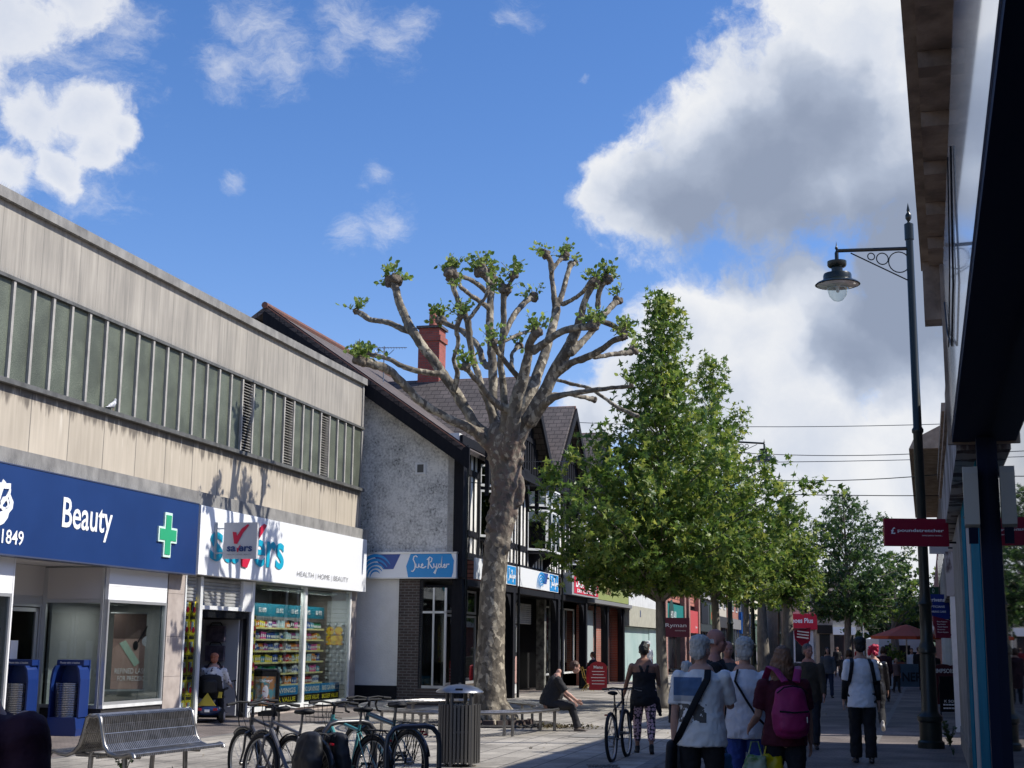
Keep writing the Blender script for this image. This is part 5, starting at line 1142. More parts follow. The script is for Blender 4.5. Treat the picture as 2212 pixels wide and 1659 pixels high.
lf.build('foliage',M_leafp,pt,calc=False); tw.build('twigs',M_bark,pt,calc=False)
# ---------------- leafy trees ----------------
def leafy(label,x,y,h,trunk_h,tr_r,prof,n,leaf=.13,mat_=M_leafm,seed=1,flat=1.0,group=None,name='maple_tree',lob=1,lean=(0,0),clump=.28,trunkm=None,fork=False,upb=0.0):
    """prof: list of (z, radius) envelope; limbs + leaf sprays on twigs filling the envelope unevenly"""
    rj=random.Random(seed); c=thing(name,label,'tree',WF,x,y,0,group=group); tk=MB()
    def env(z):
        for (a,ra),(b,rb) in zip(prof,prof[1:]):
            if a<=z<=b: return ra+(rb-ra)*(z-a)/(b-a)
        return 0
    ph=[rj.uniform(0,6.28) for _ in range(6)]
    def env2(z,q): return env(z)*(1+.20*sin(3*q+ph[0]+z*1.3)+.16*sin(5*q+ph[1]-z*2.3)+.14*sin(2*q+ph[2]+z*3.1))
    top=prof[-1][0]
    ax=[(lean[0]*t*t*1.0+.06*sin(t*5+ph[3]),lean[1]*t*t+.06*sin(t*4+ph[4]),top*.93*t) for t in [k/10 for k in range(11)]]
    tk.tube([(0,0,-.02),(0,0,.15)]+ax[1:],[tr_r*1.5,tr_r*1.15]+[tr_r*(1-.93*(k/10)) for k in range(1,11)],10)
    lf=MB(); z0=prof[0][0]
    nb=int(n/150); anchors=[]
    for i in range(nb):
        z=z0+(top-z0)*((i+.5)/nb)**1.12; q=i*2.39996+rj.uniform(-.4,.4); R=env2(z,q)*rj.uniform(.72,1.12)
        st_z=max(trunk_h*.92,z-R*.55-.25); t=st_z/top/.93; k=min(9,int(t*10)); u=t*10-k; a0=Vector(ax[k])*(1-u)+Vector(ax[min(k+1,10)])*u
        e=Vector((a0.x+cos(q)*R,a0.y+sin(q)*R*flat,z)); m=(a0+e)/2+Vector((0,0,R*.10))
        tk.tube([tuple(a0),tuple(m),tuple(e)],[max(.012,tr_r*.32*(1-t*.7)),max(.01,tr_r*.2*(1-t*.7)),.006],5)
        k=max(2,int(R*5))
        for j in range(k):
            u=.25+.75*(j+rj.random())/k; p=(a0.lerp(m,u*2) if u<.5 else m.lerp(e,u*2-1)); anchors.append((p,.6+.4*R if u<.9 else .5,(e-a0).normalized()))
    per=max(3,int(n/len(anchors)/1.0))
    for (p,w,d0) in anchors:
        s=clump*w*rj.uniform(.5,1.15)
        sub=[p+Vector((rj.gauss(0,s),rj.gauss(0,s*flat),rj.gauss(0,s*.62))) for _ in range(max(1,per//9))]
        for g_ in sub:
            for _ in range(9):
                o=g_+Vector((rj.gauss(0,.11),rj.gauss(0,.11),rj.gauss(0,.09)))
                if o.z<z0-.35: continue
                d=Vector((rj.gauss(0,1),rj.gauss(0,1),rj.gauss(-.35+upb,.55)))+d0*.6; d.normalize(); leafquad(lf,o,d,leaf*rj.uniform(.5,1.35),rj,lob)
    tk.build('trunk',trunkm or M_btrunk,c,smooth=True,calc=False); lf.build('crown',mat_,c,calc=False); return c
M_btrunk=mat('grey_bark',(.13,.115,.095),.9,n=(6,(.24,.215,.18)),bump=(14,.6),stretch=(1,1,.4))
# near maple (base 4.19,37.75) crown measured from the photograph
leafy('tall near maple with a narrow spire top, its trunk on the brown paving',4.1,37.75,11.4,3.0,.16,[(3.3,1.3),(3.7,2.3),(4.4,2.95),(5.2,3.1),(6.3,2.8),(7.2,1.9),(8.0,1.25),(8.8,.9),(9.6,.65),(10.4,.42),(11.3,.12)],22000,.175,seed=21,name='maple_tree')
x,y=G(1548,1520)
leafy('second maple behind the near one with a twin spire top',x,y,11.2,3.3,.15,[(3.2,.8),(4.0,1.3),(5.0,1.5),(6.5,1.35),(7.6,1.1),(8.6,.7),(9.4,.4),(10.2,.12)],9000,.15,seed=33,name='maple_tree')
x,y=G(1612,1492)
leafy('slender maple right of the second lamp with low hanging sprays',x,y,9,3.5,.17,[(3.3,.8),(4.2,1.2),(5.2,1.2),(6.2,.8),(6.9,.4),(7.4,.1)],4500,.15,seed=35,name='maple_tree')
x,y=G(1700,1480)
leafy('thick trunked tree with uneven yellow green crown beyond the lamps',x,y,9,4.0,.34,[(3.2,.8),(4.2,1.4),(5.4,1.6),(6.6,1.3),(7.4,.8),(8.0,.2)],5500,.17,seed=41,name='street_tree',lean=(.3,0))
x,y=G(1652,1480)
leafy('stout trunked street tree behind the cafe with sparse low leaves',x,y,7.5,4.5,.32,[(4.2,.7),(5.0,1.4),(6.2,1.6),(7.3,.8),(7.8,.1)],2600,.15,seed=43,name='street_tree')
leafy('broad dark green round crowned tree in the middle distance right of centre',19.2,80,11,3.6,.26,[(3.0,1.8),(4.6,3.1),(6.5,3.3),(8.2,2.7),(9.6,1.7),(10.6,.4)],14000,.22,seed=51,name='maple_tree',mat_=leafmat('mid_leaf',(.016,.05,.014),(.036,.085,.022),(.09,.15,.035)))
leafy('half bare pollarded tree with grey limbs right of the dark green tree',25.2,92,8,3.0,.34,[(3.6,2.0),(5.0,3.2),(6.6,2.6),(7.6,1.2),(8.0,.3)],3000,.24,seed=57,name='street_tree')
leafy('dark rounded tree at the far end behind the white van',33,118,8,2.5,.3,[(2.5,3.5),(4.5,4.5),(6.5,4.0),(8.0,1.5),(8.5,.2)],4500,.34,seed=61,name='street_tree',mat_=M_leafd,lob=0)
leafy('dark rounded tree at the far end nearest the lamp post',40,128,8,2.5,.3,[(2.2,3.5),(4.0,4.8),(6.0,4.2),(7.6,1.8),(8.2,.2)],4500,.36,seed=63,name='street_tree',mat_=M_leafd,lob=0)
leafy('far tree hiding the end of the left hand shops',22.5,150,9,2.8,.3,[(3,3),(5,5),(7.5,4.2),(9.5,2),(10.2,.2)],3000,.42,seed=67,name='street_tree',mat_=M_leafd,lob=0)
# tree grate, ring bench and debris at the plane tree
gr=thing('tree_grate','round iron tree grate with loose bricks at the foot of the plane tree','grate',WF,tx0,TYb,.008)
mb=MB()
for r in (.75,.95,1.15,1.35): mb.tube([(r*cos(q),r*sin(q),.012) for q in [2*pi*k/40 for k in range(40)]],.018,5,closed=True)
for k in range(48): q=2*pi*k/48; mb.tube([(.7*cos(q),.7*sin(q),.012),(1.4*cos(q),1.4*sin(q),.012)],.012,4)
mb.build('grille',mat('cast_iron',(.06,.055,.05),.7),gr,calc=False); MB().lathe([(.5,.002),(1.4,.002)],40).build('soil',mat('soil',(.05,.042,.035),.95,n=(12,(.10,.085,.07))),gr,calc=False)
for k in range(9):
    q=-2.6+k*.33; b=thing('loose_brick','dark loose edging brick around the plane tree foot, '+['first','second','third','fourth','fifth','sixth','seventh','eighth','ninth'][k]+' from the left','brick',WF,tx0+.82*cos(q),TYb+.82*sin(q),.03,rz=q+pi/2+rj.uniform(-.2,.2),group='loose bricks around the plane tree')
    MB().box(-.11,.11,-.05,.05,0,.09).build('brick',mat('edging_brick',(.07,.05,.045),.9,n=(9,(.11,.08,.07))),b)
o=MB()
for k in range(260):
    a=rj.gauss(0,.40); b_=rj.gauss(0,.30); z=.012+rj.random()*.03; leafquad(o,Vector((tx0+1.5+a,TYb-.9+b_,z)),Vector((rj.gauss(0,1),rj.gauss(0,1),.1)),rj.uniform(.03,.07),rj,0)
tag(o.build('fallen_leaves',mat('dry_leaf',(.10,.065,.035),.9,n=(7,(.07,.07,.03))),calc=False),'dry brown leaves scattered at the right of the plane tree foot','leaves',kind='stuff')
def weed(x,y,h,n,label,seed):
    rj=random.Random(seed); c=thing('weed',label,'plant',WF,x,y,0); s=MB(); l=MB()
    for k in range(n):
        q=rj.uniform(0,2*pi); e=Vector((cos(q)*h*.25,sin(q)*h*.25,h*rj.uniform(.6,1))); s.tube([(0,0,0),tuple(e*.5+Vector((0,0,.02))),tuple(e)],.005,4)
        for j in range(9): p=e*((j+1)/9); leafquad(l,p,Vector((rj.gauss(0,1),rj.gauss(0,1),.3)),h*.14,rj,2)
    s.build('stem',M_leafd,c,calc=False); l.build('leaves',M_leafd,c,calc=False)
x,y=G(2052,1612); weed(x,y,.42,9,'tall green weed growing at the foot of the near lamp post',3)
x,y=G(265,1690); weed(x,y,.42,5,'weed growing under the steel bench',4)
x,y=G(370,1690); weed(x,y,.2,4,'small weed sprouting by the right bench leg',6)
x,y=G(2060,1632); weed(x,y,.12,5,'low weed tuft against the shop base right of the lamp post',8)

mc=thing('manhole_cover','rectangular inspection cover with dark joint lines set in the slabs before the ring bench','manhole cover',WF,*G(1300,1592),.006,rz=-R_(14.3))
MB().box(-.55,.55,-.4,.4,0,.004).build('frame',mat('cover_frame',(.05,.048,.045),.7),mc); MB().box(-.53,-.01,-.38,.38,.004,.008).box(.01,.53,-.38,.38,.004,.008).build('lid',mat('cover_lid',(.28,.265,.235),.85,n=(7,(.20,.19,.17))),mc)
x,y=G(1330,1652); dg=thing('drain_grate','small iron drain grate in the brown paving below the bicycle wheel','drain',WF,x-.2,y-.35,.006); m_=MB()
for k in range(9): m_.box(-.2+k*.046,-.175+k*.046,-.15,.15,0,.008)
m_.box(-.22,.22,-.17,-.15,0,.008).box(-.22,.22,.15,.17,0,.008).build('grille',mat('cast_iron',(.06,.055,.05),.7),dg)
o=MB(); rq=random.Random(9)
for k in range(70): leafquad(o,Vector((rq.uniform(-5,9),rq.uniform(18,36),.012)),Vector((rq.gauss(0,1),rq.gauss(0,1),.05)),rq.uniform(.03,.07),rq,2)
tag(o.build('paper_litter',mat('litter',(.45,.42,.36),.8,n=(3,(.15,.12,.07))),calc=False),'scattered scraps of litter and dry leaves on the paving','litter',kind='stuff')
# ---------------- street furniture ----------------
BF=Frame(-4.56,15.7,20)
be=thing('steel_bench','double sided perforated steel bench with curved back by the bottom edge at the left','bench',BF,0,0)
prof=[(.0,.83),(.05,.845),(.085,.82),(.10,.74),(.125,.64),(.16,.53),(.22,.455),(.32,.42),(.42,.43),(.50,.455),(.54,.44),(.55,.41)]
mb=MB()
for s in (-1,1):
    for k in range(50):
        x=.03+k*.0355; P=[(x,s*(p[0]),p[1]) for p in prof]
        for a,b in zip(P,P[1:]):
            A=Vector(a);B=Vector(b);n=Vector((0,-(B-A).z,(B-A).y)).normalized()*.006
            mb.add([A-n,Vector((x+.021,A.y,A.z))-n,Vector((x+.021,B.y,B.z))-n,B-n,A+n,Vector((x+.021,A.y,A.z))+n,Vector((x+.021,B.y,B.z))+n,B+n],[(0,1,2,3),(7,6,5,4),(0,4,5,1),(2,6,7,3),(1,5,6,2),(3,7,4,0)])
    for p in (prof[1],prof[4],prof[6],prof[8],prof[10]): mb.tube([(0,s*p[0],p[1]),(1.82,s*p[0],p[1])],.011,6)
    for q in range(3,8): mb.tube([(0,s*prof[q][0],prof[q][1]-.003),(1.82,s*prof[q][0],prof[q][1]-.003)],.006,4)
mb.build('perforated_seat',M_steel,be,calc=False)
for x in (0.,1.82):
    for s in (-1,1): MB().tube([(x,s*p[0],p[1]-.01) for p in prof],.026,8).build('end_hoop',M_steel,be,smooth=50)
for x in (.3,1.5):
    for s in (-1,1): MB().tube([(x,s*.22,.42),(x,s*.24,.0)],.03,10).build('leg',M_steel,be,smooth=50)
    MB().tube([(x,-.42,.39),(x,.42,.39)],.024,8).build('cross_rail',M_steel,be,smooth=50)
MB().tube([(.1,0,.39),(1.72,0,.39)],.022,8).build('spine_rail',M_steel,be)
# ring bench round the plane tree
rbn=thing('ring_bench','low perforated steel bench ring encircling the plane tree trunk','bench',WF,-.95,28.3,0)
mb=MB(); N=150
def sp_(a,b,q): return (a*cos(q),b*sin(q))
for k in range(N):
    q0=2*pi*k/N; q1=q0+2*pi/N*.55
    i0,i1=sp_(1.5,2.5,q0),sp_(1.5,2.5,q1); o0,o1=sp_(2.0,3.0,q0),sp_(2.0,3.0,q1)
    mb.add([(*i0,.42),(*i1,.42),(*o1,.42),(*o0,.42),(*i0,.43),(*i1,.43),(*o1,.43),(*o0,.43)],[(0,3,2,1),(4,5,6,7),(0,1,5,4),(1,2,6,5),(2,3,7,6),(3,0,4,7)])
for f in (0,.33,.66,1): 
    a=1.5+.5*f; mb.tube([(a*cos(q),(a+1.0)*sin(q),.425) for q in [2*pi*k/72 for k in range(72)]],.012 if 0<f<1 else .026,7,closed=True)
mb.build('perforated_seat',M_steel,rbn,calc=False)
for q in (-.25,-1.0,-1.9,-2.7,.7,2.3):
    mb=MB()
    for a,b in ((1.62,2.62),(1.9,2.9)): mb.tube([(a*cos(q),b*sin(q),.42),(a*cos(q),b*sin(q),.0)],.03,8)
    mb.tube([(1.5*cos(q),2.5*sin(q),.40),(2*cos(q),3*sin(q),.40)],.025,8); mb.build('leg_frame',M_steel,rbn,smooth=50)
# litter bin
x,y=G(990,1656); bi=thing('litter_bin','dark slatted cylindrical litter bin with domed steel lid','litter bin',WF,x,y+.1,0)
gm=mat('bin_grey',(.13,.125,.12),.4,.5)
mb=MB()
for k in range(34): q=2*pi*k/34; mb.box(-.017,.017,-.008,.008,.05,.83,0,Matrix.Rotation(q,4,'Z')@Matrix.Translation((0,.285,0)))
mb.build('slats',gm,bi,calc=False)
MB().lathe([(.255,.06),(.255,.80),(.235,.80),(.235,.08)],28).build('liner',mat('bin_liner',(.03,.03,.03),.5),bi,smooth=40)
for z in (.08,.45,.79): MB().lathe([(.262,z),(.276,z),(.276,z+.03),(.262,z+.03)],28).build('hoop',gm,bi,smooth=40)
for q in (-1.95,-.9,1.3,2.3): MB().tube([(.27*cos(q),.27*sin(q),.0),(.27*cos(q),.27*sin(q),1.0)],.028,8).build('upright',gm,bi,smooth=50)
MB().lathe([(.325,.985),(.335,.99),(.33,1.005),(.27,1.045),(.17,1.08),(.05,1.098),(.0,1.10)],32).lathe([(0,1.10),(.02,1.10),(.02,1.115),(0,1.118)],10).build('lid',mat('lid_steel',(.30,.31,.33),.3,.85,n=(7,(.20,.21,.23))),bi,smooth=40)
MB().box(-.05,.05,-.30,-.285,1.03,1.05).build('ash_slot',M_black,bi)
# dump bins
bluep=mat('blue_plastic',(.008,.028,.14),.4); wirem=mat('chrome_wire',(.55,.56,.58),.2,.95)
for i,(px,py,lab) in enumerate(((130,1583,'blue stand of stacked wire baskets in front of the pharmacy side window'),(22,1572,'blue stand of stacked wire baskets at the left picture edge by the entrance'))):
    x,y=LF.w(*((-12.62,.38),(-13.25,1.0))[i])[:2]; d=thing('basket_stand',lab,'basket stand',WF,x,y,0,rz=LF.rz-pi/2+.1,group='basket stands by the pharmacy entrance'); d.scale=(.84,.84,.98)
    MB().prism([(-.33,0),(.33,0),(.34,.12),(.31,.30),(.30,.32),(-.30,.32),(-.31,.30),(-.34,.12)],-.28,.28).build('base',bluep,d)
    MB().box(-.31,.31,.24,.28,.30,1.32).prism([(-.30,1.32),(.30,1.32),(.30,1.22),(-.30,1.22)],-.02,.24).build('back_panel',bluep,d)
    for s in (-1,1): MB().prism([(s*.30,.32),(s*.335,.32),(s*.335,.98),(s*.30,1.15),(s*.25,1.22),(s*.22,1.22),(s*.27,1.1),(s*.30,.9)],-.20,.24).build('side_wing',bluep,d)
    text('Please take a basket',whitel,d,0,-.03,1.27,width=.44,height=.035)
    n=20
    for k in range(n):
        z=.33+k*.030; mb=MB().tube([(.27*cos(q),-.02+.22*sin(q),z) for q in [2*pi*j/22 for j in range(22)]],.0085,5,closed=True)
        mb.build('wire_basket_rim',wirem,d,calc=False,smooth=True)
    mb=MB()
    for j in range(26): q=2*pi*j/26; mb.tube([(.255*cos(q),-.02+.205*sin(q),.33),(.26*cos(q),-.02+.21*sin(q),.92)],.004,4)
    mb.build('wire_mesh',mat('dark_wire',(.12,.12,.13),.4,.8),d,calc=False)
# pavement sign with drinks poster
x,y=G(571,1546); ab=thing('pavement_sign','black framed pavement sign with an orange drinks poster outside the discount shop','sign',WF,x,y,0,rz=.1)
mb=MB(); R2=[(-.28,.18),(-.28,.95),(-.24,1.0),(.24,1.0),(.28,.95),(.28,.18)]
mb.tube([(a,0,b) for a,b in R2],.035,8).box(-.27,.27,-.015,.015,.16,.98); mb.build('frame',M_blackg,ab)
MB().box(-.22,.22,-.022,-.016,.22,.86).build('poster',mat('orange_poster',(.42,.20,.07),.5,n=(5,(.10,.30,.32),.52,.56)),ab); MB().ell((0.0,-.024,.52),.07,.006,.15).ell((.02,-.024,.32),.12,.006,.06).build('picture',mat('poster_white',(.6,.6,.62),.5,n=(9,(.3,.05,.05),.55,.58)),ab)
text('Thirsty?',whitel,ab,0,-.026,.76,width=.30,height=.085,bold=.02)
MB().prism([(-.32,0),(.32,0),(.27,.12),(-.27,.12)],-.22,.22).build('base',M_black,ab)
# ---------------- bicycles ----------------
def bike(label,rx,ry,fx,fy,fc,parts=('guard','rack'),bars='flat',group=None,tyre=.345,lean=.04):
    """rear axle ground point -> front axle ground point; local +x forward"""
    d=Vector((fx-rx,fy-ry,0)); sc=d.length/1.05; c=thing('bicycle',label,'bicycle',WF,rx,ry,0,rz=math.atan2(d.y,d.x),group=group)
    c.scale=(1,1,1); c.rotation_euler=(lean,0,math.atan2(d.y,d.x)); W_=1.05
    fm=mat('frame_'+fc[0],fc[1],.3,coat=.3) if not fc[0] in MC else MC[fc[0]]
    r=tyre
    for nm,x in (('rear_wheel',0),('front_wheel',W_)):
        w=MB().tube([(x+r*.965*cos(q),0,r+r*.965*sin(q)) for q in [2*pi*k/44 for k in range(44)]],.026,7,closed=True).build(nm,M_rubber,c,smooth=True,calc=False)
        MB().tube([(x+r*.88*cos(q),0,r+r*.88*sin(q)) for q in [2*pi*k/44 for k in range(44)]],(.008,.013),6,closed=True).build('rim',mat('rim_alloy',(.45,.46,.47),.3,.9),w,calc=False,smooth=True)
        s=MB()
        for k in range(28): q=2*pi*k/28; y=.03*(1 if k%2 else -1); s.tube([(x+.02*cos(q+.9*(1 if k%4<2 else -1)),y,r+.02*sin(q+.9*(1 if k%4<2 else -1))),(x+r*.87*cos(q),0,r+r*.87*sin(q))],.0018,3,cap=False)
        s.build('spokes',mat('spoke',(.35,.35,.36),.35,.9),w,calc=False)
        MB().tube([(x,-.05,r),(x,.05,r)],.022,10).build('hub',M_steel,w,smooth=50)
    bb=(.43,0,.29); st=(.30,0,.80); ht=(.86,0,.88); hb=(.89,0,.76)
    f=MB().tube([bb,(.325,0,.72),st],[.018,.016,.015],8).tube([bb,hb],[.022,.020],8).tube([(.32,0,.74),(.87,0,.83)],.018,8).tube([hb,ht],.022,8)
    for s in (-1,1): f.tube([(.43,s*.03,.29),(0,s*.06,r)],.010,6).tube([(.325,s*.02,.73),(0,s*.06,r)],.008,6)
    f.build('frame',fm,c,smooth=40,calc=False)
    f=MB().tube([hb,(.905,0,.70)],.018,8)
    for s in (-1,1): f.tube([(.905,s*.0,.70),(.91,s*.055,.68),(.955,s*.055,.50),(W_,s*.055,r)],[.015,.015,.013,.010],7)
    f.build('fork',fm,c,smooth=40,calc=False)
    MB().tube([(.30,0,.80),(.29,0,.93)],.013,8).build('seat_post',M_steel,c)
    sd=MB().capsule([(.17,0,.965),(.27,0,.955),(.42,0,.95)],[(.075,.03),(.06,.028),(.02,.02)],10,side=(0,1,0)); sd.build('saddle',M_black,c,smooth=True)
    hbm=MB().tube([ht,(.845,0,.98),(.90,0,1.0)],.016,8)
    if bars=='flat': hbm.tube([(.86,-.31,1.0),(.89,-.15,1.02),(.90,0,1.0),(.89,.15,1.02),(.86,.31,1.0)],.012,7)
    else: hbm.tube([(.90,-.20,1.0),(.90,.20,1.0)],.012,7); [hbm.tube([(.90,s*.20,1.0),(.99,s*.20,.99),(1.03,s*.21,.94),(1.0,s*.22,.87),(.93,s*.22,.86)],.013,7) for s in (-1,1)]
    h=hbm.build('handlebar',M_black,c,smooth=40,calc=False)
    if bars=='flat':
        for s in (-1,1): MB().tube([(.86,s*.31,1.0),(.875,s*.21,1.008)],.017,8).build('grip',M_rubber,h); MB().tube([(.92,s*.17,1.0),(.93,s*.24,.975),(.91,s*.29,.97)],.006,5).build('brake_lever',M_steel,h)
    MB().tube([(.93,.1,1.0),(1.02,.05,.9),(.95,.02,.72)],.004,5).tube([(.93,-.1,1.0),(1.03,-.04,.88),(.92,-.02,.66),(.6,-.03,.55)],.004,5).build('cables',M_black,c,calc=False)
    cr=MB().tube([(.43+.085*cos(q),.045,.29+.085*sin(q)) for q in [2*pi*k/24 for k in range(24)]],.008,5,closed=True)
    for k in range(5): q=2*pi*k/5; cr.tube([(.43,.045,.29),(.43+.085*cos(q),.045,.29+.085*sin(q))],.007,4)
    cr.tube([(.43,.055,.29),(.56,.07,.18)],.011,6).tube([(.43,-.055,.29),(.30,-.07,.40)],.011,6).box(.51,.61,.07,.15,.165,.19).box(.25,.35,-.15,-.07,.385,.41).tube([(.43,.045,.375),(0,.045,r+.035)],.004,4).tube([(.43,.045,.205),(0,.045,r-.035)],.004,4)
    cr.build('crankset',mat('crank_dark',(.10,.10,.10),.35,.8),c,calc=False)
    if 'guard' in parts:
        for x,a0,a1 in ((0,.1,2.9),(W_,.9,3.3)):
            MB().tube([(x+(r+.03)*cos(a0+(a1-a0)*k/16),0,r+(r+.03)*sin(a0+(a1-a0)*k/16)) for k in range(17)],(.006,.028),6,side=None).build('mudguard',M_blackg,c,calc=False,smooth=True)
    if 'rack' in parts:
        m=MB()
        for s in (-1,1): m.tube([(.27,s*.05,.72),(.12,s*.06,.76),(-.26,s*.06,.76),(-.28,s*.03,.74)],.007,5).tube([(0,s*.06,r),(-.06,s*.06,.76)],.006,5).tube([(0,s*.06,r),(-.20,s*.06,.76)],.006,5)
        for x in (.1,0,-.1,-.2): m.tube([(x,-.06,.76),(x,.06,.76)],.006,5)
        m.build('rear_rack',M_black,c,calc=False)
    MB().lathe([(0,0),(.025,0),(.025,.02),(0,.02)],10,0,(-.29,0,.66)).build('rear_light',mat('red_reflector',(.4,.01,.02),.3),c)
    if 'basket' in parts:
        m=MB()
        for z,g_ in ((.78,0),(.84,.01),(.90,.02),(.97,.03)): m.tube([(.95-g_,-.15-g_,z),(1.17+g_,-.15-g_,z),(1.17+g_,.15+g_,z),(.95-g_,.15+g_,z)],.004,4,closed=True)
        for k in range(7): y=-.15+.05*k; m.tube([(1.17,y,.78),(1.2,y*1.2,.97)],.003,4); m.tube([(.95,y,.78),(1.17,y,.78)],.003,4)
        m.build('wire_basket',M_black,c,calc=False)
    if 'pannier' in parts:
        for s in (-1,1):
            mb=MB().capsule([(-.12,s*.15,.70),(-.13,s*.17,.5),(-.13,s*.16,.30)],[(.19,.085),(.23,.115),(.19,.09)],14,side=(1,0,0))
            me=remesh(mb,.018,2,noise=(.12,.04)); [setattr(p_,'use_smooth',True) for p_ in me.polygons]; mobj('pannier',me,mat('pannier_black',(.012,.012,.014),.55),c)
    return c
bike('grey hybrid bicycle nearest the bench with a black pannier pair on its rear rack',-1.95,14.35,-2.62,15.15,('silver_grey',(.10,.10,.11)),('guard','rack','pannier'),group='bicycles locked at the stands')
bike('dark bicycle half hidden behind the grey one at the left of the bicycle group',-2.22,14.95,-2.87,15.75,('charcoal',(.04,.04,.045)),('guard',),group='bicycles locked at the stands',lean=-.05)
bike('turquoise bicycle with a wire front basket in the middle of the bicycle group',-1.42,14.95,-2.07,15.78,('celeste',(.07,.27,.27)),('guard','rack','basket'),group='bicycles locked at the stands')
bike('dark teal drop bar bicycle with rear rack behind the others in the group',-1.10,16.0,-1.76,16.82,('dark_teal',(.02,.05,.065)),('guard','rack'),bars='drop',group='bicycles locked at the stands',lean=.0)
bike('tall dark blue bicycle with wide flat handlebar next to the litter bin',-1.16,16.45,-1.82,17.28,('midnight',(.015,.022,.035)),('guard','rack'),group='bicycles locked at the stands',lean=.02)
for i,(px,Y) in enumerate(((838,14.6),(700,15.3))):
    A=AY(px,1600,Y); s=thing('bicycle_stand',['steel hoop stand between the turquoise and the dark bicycles','steel hoop stand hidden among the left bicycles'][i],'bicycle stand',WF,A.x,Y,0,rz=.7)
    MB().tube([(-.02,0,0),(-.02,0,.62),(.0,0,.72),(.07,0,.79),(.16,0,.81),(.48,0,.81),(.57,0,.79),(.64,0,.72),(.66,0,.62),(.66,0,0)],.027,10).build('hoop',mat('hoop_grey',(.09,.09,.095),.35,.7),s,smooth=50)
x,y=G(1322,1646); bike('black and white mountain bicycle pushed by the woman in the black vest',x,y,x+.30,y+1.0,('gloss_black',(.015,.015,.018)),(),group=None,lean=-.03)
# ---------------- cafe things, boards, parasol, van ----------------
def aframe(label,px,py,w,h,m,txts=(),rz=0,arch=False,name='pavement_sign',legs=True):
    x,y=G(px,py); c=thing(name,label,'sign',WF,x,y,0,rz=rz)
    P=[(-w/2,.08),(w/2,.08),(w/2,h*(.8 if arch else 1))]+([(w/2*cos(q),h*.8+h*.2*sin(q)) for q in [pi*k/10 for k in range(1,10)]] if arch else [])+[(-w/2,h*(.8 if arch else 1))]
    MB().prism(P,-.02,.02).build('board',m,c)
    if legs:
        for s in (-1,1): MB().tube([(s*w/2,-.03,0),(s*w/2,.0,h*.8)],.016,6).tube([(s*w/2,.35,0),(s*w/2,.02,h*.8)],.016,6).build('leg_frame',M_black,c)
    for (t_,z,ww,hh) in txts: text(t_,whitel,c,0,-.03,z*h,width=ww*w,height=hh*h,bold=.02)
    return c
aframe('red arched menu board under the canopy of the timbered building',1292,1496,.62,1.05,mat('menu_red',(.30,.01,.02),.5),[('Menu',.82,.5,.10),('-----------',.68,.7,.02),('--------',.58,.6,.02),('-------------',.48,.8,.02),('----------',.38,.7,.02),('---------',.28,.7,.02)],arch=True,legs=False)
c=thing('red_bag','bright red cloth bag hanging beside the menu board','bag',WF,*[G(1274,1494)[i] for i in (0,1)],0); MB().capsule([(0,0,.35),(0,0,.8)],[(.13,.08),(.11,.07)],12,side=(1,0,0)).build('bag',mat('bag_red',(.45,.01,.03),.6),c,smooth=True)
aframe('maroon arched cobbler board with gold style lettering right of the lamp post',2040,1528,.75,1.2,mat('cobbler_maroon',(.075,.012,.02),.5),[('TIMPSON',.84,.8,.10)],arch=True)
aframe('black chalk style pavement sign leaning at the right shop wall',2058,1545,.62,.95,M_black,[('K SOLID',.36,.7,.07),('-------',.27,.8,.04),('-------',.18,.8,.04)],rz=.1)
aframe('white leaflet board between the cafe screen and the walkers',1915,1492,.62,1.15,mat('poster_white2',(.55,.58,.62),.5,n=(4,(.3,.32,.4),.55,.6)),[])
x0,y0=G(1930,1490); x1,y1=G(1998,1492); cs=thing('cafe_screen','slate blue canvas cafe screen left of the lamp post','screen',WF,x0,y0,0)
w=x1-x0; MB().box(.03,w,-.01,.01,.12,1.0).build('canvas',mat('slate_canvas',(.06,.105,.15),.8,n=(2,(.08,.13,.18))),cs)
for x in (0,w+.03): MB().tube([(x,0,0),(x,0,1.05)],.022,8).build('post',M_black,cs)
text('NERO',mat('screen_letter',(.01,.015,.02),.6),cs,w*.90,-.015,.50,width=1.1,height=.36,bold=.02)
x,y=G(1962,1478); pa=thing('parasol','orange red parasol with sloping canopy over the cafe tables','parasol',WF,x,y,0)
MB().tube([(0,0,0),(0,0,2.5)],.03,8).build('pole',M_white,pa); orr=mat('parasol_orange',(.48,.07,.02),.7); N=8
mb=MB().lathe([(1.62,2.0),(1.62,2.13),(.9,2.36),(.25,2.6),(0,2.66)],8); mb.build('canopy',orr,pa)
pt_=thing('potted_plant','small leafy plant in a terracotta trough behind the cafe screen','plant',WF,x-1.0,y-1.5,0)
MB().box(-.4,.4,-.15,.15,.7,1.0).box(-.35,.35,-.12,.12,0,.7).build('trough',mat('terracotta',(.33,.11,.08),.8),pt_); l=MB(); rj=random.Random(2)
for k in range(260): leafquad(l,Vector((rj.gauss(0,.2),rj.gauss(0,.12),1.05+abs(rj.gauss(0,.28)))),Vector((rj.gauss(0,1),rj.gauss(0,1),.5)),.12,rj,2)
l.build('leaves',M_leafm,pt_,calc=False)
A=AY(1900,1430,98); B=AY(1990,1378,98); vn=thing('market_van','white box van with rounded roof parked at the end of the street','van',WF,A.x,98,0)
w=B.x-A.x; MB().prism([(0,.9),(w,.9),(w,2.3),(w-.5,B.z-.1),(.25,B.z),(.0,B.z-.1)],0,3.5).build('body',mat('van_white',(.72,.73,.74),.35),vn)
MB().box(.1,w-.1,-.05,0,.6,1.3).build('bumper',M_black,vn); MB().box(.4,w-.8,-.03,-.002,1.2,1.75).build('windscreen',glz,vn)
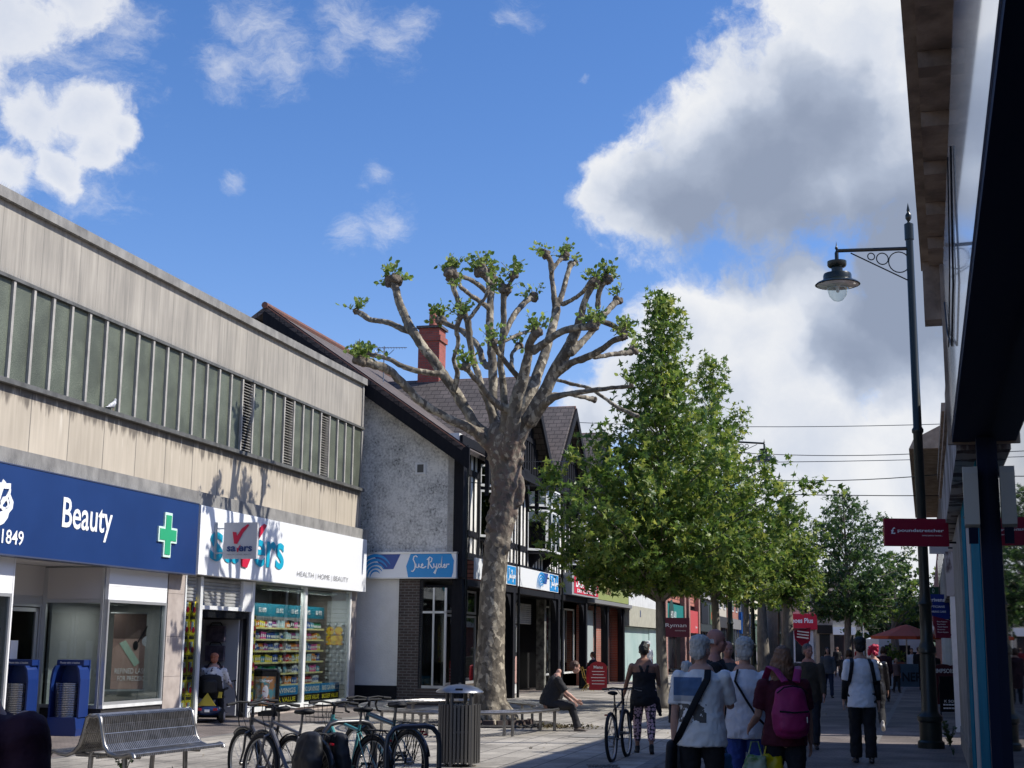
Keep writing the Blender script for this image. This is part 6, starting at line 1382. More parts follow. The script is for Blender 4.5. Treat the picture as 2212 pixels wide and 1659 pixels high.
for x in (.4,w-.5): MB().lathe([(.0,-.1),(.36,-.1),(.38,.0),(.38,.2),(.0,.2)],18,0,(x,.1,.38),axis='y').build('wheel',M_rubber,vn)
# round shop lollipop sign, far flags
A=AY(1865,1380,95); c=thing('heart_sign','small red heart shaped sign on a pole far up the street','sign',WF,A.x,95,0); MB().tube([(0,0,0),(0,0,3.3)],.04,6).build('pole',M_white,c); MB().prism([(0,-.35),(.32,.05),(.3,.25),(.15,.33),(0,.2),(-.15,.33),(-.3,.25),(-.32,.05)],-.03,.03,M=Matrix.Translation((0,0,3.4))).build('board',mat('heart_red',(.55,.01,.05),.5),c)
A=AY(1733,1362,84); c=thing('hanging_sign','dark red striped shield sign on a bracket left of the shoe shop','sign',WF,A.x,84,A.z-.5); MB().prism([(-.5,.5),(.5,.7),(.45,-.1),(0,-.45),(-.45,0)],0,.06).build('shield',dm,c); MB().tube([(-1,0,.6),(.3,0,.6)],.03,5).build('bracket',M_black,c)
for k in range(3): MB().box(-.35,.35,-.01,-.001,.05+k*.17,.12+k*.17,0,Matrix.Rotation(.12,4,'Y')).build('stripe',whitel,c)
# cafe chairs and table under the arcade
gold=mat('yellow_metal',(.30,.20,.03),.5)
def folding_chair(fx_,yy,rz,lab):
    c=thing('folding_chair',lab,'chair',TF,fx_,yy,0,rz=rz,group='yellow folding chairs under the arcade')
    for s in (-1,1):
        MB().tube([(s*.19,-.18,0),(s*.19,.12,.46),(s*.19,.22,.85)],.012,6).build('leg',gold,c); MB().tube([(s*.17,.2,0),(s*.17,-.18,.45)],.012,6).build('leg',gold,c)
    m=MB()
    for k in range(5): m.box(-.19,.19,-.19+k*.075,-.14+k*.075,.45,.465)
    m.build('seat_slats',gold,c); MB().box(-.19,.19,.17,.185,.66,.71).box(-.19,.19,.205,.22,.78,.83).build('backrest',gold,c)
folding_chair(13.6,-.9,.4,'yellow folding chair left of the little cafe table'); folding_chair(15.4,-1.0,-2.2,'yellow folding chair right of the little cafe table')
c=thing('cafe_table','small round yellow metal table between two folding chairs','table',TF,14.5,-.9,0)
MB().lathe([(.0,.71),(.32,.71),(.32,.73),(0,.73)],24).build('tabletop',gold,c); MB().tube([(.2,.2,0),(-.15,-.15,.7)],.012,6).tube([(-.2,.2,0),(.15,-.15,.7)],.012,6).tube([(0,-.25,0),(0,.15,.7)],.012,6).build('leg_frame',gold,c)
# charity shop display pictures
for k in range(4):
    c=thing('fashion_picture',['first','second','third','fourth'][k]+' pale portrait picture from the left at the foot of the charity shop window','poster',TF,7.0+k*.95,.8,.35,group='portrait pictures at the foot of the charity window'); MB().box(-.4,.4,0,.02,0,1.0).build('sheet',M_white if k%2==0 else M_black,c); MB().ell((0,-.002,.62),.18,.01,.26).ell((0,-.002,.2),.25,.01,.22).build('portrait',mat('portrait_tone',(.45,.28,.25),.6),c)
# ---------------- people ----------------
skinL=mat('skin_fair',(.50,.29,.22),.55,n=(9,(.42,.23,.17))); skinR=mat('skin_ruddy',(.42,.20,.15),.55,n=(9,(.36,.16,.12))); skinB=mat('skin_brown',(.25,.125,.08),.5)
eyeM=mat('eye_dark',(.03,.02,.018),.3)
def cloth(name,c,c2=None,sc=3,bump=.35,rough=.85): return mat(name,c,rough,n=(sc,c2 or tuple(v*.75 for v in c)),bump=(9,min(1,bump*2.2)))
def rotx(v,a): return Vector((v.x,v.y*cos(a)-v.z*sin(a),v.y*sin(a)+v.z*cos(a)))
def person(label,x,y,h=1.72,face=0,lean=0,legs=((0,0),(0,0)),arms=((0,.12,.15),(0,.12,.15)),w=1.0,belly=0,skin=None,top=None,sleeve=.5,toplen=.1,bottom=None,leglen=1.0,shoe=None,hair=('short',None),headturn=0,nod=0,root=None,vox=.011,group=None,legw=1.0,bare=False,detail=True,z0=0,extra=None,skirt=0):
    """face: heading in degrees, 0 = away from the viewer, 180 = towards; local +y is forward"""
    sc=h/1.75; skin=skin or skinL; c=thing('person',label,'person',WF,x,y,z0,rz=-R_(face),group=group)
    hipz=(root if root else .93*sc)
    th,ca=.43*sc,.42*sc; V=Vector
    if not root:   # planted foot decides pelvis height
        lows=[]
        for a,k in legs: lows.append(th*cos(R_(a))+ca*cos(R_(a-k)))
        hipz=max(lows)+.085*sc
    hip0=V((0,0,hipz)); ln=R_(lean); up=V((0,sin(ln),cos(ln)))
    def S(t,yo=0,xo=0): return hip0+up*(t*sc)+V((xo*sc,yo*sc,0))
    J={}
    B=MB(); T=MB(); Lg=MB()
    # torso rings (x radius, y radius)
    tor=[(-.03,.155,.115),(.05,.158,.112+belly*.4),(.16,.14+belly*.3,.10+belly),(.28,.15+belly*.2,.108+belly*.7),(.38,.165,.112),(.46,.165,.10),(.52,.12,.075)]
    pts=[S(t,yo=(belly*.3 if .1<t<.35 else 0)) for t,_,_ in tor]; B.capsule([tuple(p) for p in pts],[(a*w*sc*(.98 if sleeve==0 else .86),b*w*sc*(.98 if sleeve==0 else .86)) for _,a,b in tor],20,side=(1,0,0))
    neck=S(.52); hd=S(.70,yo=.02+nod*.02)
    B.capsule([tuple(neck),tuple(S(.62,yo=.01))],[.055*sc,.05*sc],12)
    # head
    Hm=Matrix.Translation(hd)@Matrix.Rotation(-R_(headturn),4,'Z')@Matrix.Rotation(-R_(nod),4,'X')
    def HE(c_,a,b_,d): B.ell(tuple(v*sc for v in c_),a*sc,b_*sc,d*sc,0,14,10,Hm)
    HE((0,-.01,.03),.076,.095,.092); HE((0,.02,-.035),.060,.070,.075); HE((0,.055,-.075),.028,.030,.026)
    HE((0,.088,-.012),.011,.016,.020); HE((0,.098,-.025),.015,.014,.011); HE((0,.078,.028),.045,.014,.010)
    HE((0,.084,-.052),.022,.010,.006); HE((0,.082,-.062),.019,.010,.006)
    for s in (-1,1): HE((s*.078,-.008,-.012),.009,.018,.030); HE((s*.040,.062,-.022),.022,.020,.020)
    J['head']=hd
    for i,s in enumerate((-1,1)):
        a,ab,el=arms[i][:3]; sh=S(.455,xo=s*.175*w); d=V((s*sin(ab),sin(R_(a)),-cos(R_(a))*cos(ab))).normalized()
        e=sh+d*(.285*sc); fa=R_(a+el*60); d2=V((s*sin(ab)*.5-(s*(arms[i][3]) if len(arms[i])>3 else 0),sin(fa),-cos(fa))).normalized(); wr=e+d2*(.25*sc)
        J['sh%d'%i],J['el%d'%i],J['wr%d'%i]=sh,e,wr
        fat=(w-1)*.5+1
        B.capsule([tuple(sh),tuple(sh.lerp(e,.5)),tuple(e),tuple(e.lerp(wr,.35)),tuple(wr)],[.052*sc*fat,.045*sc*fat,.036*sc,.037*sc*fat,.025*sc],12)
        # hand: palm, four fingers, thumb from the side
        n_=d2; sd=V((0,1,0))-n_*n_.y; sd=sd.normalized() if sd.length>.2 else V((1,0,0)); pn=n_.cross(sd)
        B.capsule([tuple(wr+n_*.01),tuple(wr+n_*.075*sc)],[(.030*sc,.016*sc),(.038*sc,.014*sc)],10,side=tuple(sd))
        for k,(o_,L_) in enumerate(((-.027,.062),(-.009,.075),(.009,.078),(.026,.070))):
            r0=wr+n_*.080*sc+sd*(o_*sc); m_=r0+n_*(L_*.55*sc)+pn*(-s*.006); en=r0+n_*(L_*.92*sc)+pn*(-s*.022); B.capsule([tuple(r0-n_*.02),tuple(m_),tuple(en)],[.0095*sc,.0085*sc,.0075*sc],7)
        t0=wr+n_*.025*sc+sd*.028*sc; B.capsule([tuple(t0),tuple(t0+n_*.03*sc+sd*.022*sc),tuple(t0+n_*.062*sc+sd*.026*sc)],[.012*sc,.011*sc,.009*sc],7)
        if top:
            t_=sleeve; m=.013+.006
            if t_>0:
                P=[sh+V((0,0,.015)),sh.lerp(e,min(1,t_))]; Rd=[(.052*fat+m)*sc,(.046*fat+m+.006)*sc]
                if t_>1: P=[sh,e,e.lerp(wr,min(1,t_-1)*.96)]; Rd=[(.054*fat+m)*sc,(.040+m)*sc,(.030+m)*sc]
                dr_=(P[1]-P[0]).normalized(); T.tube([tuple(p) for p in ([P[0]-dr_*.05,P[0]-dr_*.03,P[0]]+P[1:])],[Rd[0]*.4,Rd[0]*.8]+Rd,12)
    if top:
        m=.016*sc
        tt=[(-toplen,.190,.145),(0.0,.184,.138+belly*.4),(.08,.168,.124+belly*.7),(.17,.150+belly*.3,.108+belly),(.28,.154+belly*.2,.114+belly*.7),(.38,.166,.116),(.44,.168 if sleeve>0 else .125,.102),(.485,.125 if sleeve>0 else .095,.082),(.53,.068 if sleeve>0 else .08,.064)]
        tt=[q for q in tt if q[0]>=-toplen]
        if sleeve==0: tt=[q for q in tt if q[0]<=.38]; tt[-1]=(.36,.160,.114); [T.tube([tuple(S(.36,xo=s_*.08,yo=.10)),tuple(S(.47,xo=s_*.085,yo=.06)),tuple(S(.50,xo=s_*.08,yo=0)),tuple(S(.46,xo=s_*.06,yo=-.105)),tuple(S(.40,xo=s_*.045,yo=-.125)),tuple(S(.33,xo=s_*.03,yo=-.125))],(.026,.018),8,side=(1,0,0)) for s_ in (-1,1)]
        T.tube([tuple(S(t,yo=(belly*.3 if .1<t<.35 else 0))) for t,_,_ in tt],[(a*w*sc+m,b*w*sc+m) for _,a,b in tt],24,side=(1,0,0))
        me=remesh(T,vox*1.15,3,noise=(.07,.024)); [setattr(p_,'use_smooth',True) for p_ in me.polygons]; mobj('top',me,top,c)
    for i,s in enumerate((-1,1)):
        a,k=legs[i]; hp=hip0+V((s*.088*sc*w,0,-.01)); kn=hp+V((s*.01,sin(R_(a))*th,-cos(R_(a))*th)); an=kn+V((0,sin(R_(a-k))*ca,-cos(R_(a-k))*ca)); J['kn%d'%i]=kn;J['an%d'%i]=an
        B.capsule([tuple(hp),tuple(hp.lerp(kn,.5)),tuple(kn),tuple(kn.lerp(an,.3)),tuple(an)],[.078*sc*w,.066*sc*w,.047*sc,.050*sc,.031*sc],12)
        fd=V((s*.12,cos(R_(max(-35,min(20,a-k))*.6)),sin(R_(max(-35,min(20,a-k)))*.9) if a-k<-8 else 0)).normalized()
        B.capsule([tuple(an-V((0,0,.02))),tuple(an+fd*.10*sc-V((0,0,.045*sc)))],[.03*sc,.026*sc],8)
        if bottom:
            q=leglen; e_=kn.lerp(an,max(0,(q-.5)*2)) if q>.5 else hp.lerp(kn,q*2); mm=.016*legw
            P=[hp+V((-s*.02,0,.06)),hp,hp.lerp(kn,.5),kn,kn.lerp(an,.4),e_] if q>.5 else [hp+V((-s*.02,0,.06)),hp,e_]
            Rr=[(.09*w+mm)*sc,(.088*w+mm)*sc,(.074*w+mm)*sc,(.056+mm)*sc,(.054+mm*1.1)*sc,(.042+mm*1.4)*sc] if q>.5 else [(.09*w+mm)*sc,(.088*w+mm)*sc,(.078*w+mm)*sc]
            Lg.tube([tuple(p) for p in P],Rr,14)
        if shoe:
            so_=MB().capsule([tuple(an+V((0,-.03*sc,-.045*sc))),tuple(an+fd*.06*sc-V((0,0,.045*sc))),tuple(an+fd*.155*sc-V((0,0,.055*sc)))],[(.036*sc,.040*sc),(.040*sc,.036*sc),(.038*sc,.026*sc)],12,side=(1,0,0)).capsule([tuple(an+V((0,0,.03))),tuple(an-V((0,0,.03)))],[.042*sc,.042*sc],10)
            me=remesh(so_,max(vox,.012),2); [setattr(p_,'use_smooth',True) for p_ in me.polygons]; mobj('shoe',me,shoe,c)
    if bottom:
        Lg.tube([tuple(S(-.06)),tuple(S(0)),tuple(S(.09))],[(.168*w*sc,.13*w*sc),(.168*w*sc,.125*w*sc+belly*.3),(.150*w*sc,.115*w*sc+belly*.4)],20,side=(1,0,0))
        me=remesh(Lg,vox*1.15,3,noise=(.08,.026)); [setattr(p_,'use_smooth',True) for p_ in me.polygons]; mobj('skirt' if skirt else 'trousers',me,bottom,c)
    me=remesh(B,vox,2); [setattr(p_,'use_smooth',True) for p_ in me.polygons]; mobj('body',me,skin,c)
    if detail:
        for s in (-1,1): MB().ell((0,0,0),.0105*sc,.008*sc,.007*sc,0,8,6,Hm@Matrix.Translation(V((s*.031,.081,.004))*sc)).build('eye',eyeM,c,smooth=True)
    st,hm=hair
    if hm:
        Hh=MB()
        def HH(c_,a,b_,d): Hh.ell(tuple(v*sc for v in c_),a*sc,b_*sc,d*sc,0,14,10,Hm)
        if st!='fringe': HH((0,-.022,.045),.084,.098,.090)
        if st=='fringe':
            for s in (-1,1): HH((s*.064,-.04,-.002),.016,.048,.026)
            HH((0,-.078,-.01),.058,.026,.035)
        if st in('short','full'): HH((0,-.05,-.005),.080,.068,.070)
        if st=='full': HH((0,-.02,.07),.092,.104,.075); HH((0,-.065,-.02),.078,.055,.065)
        if st=='long': HH((0,-.035,.0),.092,.095,.10); HH((0,-.055,-.10),.105,.065,.12); HH((0,-.05,-.19),.112,.055,.075); [HH((s*.085,.01,-.09),.032,.055,.12) for s in (-1,1)]
        if st=='bob': HH((0,-.04,-.01),.094,.09,.10); [HH((s*.07,.0,-.05),.035,.06,.07) for s in (-1,1)]
        if st=='bun': HH((0,-.03,.02),.082,.095,.085); HH((0,-.03,.13),.045,.05,.04)
        if st=='frizz':
            rj=random.Random(4)
            for k in range(26): q=rj.uniform(0,6.28); zz_=rj.uniform(-.06,.13); HH((.08*cos(q),-.03+.085*sin(q) if sin(q)<.5 else .0,zz_),.035,.035,.04)
        me=remesh(Hh,max(.009,vox*.9),2,noise=(.022,.024)); 
        [setattr(p_,'use_smooth',True) for p_ in me.polygons]; mobj('hair',me,hm,c)
    J['S']=S; J['up']=up; J['sc']=sc; J['c']=c; J['Hm']=Hm; return J
def hairm(n,c,c2): return mat(n,c,.55,n=(22,c2),bump=(60,.5),stretch=(1,1,.25))
hw=hairm('white_hair',(.62,.60,.55),(.40,.38,.34)); hb=hairm('black_hair',(.008,.008,.009),(.016,.014,.013)); hbr=hairm('brown_hair',(.09,.045,.025),(.05,.025,.014)); hsand=hairm('sandy_hair',(.24,.13,.075),(.15,.075,.04)); hred=hairm('pale_red_hair',(.48,.17,.09),(.34,.11,.06)); hpink=hairm('pink_red_hair',(.55,.01,.07),(.33,.0,.03)); hgrey=hairm('grey_hair',(.13,.12,.115),(.07,.065,.06))
blackc=cloth('black_cloth',(.012,.012,.015)); darkc=cloth('charcoal_cloth',(.028,.028,.032)); whitec=cloth('white_cloth',(.78,.78,.82),(.68,.68,.72)); shoeb=mat('black_shoe',(.012,.011,.011),.5); shoew=mat('pale_shoe',(.45,.43,.40),.6)
def at(px,py,Y): return AY(px,py,Y).x
def strap(J,side,mtl,label,off=.02,hipdrop=.05,w_=.028,front=True,yaw=0):
    S=J['S']; sc=J['sc']; s=side; P=[]
    for k in range(25):
        q=2*pi*k/24; t=.22+.26*cos(q)*1.0; ang=q
        xx=s*(.10*cos(q)) - s*.0; fr=sin(q)
        P.append(S(.21+.29*cos(q),yo=.155*sin(q),xo=s*(-.13*cos(q))))
    return P
# 1 pink backpack woman
Y=12.9; J=person('woman with long fair hair and maroon T-shirt wearing a pink backpack',at(1692,1500,Y),Y,1.66,face=-4,w=1.08,top=cloth('maroon_cloth',(.085,.008,.02)),sleeve=.78,bottom=cloth('navy_black_cloth',(.012,.014,.022)),shoe=shoeb,hair=('long',hsand),arms=((8,.18,.9),(2,.20,.18)),legs=((6,4),(-6,6)),vox=.0095)
bpk=thing('backpack','pink backpack with dark zips on the back of the fair haired woman','backpack',WF,J['c'].location.x,J['c'].location.y,.86,rz=R_(4))
mb=MB().capsule([(0,-.235,.08),(0,-.245,.22),(0,-.235,.40)],[(.165,.085),(.175,.095),(.135,.07)],20,side=(1,0,0)).capsule([(0,-.30,.10),(0,-.31,.20)],[(.13,.05),(.13,.05)],16,side=(1,0,0))
me=remesh(mb,.011,3,noise=(.12,.018)); [setattr(p_,'use_smooth',True) for p_ in me.polygons]; pk=cloth('pink_nylon',(.34,.018,.12),(.26,.012,.09),bump=.2,rough=.6); mobj('bag_body',me,pk,bpk)
MB().tube([(-.14,-.31,.40),(-.08,-.325,.45),(0,-.33,.465),(.08,-.325,.45),(.14,-.31,.40)],.007,5).build('upper_zip',M_black,bpk); MB().tube([(-.13,-.355,.245),(0,-.37,.235),(.13,-.355,.245)],.009,5).build('pocket_zip',M_black,bpk); MB().tube([(.11,-.37,.2),(.11,-.375,.15)],.006,5).build('zip_pull',M_steel,bpk)
for s in (-1,1): MB().tube([(s*.05,-.26,.50),(s*.10,-.15,.60),(s*.13,-.03,.625),(s*.14,.09,.52),(s*.14,.12,.35)],(.034,.010),8,side=(1,0,0)).build('strap',pk,bpk)
# 2 white haired woman, blue trousers
Y=13.6; J=person('white haired woman in plain white T-shirt and bright blue trousers',at(1610,1500,Y),Y,1.73,face=8,w=1.06,top=whitec,sleeve=.8,toplen=.12,bottom=cloth('bright_blue_cloth',(.055,.105,.42),(.04,.08,.33)),shoe=shoew,hair=('full',hw),arms=((-4,.16,.12),(20,.14,.7)),legs=((0,2),(4,6)),vox=.0095)
b=thing('shoulder_bag','thin dark strap and small black bag worn across the white T-shirt','bag',WF,*J['c'].location,rz=-R_(8)); S=J['S']
MB().tube([tuple(S(.53,xo=-.07,yo=-.09)),tuple(S(.42,xo=-.10,yo=-.145)),tuple(S(.25,xo=.0,yo=-.15)),tuple(S(.08,xo=.11,yo=-.16)),tuple(S(.0,xo=.19,yo=-.10)),tuple(S(-.05,xo=.24,yo=.0))],(.012,.005),6).build('strap',M_black,b); me=remesh(MB().capsule([tuple(S(-.06,xo=.26)),tuple(S(-.16,xo=.27))],[(.10,.04),(.10,.045)],12,side=(0,1,0)),.012,2); mobj('bag_body',me,blackc,b)
# glossy carrier bags held by the backpack woman
wr=Vector((at(1648,1600,12.9),12.75,.78))
for i,(dx,m,lab) in enumerate(((-.10,mat('leafy_carrier',(.35,.40,.28),.25,n=(5,(.08,.20,.04),.45,.55)),'pale green picture printed carrier bag, left of the yellow one'),(.06,mat('yellow_carrier',(.62,.48,.0),.35,n=(4,(.5,.38,.0))),'bright yellow carrier bag held behind the white haired woman'),(-.38,mat('blue_carrier',(.01,.12,.28),.4),'dark blue carrier bag low between the two groups of walkers'))):
    c=thing('carrier_bag',lab,'bag',WF,wr.x+dx,wr.y+.1*i,.33); me=remesh(MB().capsule([(0,0,.06),(0,0,.36)],[(.14,.06),(.10,.03)],14,side=(1,0,0)),.014,2,noise=(.1,.05)); [setattr(p_,'use_smooth',True) for p_ in me.polygons]; mobj('bag_body',me,m,c)
    MB().tube([(-.06,0,.38),(-.03,.0,.50),(.03,0,.50),(.06,0,.38)],.008,5).build('handle',m,c)
# 3 white haired man, printed T-shirt, shoulder bag
def zoned(name,base,zones):
    m=bpy.data.materials.new(name); m.use_nodes=True; t=NT(m.node_tree); b=m.node_tree.nodes['Principled BSDF']; tc=t.n('ShaderNodeTexCoord'); sp=t.n('ShaderNodeSeparateXYZ'); t.l(tc.outputs['Object'],sp.inputs[0])
    cur=None; n=t.noise(tc.outputs['Object'],14,3,.6)
    for (x0,x1,z0,z1,col,thr) in zones:
        f=t.m('MULTIPLY',t.m('MULTIPLY',t.m('GREATER_THAN',sp.outputs[0],x0),t.m('LESS_THAN',sp.outputs[0],x1)),t.m('MULTIPLY',t.m('GREATER_THAN',sp.outputs[2],z0),t.m('LESS_THAN',sp.outputs[2],z1)))
        if thr: f=t.m('MULTIPLY',f,t.m('GREATER_THAN',n.outputs[0],thr))
        mx=t.n('ShaderNodeMix',data_type='RGBA'); t.l(f,mx.inputs[0]); 
        if cur is None: mx.inputs[6].default_value=(*base,1)
        else: t.l(cur,mx.inputs[6])
        mx.inputs[7].default_value=(*col,1); cur=mx.outputs[2]
    t.l(cur,b.inputs['Base Color']); b.inputs['Roughness'].default_value=.85; return m
Y=12.7; J=person('white haired man in a printed white T-shirt with dark bag strap, arms folded',at(1515,1500,Y),Y,1.74,face=14,w=1.12,belly=.02,top=zoned('printed_tshirt',(.74,.73,.71),[(-.24,.02,1.23,1.39,(.07,.13,.24),0),(-.2,.06,1.0,1.16,(.10,.09,.08),.45),(-.24,.02,1.18,1.23,(.40,.40,.40),0)]),sleeve=.85,toplen=.14,bottom=blackc,shoe=shoeb,hair=('full',hw),arms=((-2,.14,.1),(28,.18,1.15,.25)),headturn=25,legs=((0,0),(2,4)),vox=.0095)
S=J['S']; b=thing('shoulder_bag','black satchel hanging on the left hip of the printed T-shirt man','bag',WF,*J['c'].location,rz=-R_(14))
MB().tube([tuple(S(.53,xo=.07,yo=-.08)),tuple(S(.45,xo=.07,yo=-.15)),tuple(S(.28,xo=-.02,yo=-.185)),tuple(S(.08,xo=-.12,yo=-.19)),tuple(S(-.05,xo=-.19,yo=-.14)),tuple(S(-.12,xo=-.23,yo=-.05))],(.030,.006),8,side=(1,0,0)).build('strap',M_black,b)
me=remesh(MB().capsule([tuple(S(-.14,xo=-.27)),tuple(S(-.38,xo=-.28))],[(.13,.05),(.14,.055)],12,side=(0,1,0)),.012,2); [setattr(p_,'use_smooth',True) for p_ in me.polygons]; mobj('bag_body',me,blackc,b)
# 4 tall bald man looking right
Y=14.6; J=person('tall balding man in dark jacket looking to the right behind the printed T-shirt man',at(1545,1500,Y),Y,1.83,face=98,w=1.08,top=blackc,sleeve=1.9,bottom=darkc,shoe=shoeb,hair=('fringe',hw),skin=skinR,arms=((10,.1,.5),(20,.1,.9)),vox=.0105)
# 5 bald man facing the viewer
Y=19.5; J=person('bald smiling man in grey jacket facing the viewer between two white heads',at(1573,1500,Y),Y,1.72,face=176,w=1.1,top=cloth('grey_jacket',(.06,.062,.068)),sleeve=1.9,bottom=darkc,shoe=shoeb,hair=('fringe',hw),skin=skinR,vox=.013)
Y=17.2; J=person('stooped person with thin yellow white hair mostly hidden behind the tall man',at(1556,1500,Y),Y,1.45,face=30,top=cloth('grey_jacket',(.06,.062,.068)),sleeve=1.9,bottom=darkc,hair=('short',hairm('cream_hair',(.42,.36,.25),(.3,.25,.17))),vox=.014,detail=False)
Y=17.0; J=person('grey haired short person mostly hidden left of the printed T-shirt man',at(1484,1500,Y),Y,1.47,face=10,top=darkc,sleeve=1.9,bottom=darkc,hair=('short',hw),vox=.014,detail=False)
# 6 man in brown jacket walking towards viewer
x,y=G(1752,1616); J=person('man in dark brown jacket walking towards the viewer looking right',at(1748,1500,y),y,1.72,face=195,w=1.1,belly=.02,top=cloth('brown_jacket',(.05,.038,.026)),sleeve=1.98,toplen=.16,bottom=cloth('navy_black_cloth',(.012,.014,.022)),shoe=shoeb,hair=('short',hgrey),skin=skinR,headturn=-35,arms=((18,.16,.25),(-14,.16,.15)),legs=((18,8),(-14,14)),vox=.012)
# 7 grey jumper woman
x,y=G(1790,1507); person('dark haired woman in grey jumper walking towards the viewer far up the street',x,y,1.62,face=185,w=1.08,top=cloth('grey_jumper',(.10,.105,.12)),sleeve=1.8,bottom=cloth('dark_denim',(.02,.03,.07)),shoe=shoeb,hair=('bob',hb),arms=((10,.16,.2),(-10,.16,.2)),legs=((10,4),(-8,6)),vox=.016)
# 8 young man in white T-shirt
x,y=G(1866,1648); J=person('young man with thick black hair in white T-shirt over black long sleeves',x,y,1.79,face=6,w=1.0,top=whitec,sleeve=.85,toplen=.16,bottom=blackc,shoe=mat('patterned_trainer',(.03,.03,.035),.5,n=(30,(.4,.35,.33),.55,.6)),hair=('full',hb),arms=((4,.16,.2),(-4,.16,.15)),legs=((3,3),(-5,4)),legw=1.8,vox=.0105)
sl_=MB()
for i in (0,1): sl_.tube([tuple(J['sh%d'%i].lerp(J['el%d'%i],.5)),tuple(J['el%d'%i]),tuple(J['el%d'%i].lerp(J['wr%d'%i],.92))],[.062,.052,.040],12)
sl_.build('under_sleeves',blackc,J['c'],smooth=True)
S=J['S']; b=thing('rucksack_straps','dark shoulder straps over the white T-shirt of the young man','backpack',WF,*J['c'].location,rz=-R_(6))
for s in (-1,1): MB().tube([tuple(S(.47,xo=s*.13,yo=.09)),tuple(S(.525,xo=s*.12,yo=0)),tuple(S(.47,xo=s*.135,yo=-.12)),tuple(S(.34,xo=s*.155,yo=-.145)),tuple(S(.20,xo=s*.18,yo=-.12)),tuple(S(.14,xo=s*.20,yo=-.02))],(.028,.008),8,side=(1,0,0)).build('strap',M_black,b)
# 9 pink haired person in leather jacket
x,y=G(1893,1590); person('person with bright pink hair and black leather jacket stepping ahead of the young man',x,y,1.70,face=12,w=1.1,top=mat('black_leather',(.018,.018,.02),.3,bump=(9,.6)),sleeve=1.98,toplen=.14,bottom=blackc,shoe=shoew,hair=('frizz',hpink),arms=((-10,.16,.2),(12,.16,.2)),legs=((12,4),(-16,40)),vox=.012)
x,y=G(1912,1515); person('person in long dark maroon coat walking beside the cafe screen',x,y,1.66,face=10,w=1.1,top=cloth('maroon_coat',(.045,.012,.02)),sleeve=1.9,toplen=.45,bottom=blackc,shoe=shoeb,hair=('bob',hbr),vox=.016,detail=False)
x,y=G(1838,1530); person('short brown haired person hidden behind the young man in white',x,y,1.58,face=0,top=darkc,sleeve=1.9,bottom=darkc,hair=('bob',hbr),vox=.018,detail=False)
# 10 woman with the bicycle
x,y=G(1392,1628); J=person('woman in black vest and patterned leggings pushing the mountain bicycle',x,y,1.68,face=4,w=1.12,skin=skinB,top=blackc,sleeve=0,toplen=.05,bottom=None,shoe=mat('black_boot',(.014,.013,.013),.6),hair=('bun',hb),arms=((14,.30,.45),(18,.16,1.0)),legs=((10,6),(-10,10)),vox=.0105)
def leggings():
    m=bpy.data.materials.new('patterned_leggings'); m.use_nodes=True; t=NT(m.node_tree); b=m.node_tree.nodes['Principled BSDF']; tc=t.n('ShaderNodeTexCoord'); v=t.n('ShaderNodeTexVoronoi'); v.inputs['Scale'].default_value=18; v.inputs['Randomness'].default_value=.35; t.l(tc.outputs['Object'],v.inputs['Vector'])
    t.l(t.ramp(v.outputs['Distance'],[(.0,(.10,.05,.06)),(.18,(.02,.015,.02)),(.24,(.60,.36,.40)),(.48,(.68,.44,.48)),(.56,(.03,.02,.025)),(1,(.02,.015,.02))]),b.inputs['Base Color']); b.inputs['Roughness'].default_value=.7; return m
L_=MB()
for i,s in enumerate((-1,1)):
    hp=Vector((s*.095,0,J['kn%d'%i].z+.40)); L_.tube([tuple(hp+Vector((0,0,.1))),tuple(hp.lerp(J['kn%d'%i],.4)),tuple(J['kn%d'%i]),tuple(J['kn%d'%i].lerp(J['an%d'%i],.35)),tuple(J['kn%d'%i].lerp(J['an%d'%i],.72))],[.105,.098,.068,.068,.052],14)
me=remesh(L_,.012,2,noise=(.08,.01)); [setattr(p_,'use_smooth',True) for p_ in me.polygons]; mobj('leggings',me,leggings(),J['c'])
S=J['S']; mb=MB().tube([tuple(S(.10)),tuple(S(.02)),tuple(S(-.06)),tuple(S(-.13)),tuple(S(-.17))],[(.17,.13),(.20,.16),(.22,.175),(.225,.175),(.19,.15)],20,side=(1,0,0)).capsule([tuple(S(-.05,xo=.20,yo=-.05)),tuple(S(-.32,xo=.26,yo=-.05))],[(.05,.03),(.03,.02)],8).capsule([tuple(S(-.05,xo=-.18,yo=-.05)),tuple(S(-.40,xo=-.22,yo=-.05))],[(.05,.03),(.03,.02)],8)
me=remesh(mb,.013,3,noise=(.10,.045)); [setattr(p_,'use_smooth',True) for p_ in me.polygons]; mobj('tied_jacket',me,blackc,J['c'])
# 11 seated man on the ring bench, facing right
x,y=G(1181,1566); J=person('heavy set man in black T-shirt sitting on the ring bench looking down to the right',x+.0,27.6,1.76,face=86,w=1.2,belly=.05,lean=16,nod=14,top=cloth('faded_black_cloth',(.022,.022,.024)),sleeve=.9,toplen=.06,bottom=cloth('charcoal_cloth',(.028,.028,.032)),shoe=mat('brown_grey_shoe',(.12,.10,.085),.8),hair=('short',hbr),root=.53,legs=((80,58),(86,74)),arms=((30,.08,.30,.16),(36,.08,.30,.16)),skin=skinL,vox=.011)
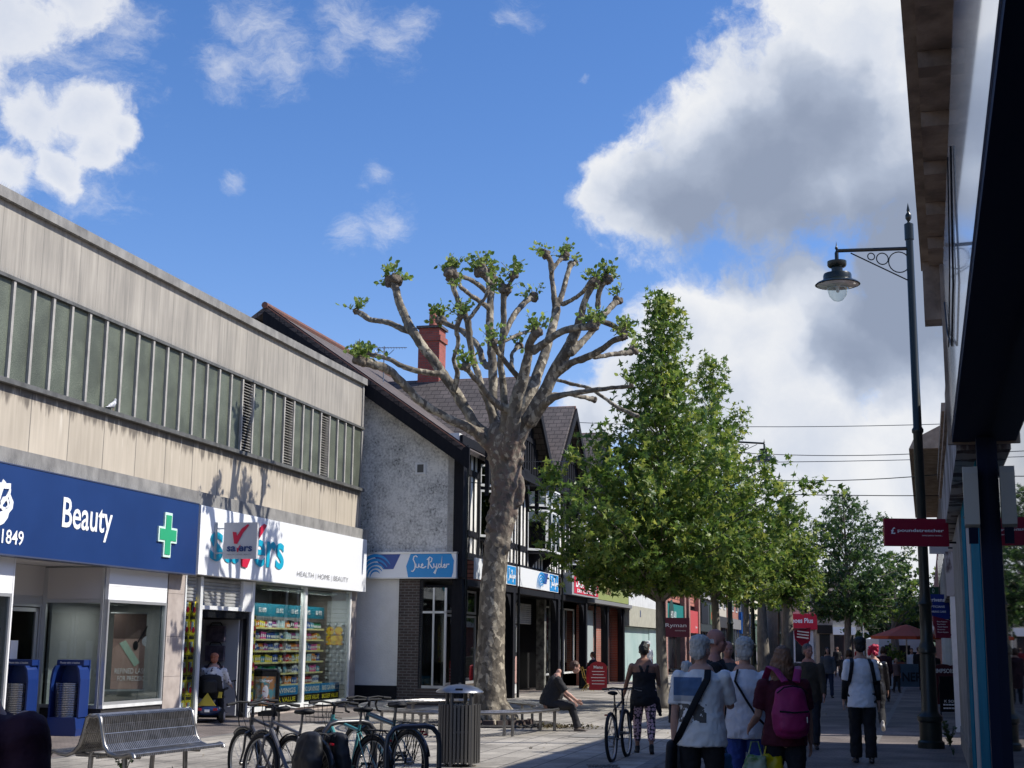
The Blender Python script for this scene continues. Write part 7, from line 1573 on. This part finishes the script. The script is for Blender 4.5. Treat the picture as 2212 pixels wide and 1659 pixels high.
# 12 white haired / pale red haired person on the scooter
x,y=G(455,1560); SX,SY=x,y; fl=mat('floral_blouse',(.68,.66,.66),.85,n=(17,(.05,.04,.07),.57,.60))
J=person('person with short reddish hair in floral blouse seated on the mobility scooter',x,y+.05,1.62,face=-2,w=1.25,belly=.05,lean=3,top=fl,sleeve=1.5,toplen=.08,bottom=darkc,shoe=shoeb,hair=('full',hred),root=.62,legs=((80,70),(80,70)),arms=((25,.30,.7),(25,.32,.7)),z0=.0,vox=.012,detail=False)
sc_=thing('mobility_scooter','blue and black mobility scooter with a yellow triangle panel on its back','scooter',WF,x,y,0)
blu=mat('scooter_blue',(.01,.025,.09),.3,coat=.5); me=remesh(MB().capsule([(0,-.30,.24),(0,-.10,.26)],[(.26,.10),(.25,.10)],16,side=(1,0,0)).capsule([(0,-.05,.16),(0,.75,.14)],[(.24,.04),(.22,.04)],14,side=(1,0,0)).capsule([(0,.75,.18),(0,.80,.55),(0,.72,.92)],[(.12,.05),(.06,.05),(.05,.04)],12,side=(1,0,0)),.014,2); [setattr(p_,'use_smooth',True) for p_ in me.polygons]; mobj('body',me,blu,sc_)
for s in (-1,1):
    w_=MB().lathe([(0,-.04),(.10,-.05),(.135,-.04),(.145,0),(.135,.04),(.10,.05),(0,.04)],20,0,(0,0,0),M=Matrix.Translation((s*.27,-.22,.145))@Matrix.Rotation(pi/2,4,'Z'),axis='y').build('wheel',M_rubber,sc_,smooth=40); MB().lathe([(0,-.052),(.08,-.052),(.08,.052),(0,.052)],14,0,(0,0,0),M=Matrix.Translation((s*.27,-.22,.145))@Matrix.Rotation(pi/2,4,'Z'),axis='y').build('hub',mat('hub_grey',(.35,.35,.36),.4),w_)
MB().lathe([(0,-.04),(.12,-.04),(.125,0),(.12,.04),(0,.04)],18,0,(0,0,0),M=Matrix.Translation((.0,.86,.125))@Matrix.Rotation(pi/2,4,'Z'),axis='y').build('wheel',M_rubber,sc_)
me=remesh(MB().capsule([(0,-.10,.52),(0,-.17,.70),(0,-.20,.92)],[(.25,.05),(.26,.06),(.22,.05)],16,side=(1,0,0)).capsule([(0,-.10,.50),(0,.30,.50)],[(.24,.05),(.23,.05)],14,side=(1,0,0)).capsule([(0,-.26,.62),(0,-.28,.82)],[(.16,.05),(.15,.05)],14,side=(1,0,0)),.013,2); [setattr(p_,'use_smooth',True) for p_ in me.polygons]; mobj('seat',me,mat('seat_black',(.013,.013,.015),.6),sc_)
MB().prism([(-.22,.34),(.16,.34),(-.02,.60)],-.345,-.33).prism([(.18,.50),(.26,.50),(.27,.62),(.20,.62)],-.30,-.28).build('yellow_panel',mat('yellow_reflect',(.48,.38,.04),.6),sc_); MB().box(-.05,.05,-.42,-.41,.22,.27).build('plate',whitel,sc_); MB().tube([(-.2,.72,.92),(.2,.72,.92)],.015,8).build('handlebar',M_black,sc_)
for s in (-1,1): MB().tube([(s*.27,-.18,.66),(s*.28,.15,.68)],.028,8).tube([(s*.27,-.18,.66),(s*.25,-.12,.50)],.018,8).build('armrest',M_black,sc_)
MB().box(-.2,-.12,-.40,-.385,.25,.30).box(.12,.2,-.40,-.385,.25,.30).build('tail_light',mat('red_reflector',(.4,.01,.02),.3),sc_)
x2,y2=G(517,1568); st_=thing('walking_stick','black walking stick leaning out at the right of the mobility scooter','stick',WF,x2,y2,0); MB().tube([(0,0,0),(-.14,.0,.86)],.011,7).tube([(-.20,0,.86),(-.10,0,.88)],.014,7).build('shaft',M_black,st_)
# 13 cropped figure at the bottom left corner
Y=4.2; person('cropped person in dark maroon jacket at the bottom left corner',at(-84,1560,Y),Y,1.78,face=10,w=1.15,top=cloth('dark_plum_cloth',(.045,.010,.022)),sleeve=1.95,toplen=.16,bottom=darkc,shoe=shoeb,hair=('short',hgrey),vox=.013,detail=False)
# 14 figures under the arcade and far away
p=TF.w(15.9,-.7); person('dark clothed person sitting at the little cafe table under the arcade',p[0],p[1],1.68,face=-60,w=1.1,lean=5,top=blackc,sleeve=1.9,bottom=darkc,shoe=shoeb,hair=('short',hbr),root=.57,legs=((80,78),(80,78)),arms=((30,.1,.9),(30,.1,.9)),vox=.018,detail=False)
x,y=G(1400,1478); hj=person('man in white shirt and white sun hat by the cream shopfront',x,y,1.72,face=150,top=mat('bright_white_shirt',(.75,.75,.75),.8),sleeve=.9,bottom=cloth('beige_cloth',(.30,.27,.22)),shoe=shoeb,hair=('short',hw),vox=.018,detail=False)
MB().lathe([(.17,.0),(.17,.01),(.10,.03),(.095,.11),(.06,.135),(0,.14)],16,0,(0,0,0),M=hj['Hm']@Matrix.Translation((0,-.01,.055))).build('hat',M_white,hj['c'],smooth=40)
hbald=('fringe',hw)
for i,(px,py,hh,fc,tp_,hr,lab) in enumerate(((1938,1496,1.25,160,cloth('pinkish_cloth',(.22,.14,.13)),hbald,'bald person in pinkish shirt seated behind the cafe screen'),(1972,1480,1.6,180,whitec,('short',hbr),'person in pale top standing under the orange parasol'),(1987,1484,1.65,0,blackc,('short',hb),'dark dressed person at the edge of the parasol'),(2022,1500,1.55,170,darkc,('short',hbr),'dark haired person behind the cobbler board'),(1810,1462,1.65,180,blackc,('short',hb),'far person in black left of the lamp lit tree trunk'),(1820,1468,1.2,200,blackc,('short',hb),'far small figure in black seated beyond the shade'),(1856,1456,1.65,0,cloth('red_top',(.35,.02,.03)),('short',hbr),'far person in red top behind the walkers'),(1700,1470,1.7,10,darkc,('short',hgrey),'far dark clothed walker near the thick tree trunk'))):
    x,y=G(px,py); person(lab,x,y,hh,face=fc,top=tp_,sleeve=1.5,bottom=darkc,shoe=shoeb,hair=hr,vox=.024,detail=False,legs=((6,4),(-6,6)))
